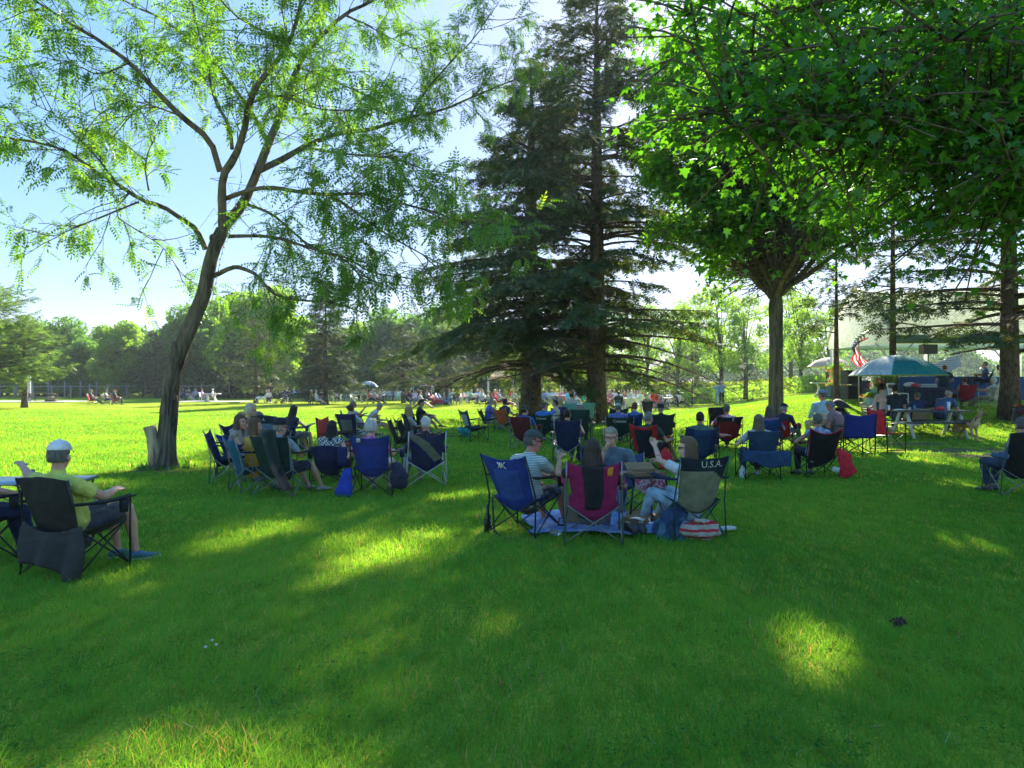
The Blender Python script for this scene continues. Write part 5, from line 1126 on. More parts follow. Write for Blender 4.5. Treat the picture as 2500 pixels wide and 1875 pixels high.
backpack(W(741,1098),.5,'small black backpack on the grass beside the long-haired young woman',BLK,.75)
Lg=W(813,1176); camp_chair(Lg,6,'low navy camp chair under the woman in black gingham',fab=(.015,.018,.07),H=.66,sh=.30,wd=.27,frame=FRB,group=CG,dip=-.03,arms=False,rec=.10)
b=MB(); b.sheet(lambda u,v:(.20+.16*u,-.33-.03*math.sin(PI*u),.62-.32*v),4,4,.03); simple('side_pouch',b,cloth((.015,.018,.09),'bag_cloth'),Lg,-.1,'navy pouch hanging on the low camp chair','pouch')
person(Lg,8,'woman with dark hair in a black gingham top',label='seated woman with dark hair in a black and white gingham top',seat=.22,lean=8,hd=(6,4),shirt=((.5,.5,.48),(.02,.02,.02),'check',32),sleeve='none',hair=('mid',HK),female=True,fat=1.15,hr=(.34,.1,.5),hl=(-.2,.3,.5),fl=(-.1,.5),fr=(.12,.5),legs='pants',leg=(.05,.05,.07),lod=1,group=G,skin=SKP)
Lb=D(920,11.2); cb,Bb=camp_chair(Lb,6,'large bright blue camp chair with a square white tag',fab=(.012,.03,.20),H=1.0,sh=.46,wd=.29,frame=FRB,arm=NAVY,group=CG,dip=.05,panel=(.015,.045,.30),ptype='rect')
bk=[o for o in PEND if o.parent==cb and o.name.startswith('backrest')][0]
b=MB(); b.sheet(lambda u,v:Bb(-.66+.22*u,.80+.14*v+.05*u)+V((0,-.018,0)),2,2,.003); b.build('white_tag',plain('tag_white',(.55,.55,.5),.7),bk)
person(Lb+V((-.05,0,0)),8,'woman with white curly hair and magenta blouse',label='seated woman with curly white hair and a magenta dotted blouse',seat=.33,lean=16,hd=(4,4),shirt=((.42,.05,.22),(.5,.2,.35),'blot',30),hair=('curly',(.52,.50,.46)),female=True,fat=1.15,hl=(-.36,.14,.64),hr=(.26,.3,.66),legs='pants',leg=(.4,.38,.35),lod=1,group=G,skin=SKP)
slump('cooler_bag',[(-.36,-.30,.40),(-.38,-.32,.22),(-.40,-.33,.05)],[(.06,.03),(.11,.06),(.14,.05)],cloth((.012,.035,.30),'bag_cloth'),Lb,-.1,'bright blue bag hanging at the left of the large blue chair','bag',.015,9)
slump('cooler_bag',[(.38,-.26,.48),(.42,-.28,.32),(.42,-.26,.20)],[(.08,.05),(.15,.09),(.12,.08)],cloth((.012,.014,.035),'bag_cloth'),Lb,-.1,'black bag hanging at the right of the large blue chair','bag',.02,9)
sit(1038,1183,-12,'white-haired man in a black shirt','navy camp chair with khaki diagonal panel',ch=dict(fab=(.014,.02,.085),panel=(.17,.18,.13),ptype='diag',H=.98,sh=.42,wd=.29,group=CG,dip=.09,frame=FRW),p=dict(shirt=(.014,.014,.018),sleeve='long',hair=('short',HW),hd=(0,2),lean=12,hl=(-.30,.26,.62),hr=(.26,.3,.64),leg=(.20,.20,.20),fl=(-.30,.55),fr=(-.05,.5),group=G,shoe=(.2,.15,.12),skin=SKR),cl='navy camp chair with a khaki diagonal panel under the white-haired man')
Lq=W(925,1112); camp_table(D(925,13.2),5,'small side table holding bottles behind the white-curled woman',.5,.4,.5,plain('grey_top',(.25,.26,.27),.5),FRG)
bottle(D(917,13.1,.5),'dark wine bottle on the side table, left one',.3,.036); bottle(D(934,13.2,.5),'pale wine bottle on the side table, right one',.3,.036,col=(.35,.40,.30),lab=(.6,.58,.5))
cup(D(925,13.1,.5),'foil-wrapped cup between the two wine bottles',.12,.04,plain('foil',(.6,.6,.62),.25,.8))
# upper part of that group
G2='people resting behind the left circle'; CG2='camp chairs behind the left circle'
Lr=D(822,15.2); director(Lr,100,'empty red folding armchair seen from the side',col=(.42,.03,.03),fr=FRB,H=.98,group=CG2)
camp_chair(D(838,15.9),86,'black camp chair beside the empty red armchair',fab=BLK,H=.98,group=CG2)
sit(862,1092,18,'woman with a dark bun and white shirt','navy and grey camp chair',ch=dict(fab=NAVY,panel=(.12,.14,.16),ptype='rect',H=.96,sh=.42,wd=.29,group=CG2,dip=0),p=dict(female=True,fat=1.1,shirt=(.52,.55,.58),hair=('bun',(.06,.035,.022)),hd=(22,0),lean=16,hr=(.28,.3,.66),fl=(.1,.7),fr=(.4,.75),legs='shorts',leg=(.45,.45,.45),group=G2,skin=SKP,shoe=(.4,.42,.45)))
sit(862,1065,80,'man in a blue floral shirt drinking','dark camp chair',ch=dict(fab=BLK,H=.9,group=CG2),p=dict(shirt=((.10,.16,.38),(.45,.48,.5),'blot',22),hair=('short',(.22,.2,.17)),glasses='sun',hd=(0,0),lean=4,lean2=-4,hr=(.1,.36,.92),hl=(-.1,.38,.74),legs='shorts',leg=(.05,.05,.07),fl=(0,.8),fr=(.2,.85),group=G2,skin=SKR,fat=1.15))
sit(905,1062,75,'older woman in a white sleeveless top bending forward','grey camp chair',ch=dict(fab=(.2,.2,.2),H=.8,group=CG2),p=dict(female=True,shirt=(.42,.42,.40),sleeve='none',hair=('short',(.26,.24,.21)),hd=(0,45),lean=-18,lean2=-40,hr=(.0,.5,.50),hl=(-.15,.5,.5),legs='shorts',leg=(.4,.38,.35),fl=(-.1,.85,.15),fr=(.12,.9,.02),group=G2,skin=SKT,shoe=(.4,.4,.42)))
sit(1030,1062,72,'man in a black t-shirt with legs crossed','dark green camp chair',ch=dict(fab=GRNK,H=1.0,sh=.44,group=CG2,frame=FRB,panel=(.02,.06,.05),ptype='center'),p=dict(shirt=(.012,.014,.022),hair=('short',HK),hd=(10,12),lean=10,lean2=-2,hr=(.05,.4,.66),hl=(-.1,.4,.66),legs='shorts',leg=(.38,.36,.32),fl=(-.05,.62),fr=(.15,.62,.26),group=G2,skin=SKT,shoe=(.1,.08,.06)))
sit(1003,1058,62,'blond woman half hidden by the man in black','dark camp chair',ch=dict(fab=BLK,H=.9,group=CG2,frame=FRB),p=dict(female=True,shirt=(.3,.3,.32),hair=('bob',HL),hd=(-30,0),group=G2),L=D(1008,18.2))
drape('jacket',lambda u,v:((u-.5)*.5*(1-.2*v),.10*math.sin(PI*v)-.04,.96-.62*v),10,10,cloth((.015,.015,.022),'bag_cloth'),D(988,17.4),-R(70),'dark jacket hung over the back of the chair far left of the man in black','jacket',.03,6,th=.03)
camp_chair(D(990,17.4),70,'camp chair wearing a dark jacket over its back',fab=BLK,H=.95,group=CG2,frame=FRB)
b=MB(); 
for k in range(7): x=random.uniform(-.5,.5); b.tube([(x-.25,random.uniform(-.12,.12),.03),(x+.25,random.uniform(-.12,.12),.035)],[.02,.02],6)
simple('folded_frame',b,FRB,W(1118,1068),0,'dark folded chair frame lying flat on the sunlit grass','folded chair')
# ================================================================ centre group
G='people seated around the spruce trunks'; CG='camp chairs around the spruce trunks'
camp_chair(D(1160,21.5),60,'teal camp chair with a hanging pouch left of the woman in violet',fab=(.015,.05,.06),panel=(.3,.34,.33),ptype='mesh',H=1.0,sh=.42,group=CG,frame=FRB)
slump('chair_pouch',[(-.2,-.34,.30),(0,-.38,.24),(.2,-.34,.30)],[(.08,.14),(.07,.17),(.08,.14)],cloth((.01,.20,.26),'bag_cloth'),D(1160,21.5),-R(60),'bright teal pouch hanging behind the teal camp chair','pouch',.03,6,.02)
sit(1196,1050,72,'grey-haired woman in a violet-blue top','dark camp chair',ch=dict(fab=BLK,H=.8,group=CG,frame=FRB),p=dict(female=True,fat=1.15,shirt=(.07,.09,.32),sleeve='long',hair=('short',(.3,.28,.25)),lean=2,lean2=-10,hd=(-10,8),leg=(.4,.38,.34),group=G))
sit(1236,1056,38,'dark-haired woman in a black tank top','rust orange camp chair',ch=dict(fab=ORG,H=.92,group=CG,frame=FRG,dip=.08),p=dict(female=True,shirt=(.03,.03,.05),sleeve='none',hair=('short',HK),lean=8,hd=(-20,0),hr=(.3,.26,.66),skin=SKT,group=G))
sit(1284,1100,24,'man in an olive bucket hat and blue shirt','maroon camp chair',ch=dict(fab=MAROON,H=.93,group=CG,frame=FRG,dip=.0),p=dict(shirt=(.03,.09,.34),hair=('short',HB),hat=('bucket',(.05,.055,.03)),glasses='sun',hd=(28,2),lean=12,hl=(-.34,.1,.66),group=G),cl='maroon camp chair under the man in the olive bucket hat')
sit(1330,1078,18,'man in a bright blue shirt raising his arm to his face','dark green camp chair with white lettering',ch=dict(fab=GRNK,H=.84,sh=.42,wd=.30,group=CG,frame=FRB,dip=.03,text=[('Coleman',0,.70,.085,0)]),p=dict(shirt=(.03,.15,.42),hair=('short',HGD),hat=('cap',(.06,.06,.05)),glasses='sun',hd=(50,-4),hr=(.16,.2,1.16),lean=12,elb=(None,V((1,.2,.2))),group=G),cl='dark green lettered camp chair under the man in bright blue')
sit(1384,1128,2,'dark-haired woman in a black t-shirt','navy camp chair',ch=dict(fab=NAVY,H=1.0,sh=.43,wd=.27,group=CG,frame=FRG,dip=.02),p=dict(female=True,shirt=(.016,.018,.022),hair=('short',HK),hd=(14,0),lean=14,hr=(.33,.2,.78),bracelet=(1,(.6,.15,.15)),leg=(.05,.06,.1),group=G))
sit(1416,1086,10,'man in a white straw hat with a black band','tall dark green camp chair',ch=dict(fab=GRNK,H=1.06,sh=.42,wd=.28,group=CG,frame=FRB,dip=.0,panel=(.01,.05,.04),ptype='top'),p=dict(shirt=(.02,.02,.03),hair=('short',HG),hat=('straw',(.52,.50,.44),(.02,.02,.02)),hd=(10,4),lean=18,hr=(.40,.22,.62),group=G),cl='tall dark green camp chair under the man in the banded white straw hat')
sit(1345,1015,-80,'sunburnt man in a beige t-shirt facing left','dark camp chair',ch=dict(fab=BLK,H=.85,group=CG,frame=FRB),p=dict(shirt=(.46,.42,.34),hair=('bald',HB),skin=(.34,.12,.08),hd=(-6,4),lean=6,fat=1.15,hl=(0,.34,.9),group=G),L=D(1352,24))
sit(1368,1010,10,'blond woman in a dark purple top','plum camp chair',ch=dict(fab=(.06,.03,.08),H=.9,group=CG,frame=FRB),p=dict(female=True,shirt=(.05,.03,.07),hair=('bob',(.45,.33,.18)),group=G),L=D(1368,25.5))
camp_chair(D(1394,27),6,'pale green camp chair left of the tall spruce trunk',fab=PALEG,H=1.0,group=CG,dip=-.02); person(D(1396,27),6,'person in a brown straw hat',label='person in a brown straw hat before the pale green chair',shirt=(.4,.36,.3),hair=('short',HB),hat=('straw',(.22,.12,.06)),lod=2,group=G,s=1.05)
camp_chair(D(1432,28),0,'pale green camp chair touching the tall spruce trunk',fab=PALEG,H=1.0,group=CG,dip=-.02)
sit(1508,1088,0,'man in a pale grey cap and violet-blue shirt','wide dark green lettered camp chair',ch=dict(fab=GRNK,H=.84,sh=.42,wd=.36,group=CG,frame=FRG,dip=.02,text=[('Coleman',0,.66,.10,0)]),p=dict(shirt=(.10,.12,.30),hair=('short',HGD),hat=('cap',(.27,.31,.28)),hd=(0,4),lean=10,fat=1.1,group=G),cl='wide dark green lettered camp chair right of the spruce trunk')
sit(1583,1140,32,'grey-cropped man in a dark green polo','black camp chair with bright red edges',ch=dict(fab=RED,panel=(.012,.014,.03),ptype='edge',H=.98,sh=.42,wd=.28,group=CG,frame=FRB,dip=.07,arm=RED,trim=RED),p=dict(shirt=(.018,.06,.03),hair=('short',(.20,.20,.20)),hd=(8,2),lean=14,fat=1.12,hr=(.38,.18,.62),hl=(-.1,.3,.62),fr=(.36,.55,.1),legs='shorts',leg=(.05,.05,.06),group=G),L=D(1588,14.8),cl='black camp chair with red edges under the man in dark green')
slump('red_bag',[(.30,-.12,.44),(.32,-.14,.28),(.34,-.14,.10)],[(.05,.03),(.13,.06),(.16,.07)],cloth((.50,.012,.03),'bag_cloth'),D(1588,14.6),-R(20),'bright red bag hanging from the red-edged camp chair','bag',.018,9)
sit(1508,1012,0,'man in a green cap and pale yellow shirt','black camp chair',ch=dict(fab=GRNK,H=.98,group=CG,frame=FRB),p=dict(shirt=(.45,.40,.16),hair=('short',HB),hat=('cap',(.03,.09,.03)),fat=1.1,group=G),L=D(1507,23))
sit(1555,1028,22,'woman with red-brown hair and blue sundress','royal blue camp chair',ch=dict(fab=(.01,.025,.14),H=.92,group=CG,frame=FRB),p=dict(female=True,fat=1.12,shirt=(.03,.12,.30),sleeve='none',hair=('short',(.14,.035,.012)),hr=(.25,.34,.62),hl=(-.1,.34,.8),legs='skirt',leg=(.02,.10,.25),fl=(.1,.6),fr=(.3,.65),group=G,skin=SKP),L=D(1552,20.5))
ts=D(1572,18.6); camp_table(ts,0,'small folding stool table holding a straw hat',.5,.4,.5,plain('tan_top',(.3,.22,.12),.7),FRB)
b=MB(); b.tube([(0,0,0),(0,0,.07),(0,0,.10)],[.09,.075,.045],16); b.sheet(lambda u,v:(math.cos(u*2*PI)*(.085+.08*v),math.sin(u*2*PI)*(.085+.08*v),.01),18,2,.005); simple('straw_hat',b,plain('straw',(.50,.40,.22),.9,0,.2),ts+V((0,0,.505)),0,'straw sun hat resting on the small folding table','hat')
bottle(D(1567,15.9,0),'dark wine bottle standing in the grass behind the red-edged chair',.32,.04)
sit(1615,1045,4,'man in a dark wide-brimmed hat and dark jacket','large dark camp chair',ch=dict(fab=(.014,.02,.03),H=1.0,sh=.44,wd=.31,group=CG,frame=FRB),p=dict(shirt=(.015,.018,.02),sleeve='long',hair=('short',HG),hat=('bucket',(.015,.015,.018)),fat=1.15,group=G,hr=(.36,.3,.66)),L=D(1612,19))
# small clutter between them
for px,d,l,cc in ((1352,19,'dark thermos on the grass beneath the chairs',(.03,.03,.05)),(1460,17.5,'white paper cup in the grass right of the straw-hatted man',(.6,.6,.6))): cup(D(px,d),l,.14,.045,plain('cup_'+str(cc[0]),cc,.5))
backpack(D(1442,16.6),.2,'black bag standing against the tall spruce side of the group',BLK,.95)
backpack(D(1418,16.2),1.2,'navy bag beside the black bag near the straw-hatted man',NAVY,.8)
# ================================================================ right group
G='people seated right of centre'; CG='camp chairs right of centre'
sit(1708,1125,6,'dark-haired balding man in a sage green shirt','steel blue camp chair',ch=dict(fab=DKB,panel=(.02,.06,.16),ptype='center',H=.93,sh=.42,wd=.30,group=CG,frame=FRB,dip=.06),p=dict(shirt=(.07,.12,.08),hair=('thin',HB),hd=(0,0),lean=8,fat=1.15,hr=(.60,.24,.70),elb=(None,V((.2,-.3,-1))),leg=(.05,.08,.13),group=G,skin=SKR),L=D(1708,14.6))
sit(1771,1085,2,'man in an olive cap and red floral shirt','black camp chair with red lower panel',ch=dict(fab=BLK,panel=(.20,.012,.015),ptype='lower',H=.93,sh=.42,wd=.31,group=CG,frame=FRB,dip=.03,text=[('Z',.25,.80,.09,0)]),p=dict(shirt=((.36,.05,.08),(.55,.40,.38),'blot',13),hair=('short',HGD),hat=('cap',(.085,.085,.05)),hd=(6,2),lean=8,fat=1.12,hr=(.3,.2,.72),hl=(-.3,.2,.7),group=G,skin=SKR),L=D(1772,18.6),cl='black camp chair with a red lower panel under the man in red floral')
camp_chair(D(1748,20),6,'empty black high-backed camp chair left of the olive cap',fab=BLK,H=1.08,sh=.42,wd=.25,group=CG,frame=FRB,dip=-.02)
sit(1849,1168,0,'woman with straight blond hair and pale knit top','dark blue camp chair with slung cover',ch=dict(fab=SLATE,H=.93,sh=.42,wd=.28,group=CG,frame=FRB,dip=.0),p=dict(female=True,fat=1.15,shirt=((.42,.45,.45),(.24,.27,.28),'stripe',22),hair=('mid',(.20,.15,.09)),hd=(0,4),lean=8,hl=(-.34,.18,.62),hr=(.34,.2,.62),elb=(V((-.8,-.4,-.6)),V((.8,-.4,-.6))),leg=(.03,.04,.07),shoe=(.5,.5,.5),group=G,skin=SKP),L=D(1849,13.3),cl='dark blue camp chair under the woman with straight blond hair')
drape('chair_cover',lambda u,v:(-.37+.80*u+.05*(u-.5)*v,-.42-.06*math.sin(PI*u),.53-.02*math.sin(u*3)-(.20+.10*u)*v+.03*math.sin(u*9)*v),16,8,cloth((.012,.045,.13),'bag_cloth'),D(1849,13.3),0,'blue cloth slung behind the blond woman\'s camp chair','chair cover',.03,6,th=.03)
b=MB(); b.tube([(0,0,0),(.02,0,.14),(.0,0,.22)],[.05,.07,.02],10,rnd=True); simple('plastic_bag',b,plain('clear_bag',(.5,.55,.55),.2),D(1812,13.2),.2,'crumpled clear plastic bag at the left foot of the dark blue chair','bag')
sit(1878,1068,20,'woman with wavy brown-grey hair and mauve top','royal blue camp chair',ch=dict(fab=(.012,.05,.2),H=.92,sh=.42,group=CG,frame=FRB),p=dict(female=True,fat=1.15,shirt=(.16,.08,.15),hair=('bob',(.12,.09,.065)),hd=(10,4),lean=10,group=G,hr=(.34,.2,.62)),L=D(1878,18))
sit(1916,1062,40,'man in a black cap and navy and red jacket','red camp chair',ch=dict(fab=RED,H=.8,sh=.42,group=CG,frame=FRB),p=dict(shirt=(.016,.018,.035),sleeve='long',hair=('short',HG),hat=('cap',(.012,.012,.015)),hd=(22,2),lean=6,leg=(.10,.19,.22),fl=(.05,.55,.1),fr=(.25,.5,.1),group=G),L=D(1915,18.8))
Lp=D(2008,19.6); plastic_chair(Lp,-2,'pale yellow plastic chair under the man in a grey-blue cap',plain('cream_plastic',(.52,.52,.36),.5),group=CG); person(Lp,-4,'man',label='seated man in a grey-blue cap and pale aqua shirt',shirt=(.26,.40,.44),sleeve='long',hair=('short',HGD),hat=('cap',(.18,.21,.27)),glasses='clear',hd=(-20,2),lean=4,fat=1.15,lod=1,group=G,hipy=-.02,leg=(.3,.28,.22),s=1.12,skin=SKR)
sit(2048,1078,-38,'grey-haired man in a red-checked shirt leaning over','grey camp chair',ch=dict(fab=(.12,.12,.13),H=.8,group=CG,frame=FRB),p=dict(shirt=((.28,.18,.17),(.10,.05,.06),'check',70),hair=('short',(.22,.21,.2)),hd=(-20,30),lean=-10,lean2=-28,fat=1.18,legs='shorts',leg=(.08,.09,.11),group=G,hipy=0,s=1.06,skin=SKR),L=D(2052,18.6))
sit(2003,1170,-6,'woman with short grey hair and blue floral top','black camp chair with red trim',ch=dict(fab=(.012,.012,.016),panel=(.012,.012,.016),H=.97,sh=.42,wd=.29,group=CG,frame=FRB,dip=.10,arm=(.25,.02,.03),trim=RED),p=dict(female=True,fat=1.25,shirt=((.10,.18,.40),(.40,.44,.5),'blot',26),sleeve='none',hair=('short',(.13,.14,.13)),hd=(-6,2),lean=10,hl=(-.33,.12,.60),elb=(V((-1,-.4,-.4)),None),leg=(.02,.02,.03),group=G,skin=SKT),L=D(1990,13.4),cl='black camp chair with red trim under the woman in blue floral')
slump('red_jacket',[(.28,-.30,.50),(.34,-.34,.40),(.37,-.36,.22),(.42,-.36,.08)],[(.06,.03),(.12,.05),(.15,.05),(.17,.05)],cloth((.55,.012,.03),'bag_cloth'),D(1992,13.4),R(6),'bright red jacket hanging to the grass from the red-trimmed chair','jacket',.022,9)
b=MB(); b.box((0,0,0),(.13,.006,.09)); o=simple('paper_tag',b,plain('tag_white2',(.6,.66,.7),.6),D(2041,13.0,.16),.1,'pale paper tag on the bright red jacket','tag'); o.rotation_euler=(.2,.25,.1)
director(D(2082,17.0),-4,'wide navy folding armchair standing empty beside the checked-shirt man',col=(.010,.02,.20),fr=FRB,H=.92,group='folding armchairs right of centre').scale=(1.28,1.1,1.08)
rd=director(D(2168,17.9),78,'red folding armchair turned sideways beside the picnic table',col=(.50,.02,.03),fr=FRB,H=.98,group='folding armchairs right of centre'); rd.scale=(1.05,1.05,1.08)
b=MB(); b.box((0,0,.56),(.55,.36,.03)); b.box((0,0,.35),(.4,.28,.02))
for sx in(-1,1):
    for sy in (-1,1): b.tube([(sx*.22,sy*.14,.55),(sx*.24,sy*.16,0)],[.012]*2,5)
simple('cart_table',b,FRG,D(2145,18.4),.3,'grey metal tray table left of the red folding armchair','side table',None,False)
cup(D(2140,18.3,.60),'silver can on the metal tray table',.12,.033,plain('foil',(.6,.6,.62),.25,.8),name='drink_can',cat='can')
# stroller behind the checked man
def stroller(loc,rz,label,col=BLK,s=1.0):
    root=empty('stroller',loc,rz,label,'stroller','baby strollers'); root.scale=(s,s,s)
    for x,y,r in ((-.26,-.3,.13),(.26,-.3,.13),(-.2,.35,.09),(.2,.35,.09)):
        b=MB(); b.tube([(x+math.copysign(.02,x)*0+.0,y+math.cos(a)*r,r+.02+math.sin(a)*r) for a in [i*2*PI/14 for i in range(15)]],[.018]*15,5); b.tube([(x-.02,y,r+.02),(x+.02,y,r+.02)],[.05,.05],8); b.build('wheel',plain('tyre',(.03,.03,.03),.7),root)
    b=MB()
    for sg in (-1,1): b.tube([(sg*.25,.35,.12),(sg*.25,-.05,.55),(sg*.25,-.45,1.0)],[.014]*3,6); b.tube([(sg*.25,-.3,.15),(sg*.25,0,.6)],[.014]*2,6)
    b.tube([(-.25,-.45,1.0),(-.2,-.5,1.05),(.2,-.5,1.05),(.25,-.45,1.0)],[.017]*4,6); b.build('frame',FRB,root)
    b=MB(); b.sheet(lambda u,v:((u-.5)*.42,.28-.5*v,.40+.32*v*v),5,6,.04); b.build('seat',cloth(col,'bag_cloth'),root)
    b=MB(); b.sheet(lambda u,v:((u-.5)*.46,-.26+.34*math.sin(v*1.5),.70+.28*math.cos(v*1.5)*math.sin(PI*(.15+.7*u))),8,6,.02); b.build('canopy',cloth(col,'bag_cloth'),root); return root
stroller(D(2058,22.2),PI+.3,'black stroller parked behind the checked-shirt man',BLK,1.0)
# picnic table with four people and dog
Lt=D(2268,21.0); picnic_table(Lt,2,'dark-topped picnic table with pale legs under the four diners',plain('dark_slats',(.06,.065,.065),.5,0,.2),PLW,Ls=2.0)
G='people at the near picnic table'
person(D(2152,22.3),-20,'woman',label='young woman with a sleek dark ponytail at the left end of the picnic table',seat=.45,shirt=(.40,.26,.22),sleeve='none',hair=('pony',HK),glasses='sun',female=True,lean=2,hd=(85,4),lod=1,group=G,hipy=0,s=1.08)
plastic_chair(D(2135,22.4),90,'tan shell chair left of the picnic table',plain('tan_shell',(.33,.27,.18),.7),group='tan chairs at the picnic table')
person(D(2188,22.2),0,'x',label='man in a black t-shirt with his back turned at the picnic table',seat=.45,shirt=(.012,.014,.02),hair=('short',HK),lean=-4,fat=1.25,lod=1,group=G,hipy=0,s=1.05)
person(D(2238,22.4),0,'x',label='dark-haired man in a navy t-shirt in a tan sling chair',seat=.36,shirt=(.016,.03,.085),hair=('short',HGD),lean=10,fat=1.2,lod=1,group=G,hipy=0,skin=SKR,legs='shorts',leg=(.35,.33,.3))
camp_chair(D(2238,22.3),0,'tan sling chair under the man in the navy t-shirt',fab=(.28,.22,.14),H=.80,sh=.38,group='tan chairs at the picnic table',frame=FRB,wd=.32)
mdog=person(D(2296,21.9),62,'x',label='man in a navy cap and slate t-shirt leaning down to pet the dog',seat=.46,shirt=(.045,.085,.17),hair=('short',HG),hat=('cap',(.012,.015,.04)),hd=(0,40),lean=-22,lean2=-48,fat=1.2,hr=(.15,.62,.62),hl=(-.05,.55,.55),leg=(.012,.02,.04),fl=(-.05,.42),fr=(.12,.45),lod=1,group=G,hipy=0,skin=SKR,s=1.08)
def ontable(px,fn,*a,**k): 
    p=D(px,20.9,gz(*D(px,20.9).xy)+.768); return fn(p,*a,**k)
ontable(2143,cup,'tall black flask on the picnic table',.24,.045,plain('flask',(.02,.02,.025),.3),name='flask',cat='flask')
ontable(2170,cup,'silver can on the picnic table before the man in black',.15,.035,plain('foil',(.6,.6,.62),.25,.8),name='drink_can',cat='can')
ontable(2221,cup,'clear cup on the picnic table',.10,.045); ontable(2232,cup,'blue can on the picnic table',.16,.034,plain('blue_can',(.05,.16,.32),.3,.4),name='drink_can',cat='can')
ontable(2316,cup,'white water bottle on the right of the picnic table',.24,.045,plain('white_bottle',(.7,.7,.7),.4),name='water_bottle',cat='bottle')
b=MB(); b.sph((0,0,.06),(.12,.12,.07)); b.sph((.14,0,.03),(.10,.08,.015)); p=D(2296,20.85); simple('baseball_cap',b,plain('red_cloth',(.55,.05,.07),.8,0,.3),V((p.x,p.y,p.z+.768)),PI*.9,'red and white cap lying on the picnic table','cap')
b=MB(); b.sph((0,0,.02),(.16,.12,.025)); p=D(2195,20.9); simple('paper_plate',b,plain('paper',(.7,.7,.68),.8),V((p.x,p.y,p.z+.768)),0,'white paper plate on the picnic table','plate')
def dog(loc,face,label,cols,s=1.0,ears='up'):
    root=empty('dog',loc,-R(face),label,'dog'); root.scale=(s,s,s); b=MB()
    b.tube([(0,-.33,.50),(0,-.18,.49),(0,.05,.47),(0,.22,.49),(0,.32,.53)],[(.085,.10),(.095,.10),(.105,.125),(.11,.145),(.075,.10)],12,side=V((1,0,0)),rnd=True)
    b.tube([(0,.27,.55),(0,.36,.66),(0,.42,.74)],[(.08,.10),(.065,.08),(.06,.07)],10,side=V((1,0,0)),rnd=True)
    b.sph((0,.45,.78),(.068,.085,.07)); b.tube([(0,.50,.77),(0,.58,.755),(0,.63,.75)],[(.042,.038),(.032,.03),(.024,.022)],8,side=V((1,0,0)),rnd=True)
    for sg in (-1,1):
        b.tube([(sg*.045,.42,.83),(sg*.058,.42,.90),(sg*.060,.425,.95)] if ears=='up' else [(sg*.06,.43,.83),(sg*.085,.44,.79),(sg*.085,.45,.73)],[(.032,.014),(.022,.010),(.006,.005)],7,side=V((1,0,0)))
        b.tube([(sg*.075,.22,.48),(sg*.078,.20,.34),(sg*.075,.235,.20),(sg*.075,.23,.06)],[.055,.040,.026,.022],8,rnd=True); b.sph((sg*.075,.255,.03),(.032,.05,.03))
        b.tube([(sg*.075,-.27,.48),(sg*.085,-.20,.33),(sg*.08,-.36,.20),(sg*.08,-.33,.05)],[.085,.055,.026,.023],8,rnd=True); b.sph((sg*.08,-.305,.03),(.032,.05,.03))
    b.tube([(0,-.36,.52),(0,-.46,.42),(0,-.50,.28),(0,-.46,.18)],[.035,.045,.042,.012],8,rnd=True)
    me=remesh(b,.012,'dog',2); base,dark,light=cols; mi=[]
    for p in me.polygons:
        c=p.center; nn=noise.noise(V(c)*9)*.03; m=0
        if c.z+nn>.53 and c.y<.22: m=1
        if c.y>.53 : m=1
        if (c.z+nn<.40 and abs(c.x)<.06 and c.y>-.1) or (c.y>.30 and c.z<.64): m=2
        mi.append(m)
    me.polygons.foreach_set('material_index',mi); finish(me,'body',[cloth(base,'fur'),cloth(dark,'fur'),cloth(light,'fur')],root)
    b=MB(); b.sph((0,.648,.757),.014); [b.sph((sg*.03,.52,.80),.009) for sg in (-1,1)]; b.build('nose_and_eyes',plain('dog_nose',(.01,.01,.01),.2),root) if False else None
    b2=MB(); b2.sph((0,.648,.757),.014); b2.build('nose',plain('dog_nose',(.01,.01,.01),.2),root)
    for sg in (-1,1): b2=MB(); b2.sph((sg*.032,.515,.80),.009); b2.build('eye',plain('dog_nose',(.01,.01,.01),.2),root)
    b2=MB(); b2.tube([(math.sin(a)*.085,.33+.03*math.cos(a)+.03,.63+math.cos(a)*.075) for a in [i*2*PI/12 for i in range(13)]],[.012]*13,5); b2.build('collar',cloth(BLK,'strap'),root)
    return root
dog(D(2362,20.2),168,'tan shepherd dog standing at the right end of the picnic table',((.36,.21,.10),(.10,.06,.035),(.48,.34,.20)),.98)
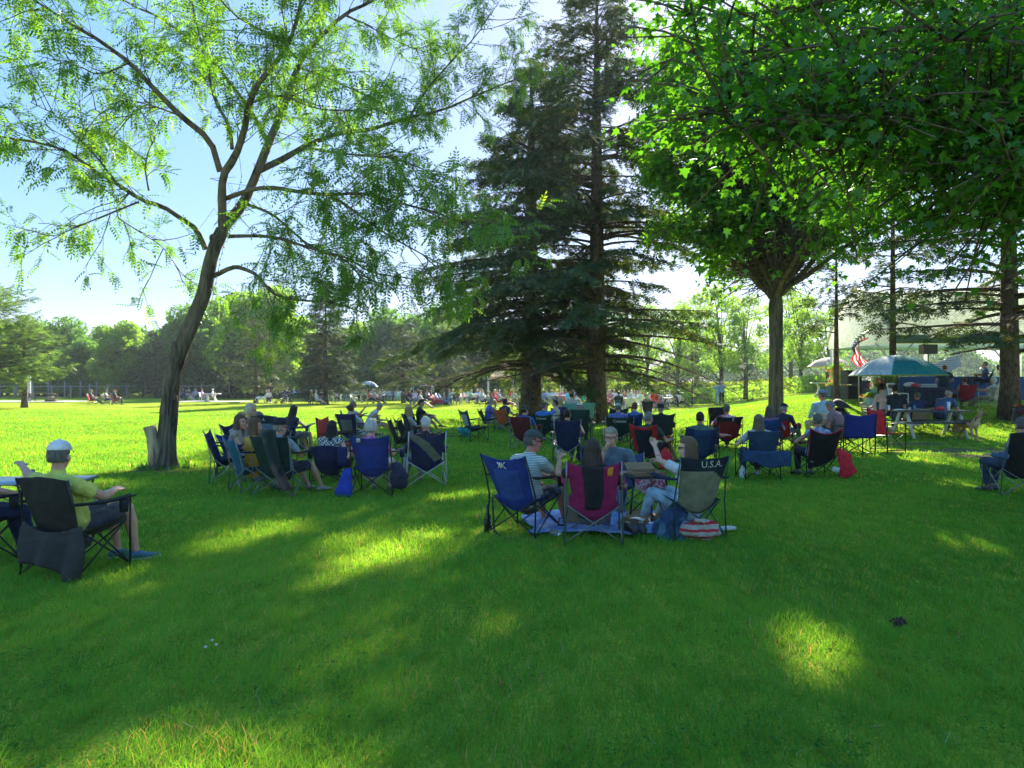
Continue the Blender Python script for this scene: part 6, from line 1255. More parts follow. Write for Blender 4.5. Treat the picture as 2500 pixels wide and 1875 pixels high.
# ================================================================ green umbrella
def umbrella(loc,H,rad,drop,cols,label,n=8,under=None,tilt=(0,0),pole=None,vent=False,name='umbrella',cat='umbrella',group=None,z0=0):
    root=empty(name,loc,0,label,cat,group); z=H-drop
    def pt(k,t): a=2*PI*k/n+.2; r=rad*t**.92; return V((math.cos(a)*r,math.sin(a)*r,z+drop*(1-t**1.9)))
    Q=Matrix.Rotation(R(tilt[0]),3,'X')@Matrix.Rotation(R(tilt[1]),3,'Y')
    b=MB()
    for k in range(n):
        b.cur=k%len(cols)
        def f(u,v,k=k):
            t=.04+.96*v; p=pt(k,t).lerp(pt(k+1,t),u); sag=.035*math.sin(PI*u)*v*rad; p.z+=sag*.3-(0 if v<1 else -.0); return Q@p
        me_f=b.cur; b.sheet(f,5,8,0,lambda u,v:me_f)
    b.build('canopy',[cloth(c,'umbrella_cloth',.35) for c in cols],root)
    if under:
        b=MB()
        for k in range(n):
            b.sheet(lambda u,v,k=k:Q@(pt(k,.08+.91*v).lerp(pt(k+1,.08+.91*v),u)-V((0,0,.02))),4,6,.004)
        b.build('lining',cloth(under,'umbrella_cloth',.4),root)
    for k in range(n): b=MB(); b.tube([Q@(pt(k,t)+V((0,0,-.012))) for t in (.02,.25,.5,.75,1.0)],[.006]*5,4); b.build('rib',FRW,root)
    b=MB(); b.tube([(0,0,z0),Q@V((0,0,H+.04))],[.019,.015],8); b.build('pole',pole or FRB,root); return root
p=D(2190,22.6); um=umbrella(p,2.42-p.z+.12,1.38,.62,[(.02,.22,.19),(.02,.22,.19),(.02,.22,.19),(.55,.6,.62),(.52,.57,.6),(.02,.20,.18),(.025,.24,.21),(.02,.22,.19)],'large green and silver umbrella over the picnic table group',under=(.34,.42,.12))
b=MB(); b.box((.45,-1.15,2.05),(.10,.01,.07)); 
# ================================================================ standing couple
G='dancing couple on the rise'
person(D(1762,55.5),200,'x',label='standing person in a light blue shirt and black capri trousers',stand=True,seat=0,fl=(-.1,.0),fr=(.12,.12),hl=(-.2,.3,1.35),hr=(.2,.3,1.3),shirt=(.14,.28,.42),sleeve='long',legs='pants',leg=(.015,.015,.02),hair=('short',HW),lod=2,group=G,lean=-6,s=1.02)
person(D(1752,56.1),20,'x',label='standing partner in pale jeans hidden behind the light blue shirt',stand=True,seat=0,fl=(-.1,.0),fr=(.12,.05),hl=(-.2,.3,1.35),hr=(.2,.3,1.3),shirt=(.22,.36,.48),sleeve='long',legs='pants',leg=(.25,.36,.46),hair=('short',HB),hat=('cap',(.2,.35,.5)),lod=2,group=G,s=1.0)
# ================================================================ stage tent
def tent():
    ox,oy=16.2,31.5; g=.95; root=empty('event_tent',V((ox,oy,g)),0,'large white event tent with curved roof and green-grey eave behind the spruce branches','tent')
    Lx=24; Dp=6.4; eave=2.45; rise=2.25; wf=cloth((.9,.86,.85),'tent_fabric',.75); gf=plain('eave_green',(.16,.27,.25),.7)
    def roof(v): # 0 front eave .. 1 back eave
        return V((0,Dp*v,eave+.35+rise*math.sin(PI*v)**.9))
    b=MB()
    for k in range(5): b.sheet(lambda u,v,k=k:roof(v)+V((Lx/5*(k+u*.996),0,-.015*math.sin(PI*u)*math.sin(PI*v))),4,16,0)
    b.build('roof',wf,root)
    for y in (0,Dp): b=MB(); b.box((Lx/2,y-.02 if y==0 else y+.02,eave+.17),(Lx,.05,.36)); b.build('eave_band',gf,root)
    b=MB(); b.sheet(lambda u,v:V((-.02,Dp*u,eave+.02+(roof(u).z-eave-.06)*v)),20,6,0); b.build('gable',cloth((.75,.72,.66),'tent_fabric',.5),root)
    b=MB(); b.tube([roof(i/20)+V((-.06,0,.03)) for i in range(21)],[.07]*21,6); b.build('gable_arch',plain('white_frame',(.6,.6,.58),.5),root)
    for k in range(6):
        for y in (.1,Dp-.1): b=MB(); b.tube([(Lx/5*k+.1,y,-.6),(Lx/5*k+.1,y,eave)],[.075,.075],8); b.build('post',plain('white_frame',(.6,.6,.58),.5),root)
        b=MB(); b.tube([(Lx/5*k+.1,.1,eave-.9),(Lx/5*k+.9,.1,eave)],[.035]*2,6); b.tube([(Lx/5*k+.1,.1,eave-.9),(Lx/5*k-.7,.1,eave)],[.035]*2,6); b.build('brace',plain('white_frame',(.6,.6,.58),.5),root)
    for k in range(1,4): b=MB(); b.tube([(0,Dp*k/4,eave+.25),(Lx,Dp*k/4,eave+.25)],[.04]*2,6); b.build('purlin',plain('white_frame',(.6,.6,.58),.5),root)
    b=MB(); b.tube([(Lx*i/60,.3,eave-.25-.12*abs(math.sin(i*.52))) for i in range(61)],[.008]*61,4); ls=b.build('light_cord',FRB,root)
    for i in range(2,60,4): b=MB(); b.sph((Lx*i/60,.3,eave-.33-.12*abs(math.sin(i*.52))),.045,nu=8,nv=6); b.build('bulb',plain('amber_bulb',(.7,.35,.10),.3),ls)
    b=MB(); b.box((Lx/2,Dp/2,-.5),(Lx+1.5,Dp+1.5,.62)); b.build('deck',CONC,root,False)
tent()
def P(px,d,dz=0): p=D(px,d); p.z+=dz; return p
# speakers, planters, tables
for k,(px,d,l) in enumerate(((2078,31.2,'tall black loudspeaker stack beside the hanging flag'),)):
    root=empty('loudspeaker',P(px,d,.05),.1,l,'loudspeaker')
    for j in range(2): b=MB(); b.box((0,0,.32+.62*j),(.62,.55,.60)); b.build('cabinet',plain('speaker_black',(.03,.035,.04),.6),root,False); b=MB(); b.box((0,-.285,.32+.62*j),(.52,.02,.5)); b.build('grille',plain('grille',(.015,.015,.018),.9),root,False)
root=empty('amplifier',P(2125,31.4,.05),0,'low wide grey amplifier case right of the loudspeakers','amplifier'); b=MB(); b.box((0,0,.22),(1.5,.6,.42)); b.build('case',plain('case_grey',(.08,.085,.10),.6),root,False); b=MB(); b.box((-.4,0,.62),(.55,.5,.36)); b.build('top_case',plain('case_grey2',(.05,.06,.09),.6),root,False)
def planter(px,d,col,label,flow=(.5,.06,.05),s=1.0,fh=.5):
    root=empty('planter_box',P(px,d,.0),0,label,'planter','blue planter boxes'); root.scale=(s,s,s)
    b=MB(); b.box((0,0,.28),(.8,.6,.56)); b.box((0,0,.575),(.86,.66,.05)); b.build('box',plain('planter_paint_'+str(col[0]),col,.6),root,False)
    lv=Leaves()
    for i in range(420): lv.add((random.gauss(0,.22),random.gauss(0,.16),.6+random.random()*fh*(1)),rdir()+V((0,0,.6)),rdir(),random.uniform(.08,.18),random.random())
    lv.build('plants','lobe',FOL[0],root,(0,0,0)); lv=Leaves()
    for i in range(50): lv.add((random.gauss(0,.25)-.2,random.gauss(0,.18)-.1,.6+random.random()*fh*.8),rdir(),rdir(),random.uniform(.08,.14),random.random())
    lv.build('flowers','clump',leafm('petals',[(0,flow),(1,mulc(flow,1.3))],.3,.03),root,(0,0,0))
planter(2044,33,(.02,.10,.22),'dark blue planter with a bushy plant left of the loudspeakers',fh=1.0); planter(2160,29.5,(.22,.40,.55),'light blue planter with red flowers behind the green umbrella'); planter(2135,27.5,(.24,.42,.52),'pale blue planter box with the low top behind the picnic diners',s=.75,fh=.2)
pedestal_table(P(2011,38),10,'white stone table standing on the rise before the stage',w=1.15)
b=MB(); b.sheet(lambda u,v:V(((u-.5)*1.75,-.40,.76-.76*v)) if False else V(((u-.5)*1.75,-.42-.03*math.sin(u*40)*v-.05*v,.77-.74*v)),40,6,.01); b.sheet(lambda u,v:V(((u-.5)*1.75,-.42+.84*v,.775)),4,3,.012)
b.sheet(lambda u,v:V((-.875-.02*math.sin(u*20)*v-.03*v,-.42+.84*u,.77-.74*v)),16,4,.01); b.sheet(lambda u,v:V((.875+.02*math.sin(u*20)*v+.03*v,-.42+.84*u,.77-.74*v)),16,4,.01)
simple('cloth_covered_table',b,cloth((.016,.02,.04),'table_cloth'),P(2250,28.0),0,'merchandise table covered to the ground with dark cloth','table')
root=empty('shirt_pile',P(2262,27.9,.79),0,'folded light shirts piled on the dark cloth table','shirts')
for j in range(4): b=MB(); b.box((0,0,.02+.04*j),(.62-.02*j,.34,.034)); b.build('folded_shirt',plain('pile_%d'%j,((.5,.52,.5),(.25,.33,.32),(.6,.6,.62),(.12,.15,.3))[j],.9),root,False)
b=MB(); b.sph((0,0,.1),(.24,.16,.1)); simple('cloth_bundle',b,cloth((.55,.5,.5),'cloth'),P(2222,27.9,.79),0,'white and red cloth bundle on the dark cloth table','cloth')
b=MB(); b.sph((0,0,.1),(.12,.1,.08)); simple('red_cloth',b,plain('red_cloth',(.55,.05,.07),.8,0,.3),P(2234,27.7,.79),0,'small red cloth on the dark cloth table','cloth')
plastic_chair(P(2195,27.2),150,'white slatted chair left of the dark cloth table',None,H=1.0)
b=MB(); b.box((0,0,.35),(5.6,.12,1.3)); simple('painted_board',b,plain('blue_panel',(.025,.075,.22),.7,0,.2),P(2350,31.0),0,'long blue wooden board behind the red and cream chairs','panel',None,False)
b=MB(); b.sheet(lambda u,v:(-.9+1.8*u,.15*math.sin(u*5),1.35-.6*v+.7*u-.1*math.sin(u*3)),24,8,.02); simple('striped_awning',b,pattern((.55,.58,.62),(.05,.10,.30),'stripe',3.6),P(2290,32.5),0,'sloping blue and white striped cloth under the tent','awning')
G='people near the stage'
person(P(2305,28.6),10,'x',label='dark-haired person in a dark t-shirt standing by the dark cloth table',stand=True,seat=0,fl=(-.1,0),fr=(.1,0),shirt=(.022,.035,.06),hair=('short',HR),lod=1,group=G,hl=(-.25,.2,1.0),hr=(.25,.2,1.0),fat=1.2,s=.93,hd=(0,5))
sit(0,0,6,'pink-topped person seen from behind near the stage','dark red camp chair',ch=dict(fab=(.24,.015,.03),H=.98,sh=.42,wd=.32,frame=FRG,group='camp chairs near the stage'),p=dict(shirt=(.5,.2,.18),hair=('bun',HR),female=True,group=G),L=P(2352,28.0))
sit(0,0,-34,'white-haired person in a pale shirt near the stage','cream camp chair',ch=dict(fab=CREAM,H=.98,sh=.42,wd=.30,frame=FRW,group='camp chairs near the stage'),p=dict(shirt=(.45,.45,.42),hair=('curly',HW),female=True,group=G,fl=(-.2,.7),fr=(0,.7),hl=(-.3,.35,.7),leg=(.25,.24,.2)),L=P(2418,28.0))
sit(0,0,-60,'dark-haired person on the stage edge','black camp chair',ch=dict(fab=BLK,H=.9,frame=FRB,group='camp chairs near the stage'),p=dict(shirt=(.05,.08,.2),hair=('short',HGD),group=G),L=P(2398,30.4,.5))
sit(0,0,-30,'person behind the right-hand spruce trunk','red camp chair',ch=dict(fab=RED,H=.9,frame=FRB,group='camp chairs near the stage'),p=dict(shirt=(.02,.02,.03),sleeve='long',hair=('short',HK),group=G),L=P(2515,23.5))
sit(0,0,20,'reclining man in a pale blue shirt on the far rise','dark camp chair',ch=dict(fab=BLK,H=.85,frame=FRB,group='camp chairs near the stage'),p=dict(shirt=(.22,.34,.6),hair=('short',HW),group=G,fl=(0,.7,.1),fr=(.2,.75)),L=P(1950,66),lod=2)
for px,l,c in ((2036,'man in a lilac shirt beside the dark blue planter',(.25,.2,.5)),(2050,'woman in a red top beside the dark blue planter',(.4,.25,.3))): person(P(px,42),170,'x',label='seated '+l,shirt=c,hair=('short',HG),lod=2,group=G,s=1)
# musicians / people under tent
for px,d,l,c in ((2170,36,'musician in dark clothes under the tent, left',(.03,.03,.05)),(2225,37,'musician in a blue shirt under the tent',(.05,.1,.3)),(2450,33,'musician in a black shirt behind the long blue board',(.015,.015,.02))):
    person(P(px,d,.1),180,'x',label=l,stand=True,seat=0,fl=(-.1,0),fr=(.1,0),hl=(-.15,.3,1.05),hr=(.15,.3,1.0),shirt=c,leg=(.02,.02,.03),hair=('short',HB),lod=2,group=G)
b=MB(); b.box((0,0,2.25),(.62,.4,.42)); b.tube([(0,0,0),(0,0,2.1)],[.03,.03],6); simple('monitor_speaker',b,plain('speaker_black',(.03,.035,.04),.6),P(2266,33,-.05),0,'square black speaker on a pole under the tent','speaker',None,False)
# tan patio umbrella
p=P(2026,44); umbrella(p,2.25,1.3,.55,[(.62,.46,.36),(.60,.5,.4)],'tan patio umbrella left of the flag',under=(.5,.4,.25),pole=FRW,name='patio_umbrella')
# hanging flag: one swirled cloth with stripes and starred canton
def flag():
    m,N,L,o=newmat('flag_cloth'); uv=N.new('ShaderNodeAttribute'); uv.attribute_name='fuv'; sx=N.new('ShaderNodeSeparateXYZ'); L.new(uv.outputs['Vector'],sx.inputs[0])
    def mth(op,a,b=None):
        x=N.new('ShaderNodeMath'); x.operation=op
        if isinstance(a,(int,float)): x.inputs[0].default_value=a
        else: L.new(a,x.inputs[0])
        if b is not None:
            if isinstance(b,(int,float)): x.inputs[1].default_value=b
            else: L.new(b,x.inputs[1])
        return x.outputs[0]
    st=mth('GREATER_THAN',mth('FRACT',mth('MULTIPLY',sx.outputs[0],6.5)),.5)
    mx=N.new('ShaderNodeMix'); mx.data_type='RGBA'; L.new(st,mx.inputs[0]); mx.inputs[6].default_value=(.55,.015,.03,1); mx.inputs[7].default_value=(.7,.68,.68,1)
    can=mth('MULTIPLY',mth('LESS_THAN',sx.outputs[0],.54),mth('GREATER_THAN',sx.outputs[1],.6))
    a=mth('MULTIPLY',mth('SUBTRACT',mth('FRACT',mth('MULTIPLY',sx.outputs[0],11)),.5),1); b_=mth('SUBTRACT',mth('FRACT',mth('MULTIPLY',sx.outputs[1],15)),.5)
    dist=mth('ADD',mth('MULTIPLY',a,a),mth('MULTIPLY',b_,b_)); star=mth('LESS_THAN',dist,.05)
    m2=N.new('ShaderNodeMix'); m2.data_type='RGBA'; L.new(star,m2.inputs[0]); m2.inputs[6].default_value=(.015,.025,.12,1); m2.inputs[7].default_value=(.7,.7,.7,1)
    m3=N.new('ShaderNodeMix'); m3.data_type='RGBA'; L.new(can,m3.inputs[0]); L.new(mx.outputs[2],m3.inputs[6]); L.new(m2.outputs[2],m3.inputs[7])
    d=N.new('ShaderNodeBsdfDiffuse'); t=N.new('ShaderNodeBsdfTranslucent'); s=N.new('ShaderNodeMixShader'); s.inputs[0].default_value=.45
    L.new(m3.outputs[2],d.inputs[0]); L.new(m3.outputs[2],t.inputs[0]); L.new(d.outputs[0],s.inputs[1]); L.new(t.outputs[0],s.inputs[2]); L.new(s.outputs[0],o.inputs[0])
    nu,nv=26,34; v=[];uvs=[];f=[]
    for j in range(nv+1):
        for i in range(nu+1):
            u=i/nu; w_=j/nv; wid=.36+.22*math.sin(w_*7)+.10*w_*(1-w_); 
            v.append(((u-.5)*wid+.18*math.sin(w_*5.5+1)+.05*math.sin(w_*14),.10*math.sin(u*11+w_*6),-1.35+1.35*w_*1.0+.07*math.sin(u*6+w_*3))); uvs.append((u,w_,0))
    for j in range(nv):
        for i in range(nu): k=j*(nu+1)+i; f.append((k,k+1,k+nu+2,k+nu+1))
    me=bpy.data.meshes.new('flag'); me.from_pydata(v,[],f); at=me.attributes.new('fuv','FLOAT_VECTOR','POINT'); at.data.foreach_set('vector',[c for q in uvs for c in q])
    root=empty('flag',P(2098,30.2),0,'red, white and blue stars and stripes flag hanging twisted by the tent corner','flag')
    zt=EYE+(HZ-828)/K*30.2-root.location.z
    o1=finish(me,'banner',m,root); o1.location=(0,0,zt)
    b=MB(); b.tube([(0,.05,0),(0,.05,zt+.1),(.4,.05,zt+.35)],[.03,.025,.02],7); b.build('flagpole',FRW,root)
flag()
# ================================================================ peach canopy tent in the far crowd
def canopy(px,d,w_,dp,h,rise,label,col,names=('canopy_tent','canopy')):
    root=empty(names[0],P(px,d),0,label,names[1]); b=MB()
    c=V((0,0,h+rise)); cs=[V((-w_/2,-dp/2,h)),V((w_/2,-dp/2,h)),V((w_/2,dp/2,h)),V((-w_/2,dp/2,h))]
    for k in range(4): b.sheet(lambda u,v,k=k:cs[k].lerp(cs[(k+1)%4],u).lerp(c,v*.97)-V((0,0,.12*math.sin(PI*v)*.5)),6,6,0)
    for k in range(4): b.sheet(lambda u,v,k=k:cs[k].lerp(cs[(k+1)%4],u)-V((0,0,.28*v+.01)),6,1,.015)
    b.build('roof',cloth(col,'tent_fabric',.45),root)
    for q in cs: b=MB(); b.tube([(q.x,q.y,0),(q.x,q.y,h)],[.04,.04],6); b.build('post',FRW,root)
canopy(1222,66,2.2,3,2.35,.8,'left peach canopy tent among the far picnic crowd',(.62,.45,.33)); canopy(1345,66,1.9,3,2.4,.8,'right peach canopy tent beside the thick-trunked spruce',(.62,.45,.33))
canopy(1034,62,1.5,1.4,1.5,.25,'small navy canopy with a red rim beyond the right far sitters',(.05,.07,.20))
# ================================================================ far crowd
FG='people in the far picnic crowd'; FC='chairs in the far picnic crowd'
proto_c={}
def fchair(kind,loc,face,label):
    if kind is None: return
    if kind not in proto_c:
        if kind=='white': o=plastic_chair(loc,face,label,group=FC)
        elif kind=='adir': o=adirondack(loc,face,label,(.50,.02,.03),group=FC)
        elif kind=='adirb': o=adirondack(loc,face,label,(.16,.34,.62),group=FC)
        else:
            col={'navy':NAVY,'blue':(.02,.06,.30),'red':RED,'green':GRNK,'black':BLK}[kind]; o,_=camp_chair(loc,face,label,fab=col,full=False,group=FC,frame=FRG)
        proto_c[kind]=o; return o
    return dup(proto_c[kind],loc,-R(face),label,FC)
rec=dict(fl=(0,.75,.06),fr=(.15,.78))
crowd=[ # px, depth, face, shirt, hair, chair, description, extra
(226,60,70,(.04,.04,.06),('short',HL),'red','blond person in a dark shirt, leftmost of the far trio',rec),
(262,60.5,80,(.25,.23,.22),('short',HR),'black','brown-haired person between the two red chairs, far left trio',rec),
(284,59.5,60,(.03,.03,.05),('short',HW),'red','red-capped person at the right of the far left trio',dict(hat=('cap',(.5,.03,.03)))),
(448,72,150,(.03,.03,.05),('short',HG),'black','leftmost sitter on the bench behind the leaning trunk',{}),
(456,72.5,170,(.35,.35,.36),('short',HB),None,'grey-shirted sitter on the bench behind the leaning trunk',{}),
(463,71,120,(.02,.02,.03),('short',HK),None,'sitter in black on the bench behind the leaning trunk',rec),
(476,72,180,(.2,.2,.3),('bob',HM),'blue','person in stripes left of the pink-shirted woman',{}),
(496,68,88,(.55,.20,.42),('short',HR),'white','woman in a pink shirt at the white table, far left',dict(female=True)),
(516,68.5,250,(.5,.5,.48),('short',HW),'white','small white-haired person across the white table, far left',{}),
(656,64,165,(.5,.42,.40),('long',HL),'black','blond woman seated before the standing man in black',dict(female=True)),
(701,72,150,(.10,.08,.2),('short',HB),'black','person in purple behind the strollers',{}),
(716,72,185,(.24,.32,.48),('curly',HW),None,'person in light blue on the bench right of the strollers',dict(fat=1.2)),
(783,72,180,(.25,.24,.24),('short',HG),'white','grey-clad sitter just right of the man in yellow',{}),
(794,74,190,(.10,.07,.07),('bob',HK),'white','dark-haired sitter two places right of the man in yellow',{}),
(807,68,260,(.5,.44,.38),('short',HW),'white','sitter in cream facing left, behind outstretched legs',{}),
(814,74,180,(.03,.03,.03),('short',HK),'white','dark figure behind the sitter in cream',{}),
(826,68,180,(.26,.25,.32),('curly',HG),'white','sitter in lavender grey facing the camera',dict(female=True)),
(840,74,180,(.03,.05,.06),('short',HB),'white','dark-clad sitter right of the lavender grey one',{}),
(880,72,100,(.05,.04,.05),('long',HB),'black','woman in black beneath the navy umbrella',dict(female=True)),
(896,70,140,(.04,.05,.10),('bob',HB),'black','dark-haired sitter right of the navy umbrella pole',{}),
(905,62,86,(.50,.08,.06),('bob',HR),'black','woman in a coral red top with black trousers',dict(leg=(.015,.015,.02),female=True,**rec)),
(919,62.5,86,(.42,.36,.50),('short',HGD),'black','man in a lavender shirt leaning back, black trousers',dict(leg=(.015,.015,.02),fat=1.2,**rec)),
(940,74,180,(.45,.5,.6),('curly',HW),'white','pale figure right of the man in lavender',{}),
(951,74,190,(.55,.52,.50),('short',HW),'white','white-shirted sitter in the middle of the back row',{}),
(962,73,170,(.16,.10,.16),('bob',HW),'white','sitter in plum in the back row',{}),
(970,72,160,(.30,.45,.42),('bob',HL),'white','sitter with mint trousers in the back row',dict(leg=(.3,.5,.46))),
(981,76,180,(.55,.55,.55),('bob',HL),'white','small fair-haired sitter left of the green chair',{}),
(1001,58,150,(.02,.02,.03),('long',HK),'green','woman with dark hair and black top on a green chair',dict(female=True)),
(1012,60,190,(.45,.32,.40),('short',HGD),'black','man in a pink shirt right of the green chair',{}),
(1030,50,84,(.40,.33,.28),('short',HK),'blue','large man in tan reclining on a blue chair',dict(fat=1.3,legs='shorts',leg=(.42,.4,.36),**rec)),
(1097,60,170,(.30,.42,.5),('long',HG),'black','woman in light blue beside the blue adirondack chair',dict(female=True)),
(1116,60,165,(.04,.03,.03),('long',HM),'black','curly brown-haired woman in black beside the woman in light blue',dict(female=True)),
(1134,64,100,(.6,.36,.46),('short',HR),'white','person in pale pink at the white chairs',{}),
(1154,62,95,(.22,.42,.42),('bob',HW),'green','white-haired person in teal before the white chairs',dict(female=True)),
(1166,68,180,(.12,.2,.42),('short',HW),'white','person in blue behind the one in teal',{}),
(1181,56,90,(.30,.38,.5),('short',HG),'navy','bearded grey man left of the beige cap',dict(fat=1.2)),
(1195,50,86,(.32,.32,.3),('short',HGD),'black','man in a beige baseball cap seen from the side',dict(hat=('cap',(.4,.38,.3)))),
(1222,54,100,(.22,.26,.30),('short',HGD),'red','grey-haired man in grey, left of the yellow sun hat',dict(fat=1.2)),
(1240,48,84,(.62,.30,.30),('bob',HL),'black','woman in a yellow sun hat and pink dress',dict(hat=('straw',(.5,.42,.2)),legs='skirt',leg=(.62,.25,.27),female=True,**rec)),
(1256,54,180,(.45,.42,.6),('short',HW),'white','person in a lilac cap left of the thick spruce trunk',dict(hat=('cap',(.35,.33,.6)))),
(1272,48,190,(.40,.24,.26),('curly',HL),'white','fair woman with folded arms beside the thick spruce trunk',dict(female=True)),
(1349,62,150,(.30,.38,.55),('short',HW),'white','person in light blue right of the thick spruce trunk',{}),
(1359,66,180,(.5,.4,.36),('short',HW),None,'pale sitter under the right peach canopy',{}),
(1371,58,190,(.5,.16,.2),('short',HM),'red','person in coral at the long far table',{}),
(1388,56,176,(.10,.42,.55),('short',HW),'white','white-haired person in bright turquoise',{}),
(1399,60,170,(.35,.30,.42),('bob',HW),'white','person in mauve right of the one in turquoise',{}),
(1478,52,80,(.55,.30,.28),('short',HR),'adir','person on the red adirondack right of the tall spruce trunk',rec),
(1511,46,10,(.03,.03,.03),('short',HK),'black','dark-capped person right of the tall spruce trunk',{}),
(1524,48,200,(.18,.12,.10),('long',HM),'black','woman with long brown hair in the right far crowd',dict(female=True)),
(1540,42,0,(.55,.57,.6),('short',HW),'white','white-shirted man in a pale cap in the right far crowd',dict(hat=('cap',(.55,.55,.5)),fat=1.2)),
(1543,52,180,(.4,.38,.4),('curly',HL),'white','light-haired sitter behind the pale cap',{}),
(1556,54,180,(.3,.2,.2),('bob',HR),'white','reddish-haired sitter in the right far crowd',{}),
(1567,44,60,(.48,.52,.60),('short',HG),'white','green-capped man in white in the right far crowd',dict(hat=('cap',(.03,.07,.04)),s=1.08)),
(1581,36,12,((.06,.07,.07),(.5,.5,.5),'stripe',16),('bob',HW),'navy','white-haired woman in a black and white striped top',dict(female=True)),
(1598,45,200,(.50,.02,.03),('short',HG),'red','grey-capped man in red in the right far crowd',dict(hat=('cap',(.3,.3,.28)),s=1.05)),
(1611,50,180,(.10,.10,.16),('short',HB),'white','dark-haired child-sized sitter right of the red shirt',dict(s=.85)),
(1625,50,180,(.35,.30,.30),('bob',HL),'white','fair child-sized sitter near the right end',dict(s=.85)),
(1637,52,60,(.45,.50,.56),('short',HW),'black','man in white with dark trousers near the right end',dict(leg=(.02,.02,.03),fat=1.2,**rec)),
(1660,53,70,(.55,.55,.56),('mid',HK),'black','black-haired woman in white with dark leggings at the right end',dict(leg=(.012,.012,.015),female=True,**rec)),
]
for px,d,face,sh_,hair,ck,desc,ex in crowd:
    L_=P(px,d); fchair(ck,L_,face,('red camp' if ck=='red' else {'white':'white plastic','adir':'red slatted','black':'dark camp','navy':'navy camp','blue':'blue camp','green':'green camp',None:''}[ck])+' chair of the '+desc.replace('the ','',0) if ck else '')
    kw=dict(seat=.40,lod=2,group=FG); kw.update(ex); sh_=sh_ if len(sh_)==4 else tuple(min(.75,c*1.35) for c in sh_); person(L_,face,'x',label=desc,shirt=sh_,hair=hair,skin=random.choice((SK,SKT,SKP)),leg=kw.pop('leg',random.choice(((.05,.06,.1),(.3,.28,.25),(.1,.12,.18)))),**kw)
extra=[(1208,60,170,(.42,.06,.08),('short',HG),'red','person in dark red left of the grey-haired man in grey',{}),(1290,58,180,(.3,.34,.4),('curly',HW),'white','pale sitter just right of the thick spruce trunk',{}),
(1312,52,175,(.5,.48,.46),('short',HG),'white','light-shirted sitter between the two big spruces',{}),(1326,57,185,(.12,.2,.35),('bob',HM),'black','person in dusty blue between the two big spruces',{}),
(1410,52,190,(.52,.5,.5),('short',HW),'white','white-shirted sitter just left of the tall spruce trunk',{}),(1490,56,180,(.3,.12,.14),('bob',HL),'red','fair-haired sitter in wine red right of the tall spruce trunk',{}),
(1500,60,180,(.5,.52,.55),('short',HW),'white','pale distant sitter beyond the tall spruce trunk',{}),(1549,56,190,(.5,.5,.52),('curly',HG),'white','pale sitter at the back of the right far crowd',{}),
(1589,53,175,(.42,.44,.5),('short',HG),'white','grey sitter behind the striped top',{}),(1044,60,95,(.25,.25,.3),('short',HB),'black','person in grey by the small navy canopy',{}),
(927,72,170,(.5,.45,.42),('bob',HL),'white','fair-haired sitter behind the coral top',{}),(859,72,185,(.2,.22,.2),('short',HG),'white','olive-clad sitter left of the navy umbrella',{}),
(1106,66,180,(.5,.5,.55),('short',HW),'white','white-haired sitter behind the light blue woman',{}),(1172,70,180,(.5,.3,.3),('short',HB),'white','pink-shirted sitter in the back row behind the teal one',{}),
(1232,62,180,(.15,.15,.2),('short',HB),'black','dark sitter under the left peach canopy',{}),(1334,63,180,(.4,.4,.42),('short',HG),'white','grey sitter at the left post of the right peach canopy',{}),
(1451,47,20,(.5,.5,.48),('short',HW),'green','white-haired person mostly behind the tall spruce trunk',{}),(731,73,150,(.3,.25,.3),('bob',HB),'black','mauve sitter at the right end of the bench row',{})]
for px,d,face,sh_,hair,ck,desc,ex in extra:
    L_=P(px,d); fchair(ck,L_,face,('red camp' if ck=='red' else {'white':'white plastic','black':'dark camp','green':'green camp'}[ck])+' chair of the '+desc)
    kw=dict(seat=.40,lod=2,group=FG); kw.update(ex); sh_=sh_ if len(sh_)==4 else tuple(min(.75,c*1.35) for c in sh_); person(L_,face,'x',label=desc,shirt=sh_,hair=hair,skin=random.choice((SK,SKT,SKP)),leg=random.choice(((.05,.06,.1),(.3,.28,.25),(.1,.12,.18))),**kw)
cols_={'crimson':(.5,.03,.06),'sky blue':(.25,.45,.65),'off-white':(.6,.58,.54),'charcoal':(.05,.05,.055),'olive':(.18,.2,.08),'peach':(.6,.36,.25),'navy':(.03,.05,.16),'mint':(.35,.55,.42)}
hk_=[('white hair',HW,'short'),('dark hair',HB,'short'),('long brown hair',HM,'long'),('fair bobbed hair',HL,'bob'),('grey curls',HG,'curly')]
spots_=[(745,75),(757,76),(772,74),(868,75),(887,76),(911,75),(933,70),(956,76),(989,74),(1020,70),(1052,68),(1090,68),(1125,70),(1142,72),(1178,66),(1214,70),(1247,66),(1262,64),(1380,64),(1404,66),(1435,58),(1485,60),(1517,54),(1532,58),(1561,58),(1574,50),(1603,58),(1618,54)]
for k,(px,d) in enumerate(spots_):
    cn=list(cols_)[(k*3)%8]; hn,hcol,hk=hk_[(k*2+k//8)%5]; zone='left of' if px<1280 else 'right of'; L_=P(px,d)
    desc=f'back-row sitter in {cn} with {hn}, {"far " if d>68 else ""}{zone} the thick spruce'
    fchair('white' if k%3 else 'black',L_,150+k*13%60,('white plastic' if k%3 else 'dark camp')+f' chair holding the {cn} back-row sitter with {hn}')
    person(L_,150+k*13%60,'x',label=desc,shirt=cols_[cn],hair=(hk,hcol),lod=2,group=FG,seat=.40,skin=random.choice((SK,SKT,SKP)),leg=random.choice(((.05,.06,.1),(.3,.28,.25))))
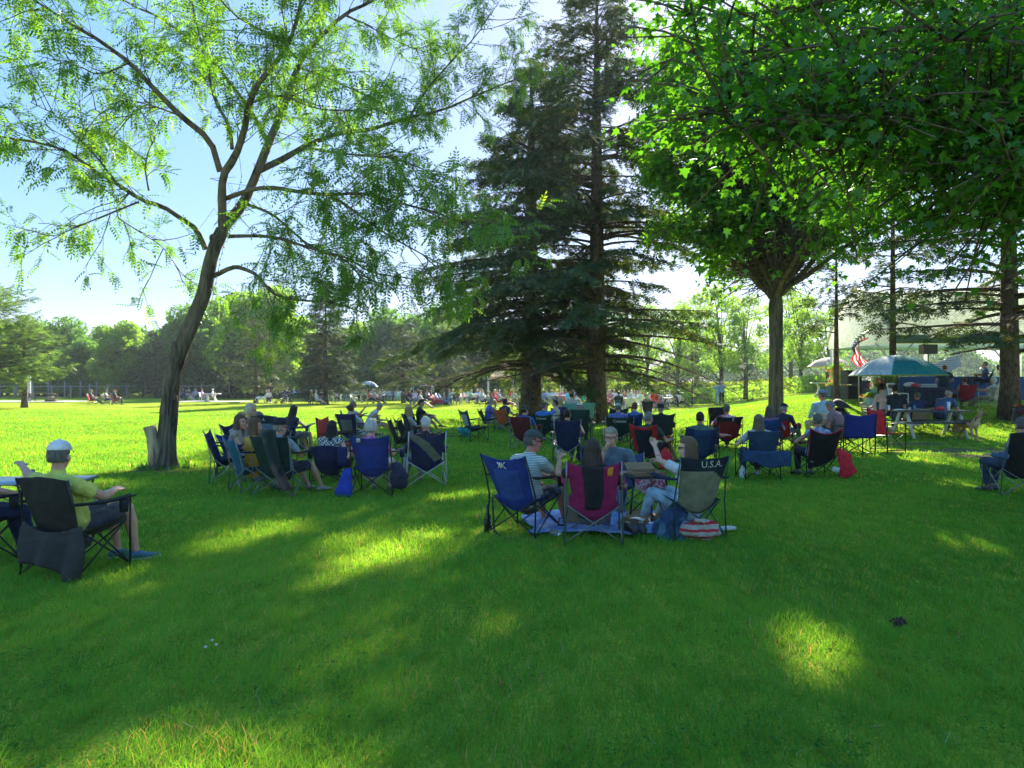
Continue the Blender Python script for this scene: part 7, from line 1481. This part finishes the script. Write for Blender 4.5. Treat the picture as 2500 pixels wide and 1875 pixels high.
# two loungers on the dark reclining bench
bench(P(772,59),84,'dark wooden bench turned sideways under the two reclining men',1.3)
person(P(764,59.4),82,'x',label='man in a bright yellow shirt reclining with outstretched legs',shirt=(.60,.52,.02),hair=('short',HW),lod=2,group=FG,seat=.40,fat=1.15,legs='pants',leg=(.06,.06,.07),**rec)
person(P(775,58.4),82,'x',label='man in a white shirt and shorts reclining beside the yellow shirt',shirt=(.55,.55,.55),hair=('short',HG),lod=2,group=FG,seat=.40,legs='shorts',leg=(.42,.4,.38),**rec)
# standing people
person(P(658,65),178,'x',label='man in a black t-shirt standing beneath the pale fir',stand=True,seat=0,fl=(-.12,0),fr=(.12,0),hl=(-.28,.05,1.0),hr=(.28,.05,1.0),shirt=(.014,.014,.02),leg=(.03,.03,.03),hair=('short',HM),lod=2,group=FG,s=1.03)
person(P(1423,50),60,'x',label='woman in a black vest and teal shorts standing left of the tall spruce',stand=True,seat=0,fl=(-.12,0),fr=(.12,0),hl=(-.2,.2,.9),hr=(.2,.3,1.0),shirt=(.03,.025,.03),sleeve='none',legs='shorts',leg=(.04,.35,.36),hair=('bun',HR),female=True,lod=2,group=FG)
person(P(1274,46),200,'x',label='person in a black hooded top standing behind the thick spruce trunk',stand=True,seat=0,fl=(-.12,0),fr=(.12,0),hl=(-.2,.2,1.0),hr=(.2,.3,1.0),shirt=(.02,.018,.02),sleeve='long',leg=(.03,.03,.03),hair=('mid',HK),lod=2,group=FG)
dog(P(638,63),78,'white dog with a black head standing left of the strollers',((.62,.62,.60),(.60,.60,.58),(.62,.62,.6)),1.0,'down')
stroller(P(684,62),1.6,'navy stroller nearest the seated blond woman',NAVY,1.05); stroller(P(699,62),1.9,'black stroller left of the bench sitters',BLK,1.1)
# white tables, adirondacks, benches
pedestal_table(P(516,68),0,'round-ended white table of the pink-shirted woman',PLW,1.5,.8); pedestal_table(P(873,66),0,'white table beneath the navy umbrella',PLW,1.3,.8); pedestal_table(P(1150,66),0,'white table between the pale pink sitter and the teal one',PLW,1.2,.8)
pedestal_table(P(1375,57),0,'long dark far table of the person in coral',plain('dark_slats',(.06,.065,.065),.5,0,.2),2.2,.8); pedestal_table(P(1545,47),0,'white table in the middle of the right far crowd',PLW,2.0,.8); pedestal_table(P(1610,48),0,'dark table before the man in the red shirt',plain('dark_slats',(.06,.065,.065),.5,0,.2),1.6,.8)
for k,(px,d,kd,l) in enumerate(((1062,60,'adir','left red slatted adirondack chair standing empty'),(1070,59,'adir','right red slatted adirondack chair standing empty'),(1079,60,'adirb','left light blue adirondack chair'),(1087,59.5,'adirb','right light blue adirondack chair'),(1140,66,'white','empty white plastic chair left of the white table'),(864,67,'white','empty white plastic chair left of the navy umbrella'))): fchair(kd,P(px,d),100,l)
bench(P(456,72.3),160,'dark bench with three sitters behind the leaning trunk',2.6); bench(P(722,72.2),180,'dark bench under the person in light blue',2.2)
p=P(893,68); umbrella(p,1.95,.80,.34,[(.05,.10,.24),(.30,.40,.55)],'tilted navy and silver umbrella over the far sitters',tilt=(0,14),pole=FRW,name='patio_umbrella',n=8)
# fence, lattice posts, far tables at left
def fence(px0,px1,d0,d1,n,label,h=1.35,rails=True):
    a=P(px0,d0); b_=P(px1,d1); root=empty('post_fence',a,0,label,'fence'); mats=plain('fence_wood',(.30,.28,.25),.9,0,.2)
    pts=[a.lerp(b_,i/(n-1)) for i in range(n)]
    for p in pts: b=MB(); hh=h*random.uniform(.95,1.12); b.tube([p-a,p-a+V((random.uniform(-.03,.03),0,hh))],[.085,.08],7); b.build('post',mats,root)
    b=MB()
    for z in (.5,.95,1.25): b.tube([p-a+V((0,0,z*h/1.35)) for p in pts],[.012]*n,4)
    b.build('wire',FRG,root)
    if rails: b=MB(); b.bar(pts[0]-a+V((0,-.09,h*.93)),pts[-1]-a+V((0,-.09,h*.93)),.05,.09); b.build('rail',mats,root)
fence(-200,400,84,86,14,'weathered wooden post and rail fence at the far left',1.5); fence(-200,430,90,92,17,'second row of vineyard posts at the far left',1.9,False); fence(430,760,86,90,12,'pale fence behind the far left tables',1.5)
for k,(x0,l) in enumerate(((57,'left white lattice post by the concrete pad'),)):
    root=empty('lattice_post',P(x0+7,70),0,'tall white lattice post standing by the far concrete pad','post'); m=plain('white_lattice',(.55,.54,.5),.7)
    for sg in (-1,1): b=MB(); b.box((sg*.32,0,1.5),(.14 if sg<0 else .2,.14,3.1)); b.build('upright',m,root,False)
    b=MB()
    for j in range(7): b.bar((-.24,0,.1+.42*j),(.22,0,.5+.42*j),.05,.03); b.bar((-.24,.035,.5+.42*j),(.22,.035,.1+.42*j),.05,.03); b.box((0,0,.52+.42*j),(.44,.03,.04))
    b.build('lattice',m,root,False)
picnic_table(P(100,70),0,'weathered picnic table beside the lattice post',WOODG,WOODG,Ls=2.4)
b=MB(); b.tube([(0,0,0),(0,0,.25)],[.45,.5],12); simple('fire_ring',b,plain('rust',(.10,.05,.03),.9,0,.3),P(124,68),0,'low rusty fire ring at the edge of the concrete pad','fire ring')
b=MB(); b.box((0,0,.03),(9,4,.06)); o=simple('concrete_pad',b,CONC,P(70,69),0,'x','pad',None,False); del o['label'],o['category']; o['kind']='structure'
b=MB(); b.box((0,0,.03),(6,3,.06)); o=simple('concrete_pad',b,CONC,P(520,68),0,'x','pad',None,False); del o['label'],o['category']; o['kind']='structure'
# pine cone, dandelions, broad leaves in the near grass
b=MB(); b.sph((0,0,.02),(.045,.03,.025))
for i in range(26): a=i*2.4; b.sph((-.04+.08*i/26,.026*math.cos(a),.022+.022*math.sin(a)),(.008,.012,.010),nu=6,nv=4)
simple('pine_cone',b,plain('cone_brown',(.07,.04,.025),.9,0,.3),W(2194,1537)+V((0,0,.03)),.3,'small brown pine cone lying in the grass at lower right','pine cone')
for k,(px,py) in enumerate(((516,1587),(526,1598),(500,1604))):
    root=empty('clover_flower',W(px,py),0,('uppermost','rightmost','lowest left')[k]+' of three white clover flowers in the lower left grass','flower','white clover flowers'); b=MB(); b.tube([(0,0,0),(.005,0,.055)],[.002,.002],5); b.build('stem',plain('stem',(.06,.15,.03),.8),root); b=MB(); b.sph((.005,0,.060),(.010,.010,.008),nu=9,nv=6); b.build('blossom',plain('petal_white',(.62,.60,.55),.9,0,.3),root)
for o in PEND:
    if '_h' in o: del o['_h']
    if '_B' in o: del o['_B']
for o in PEND: COL.objects.link(o)
print('objects',len(scene.objects))
for o in PEND:
    if 'label' in o and len(o['label'].split())>16: print('LONG',o.name,len(o['label'].split()),o['label'])
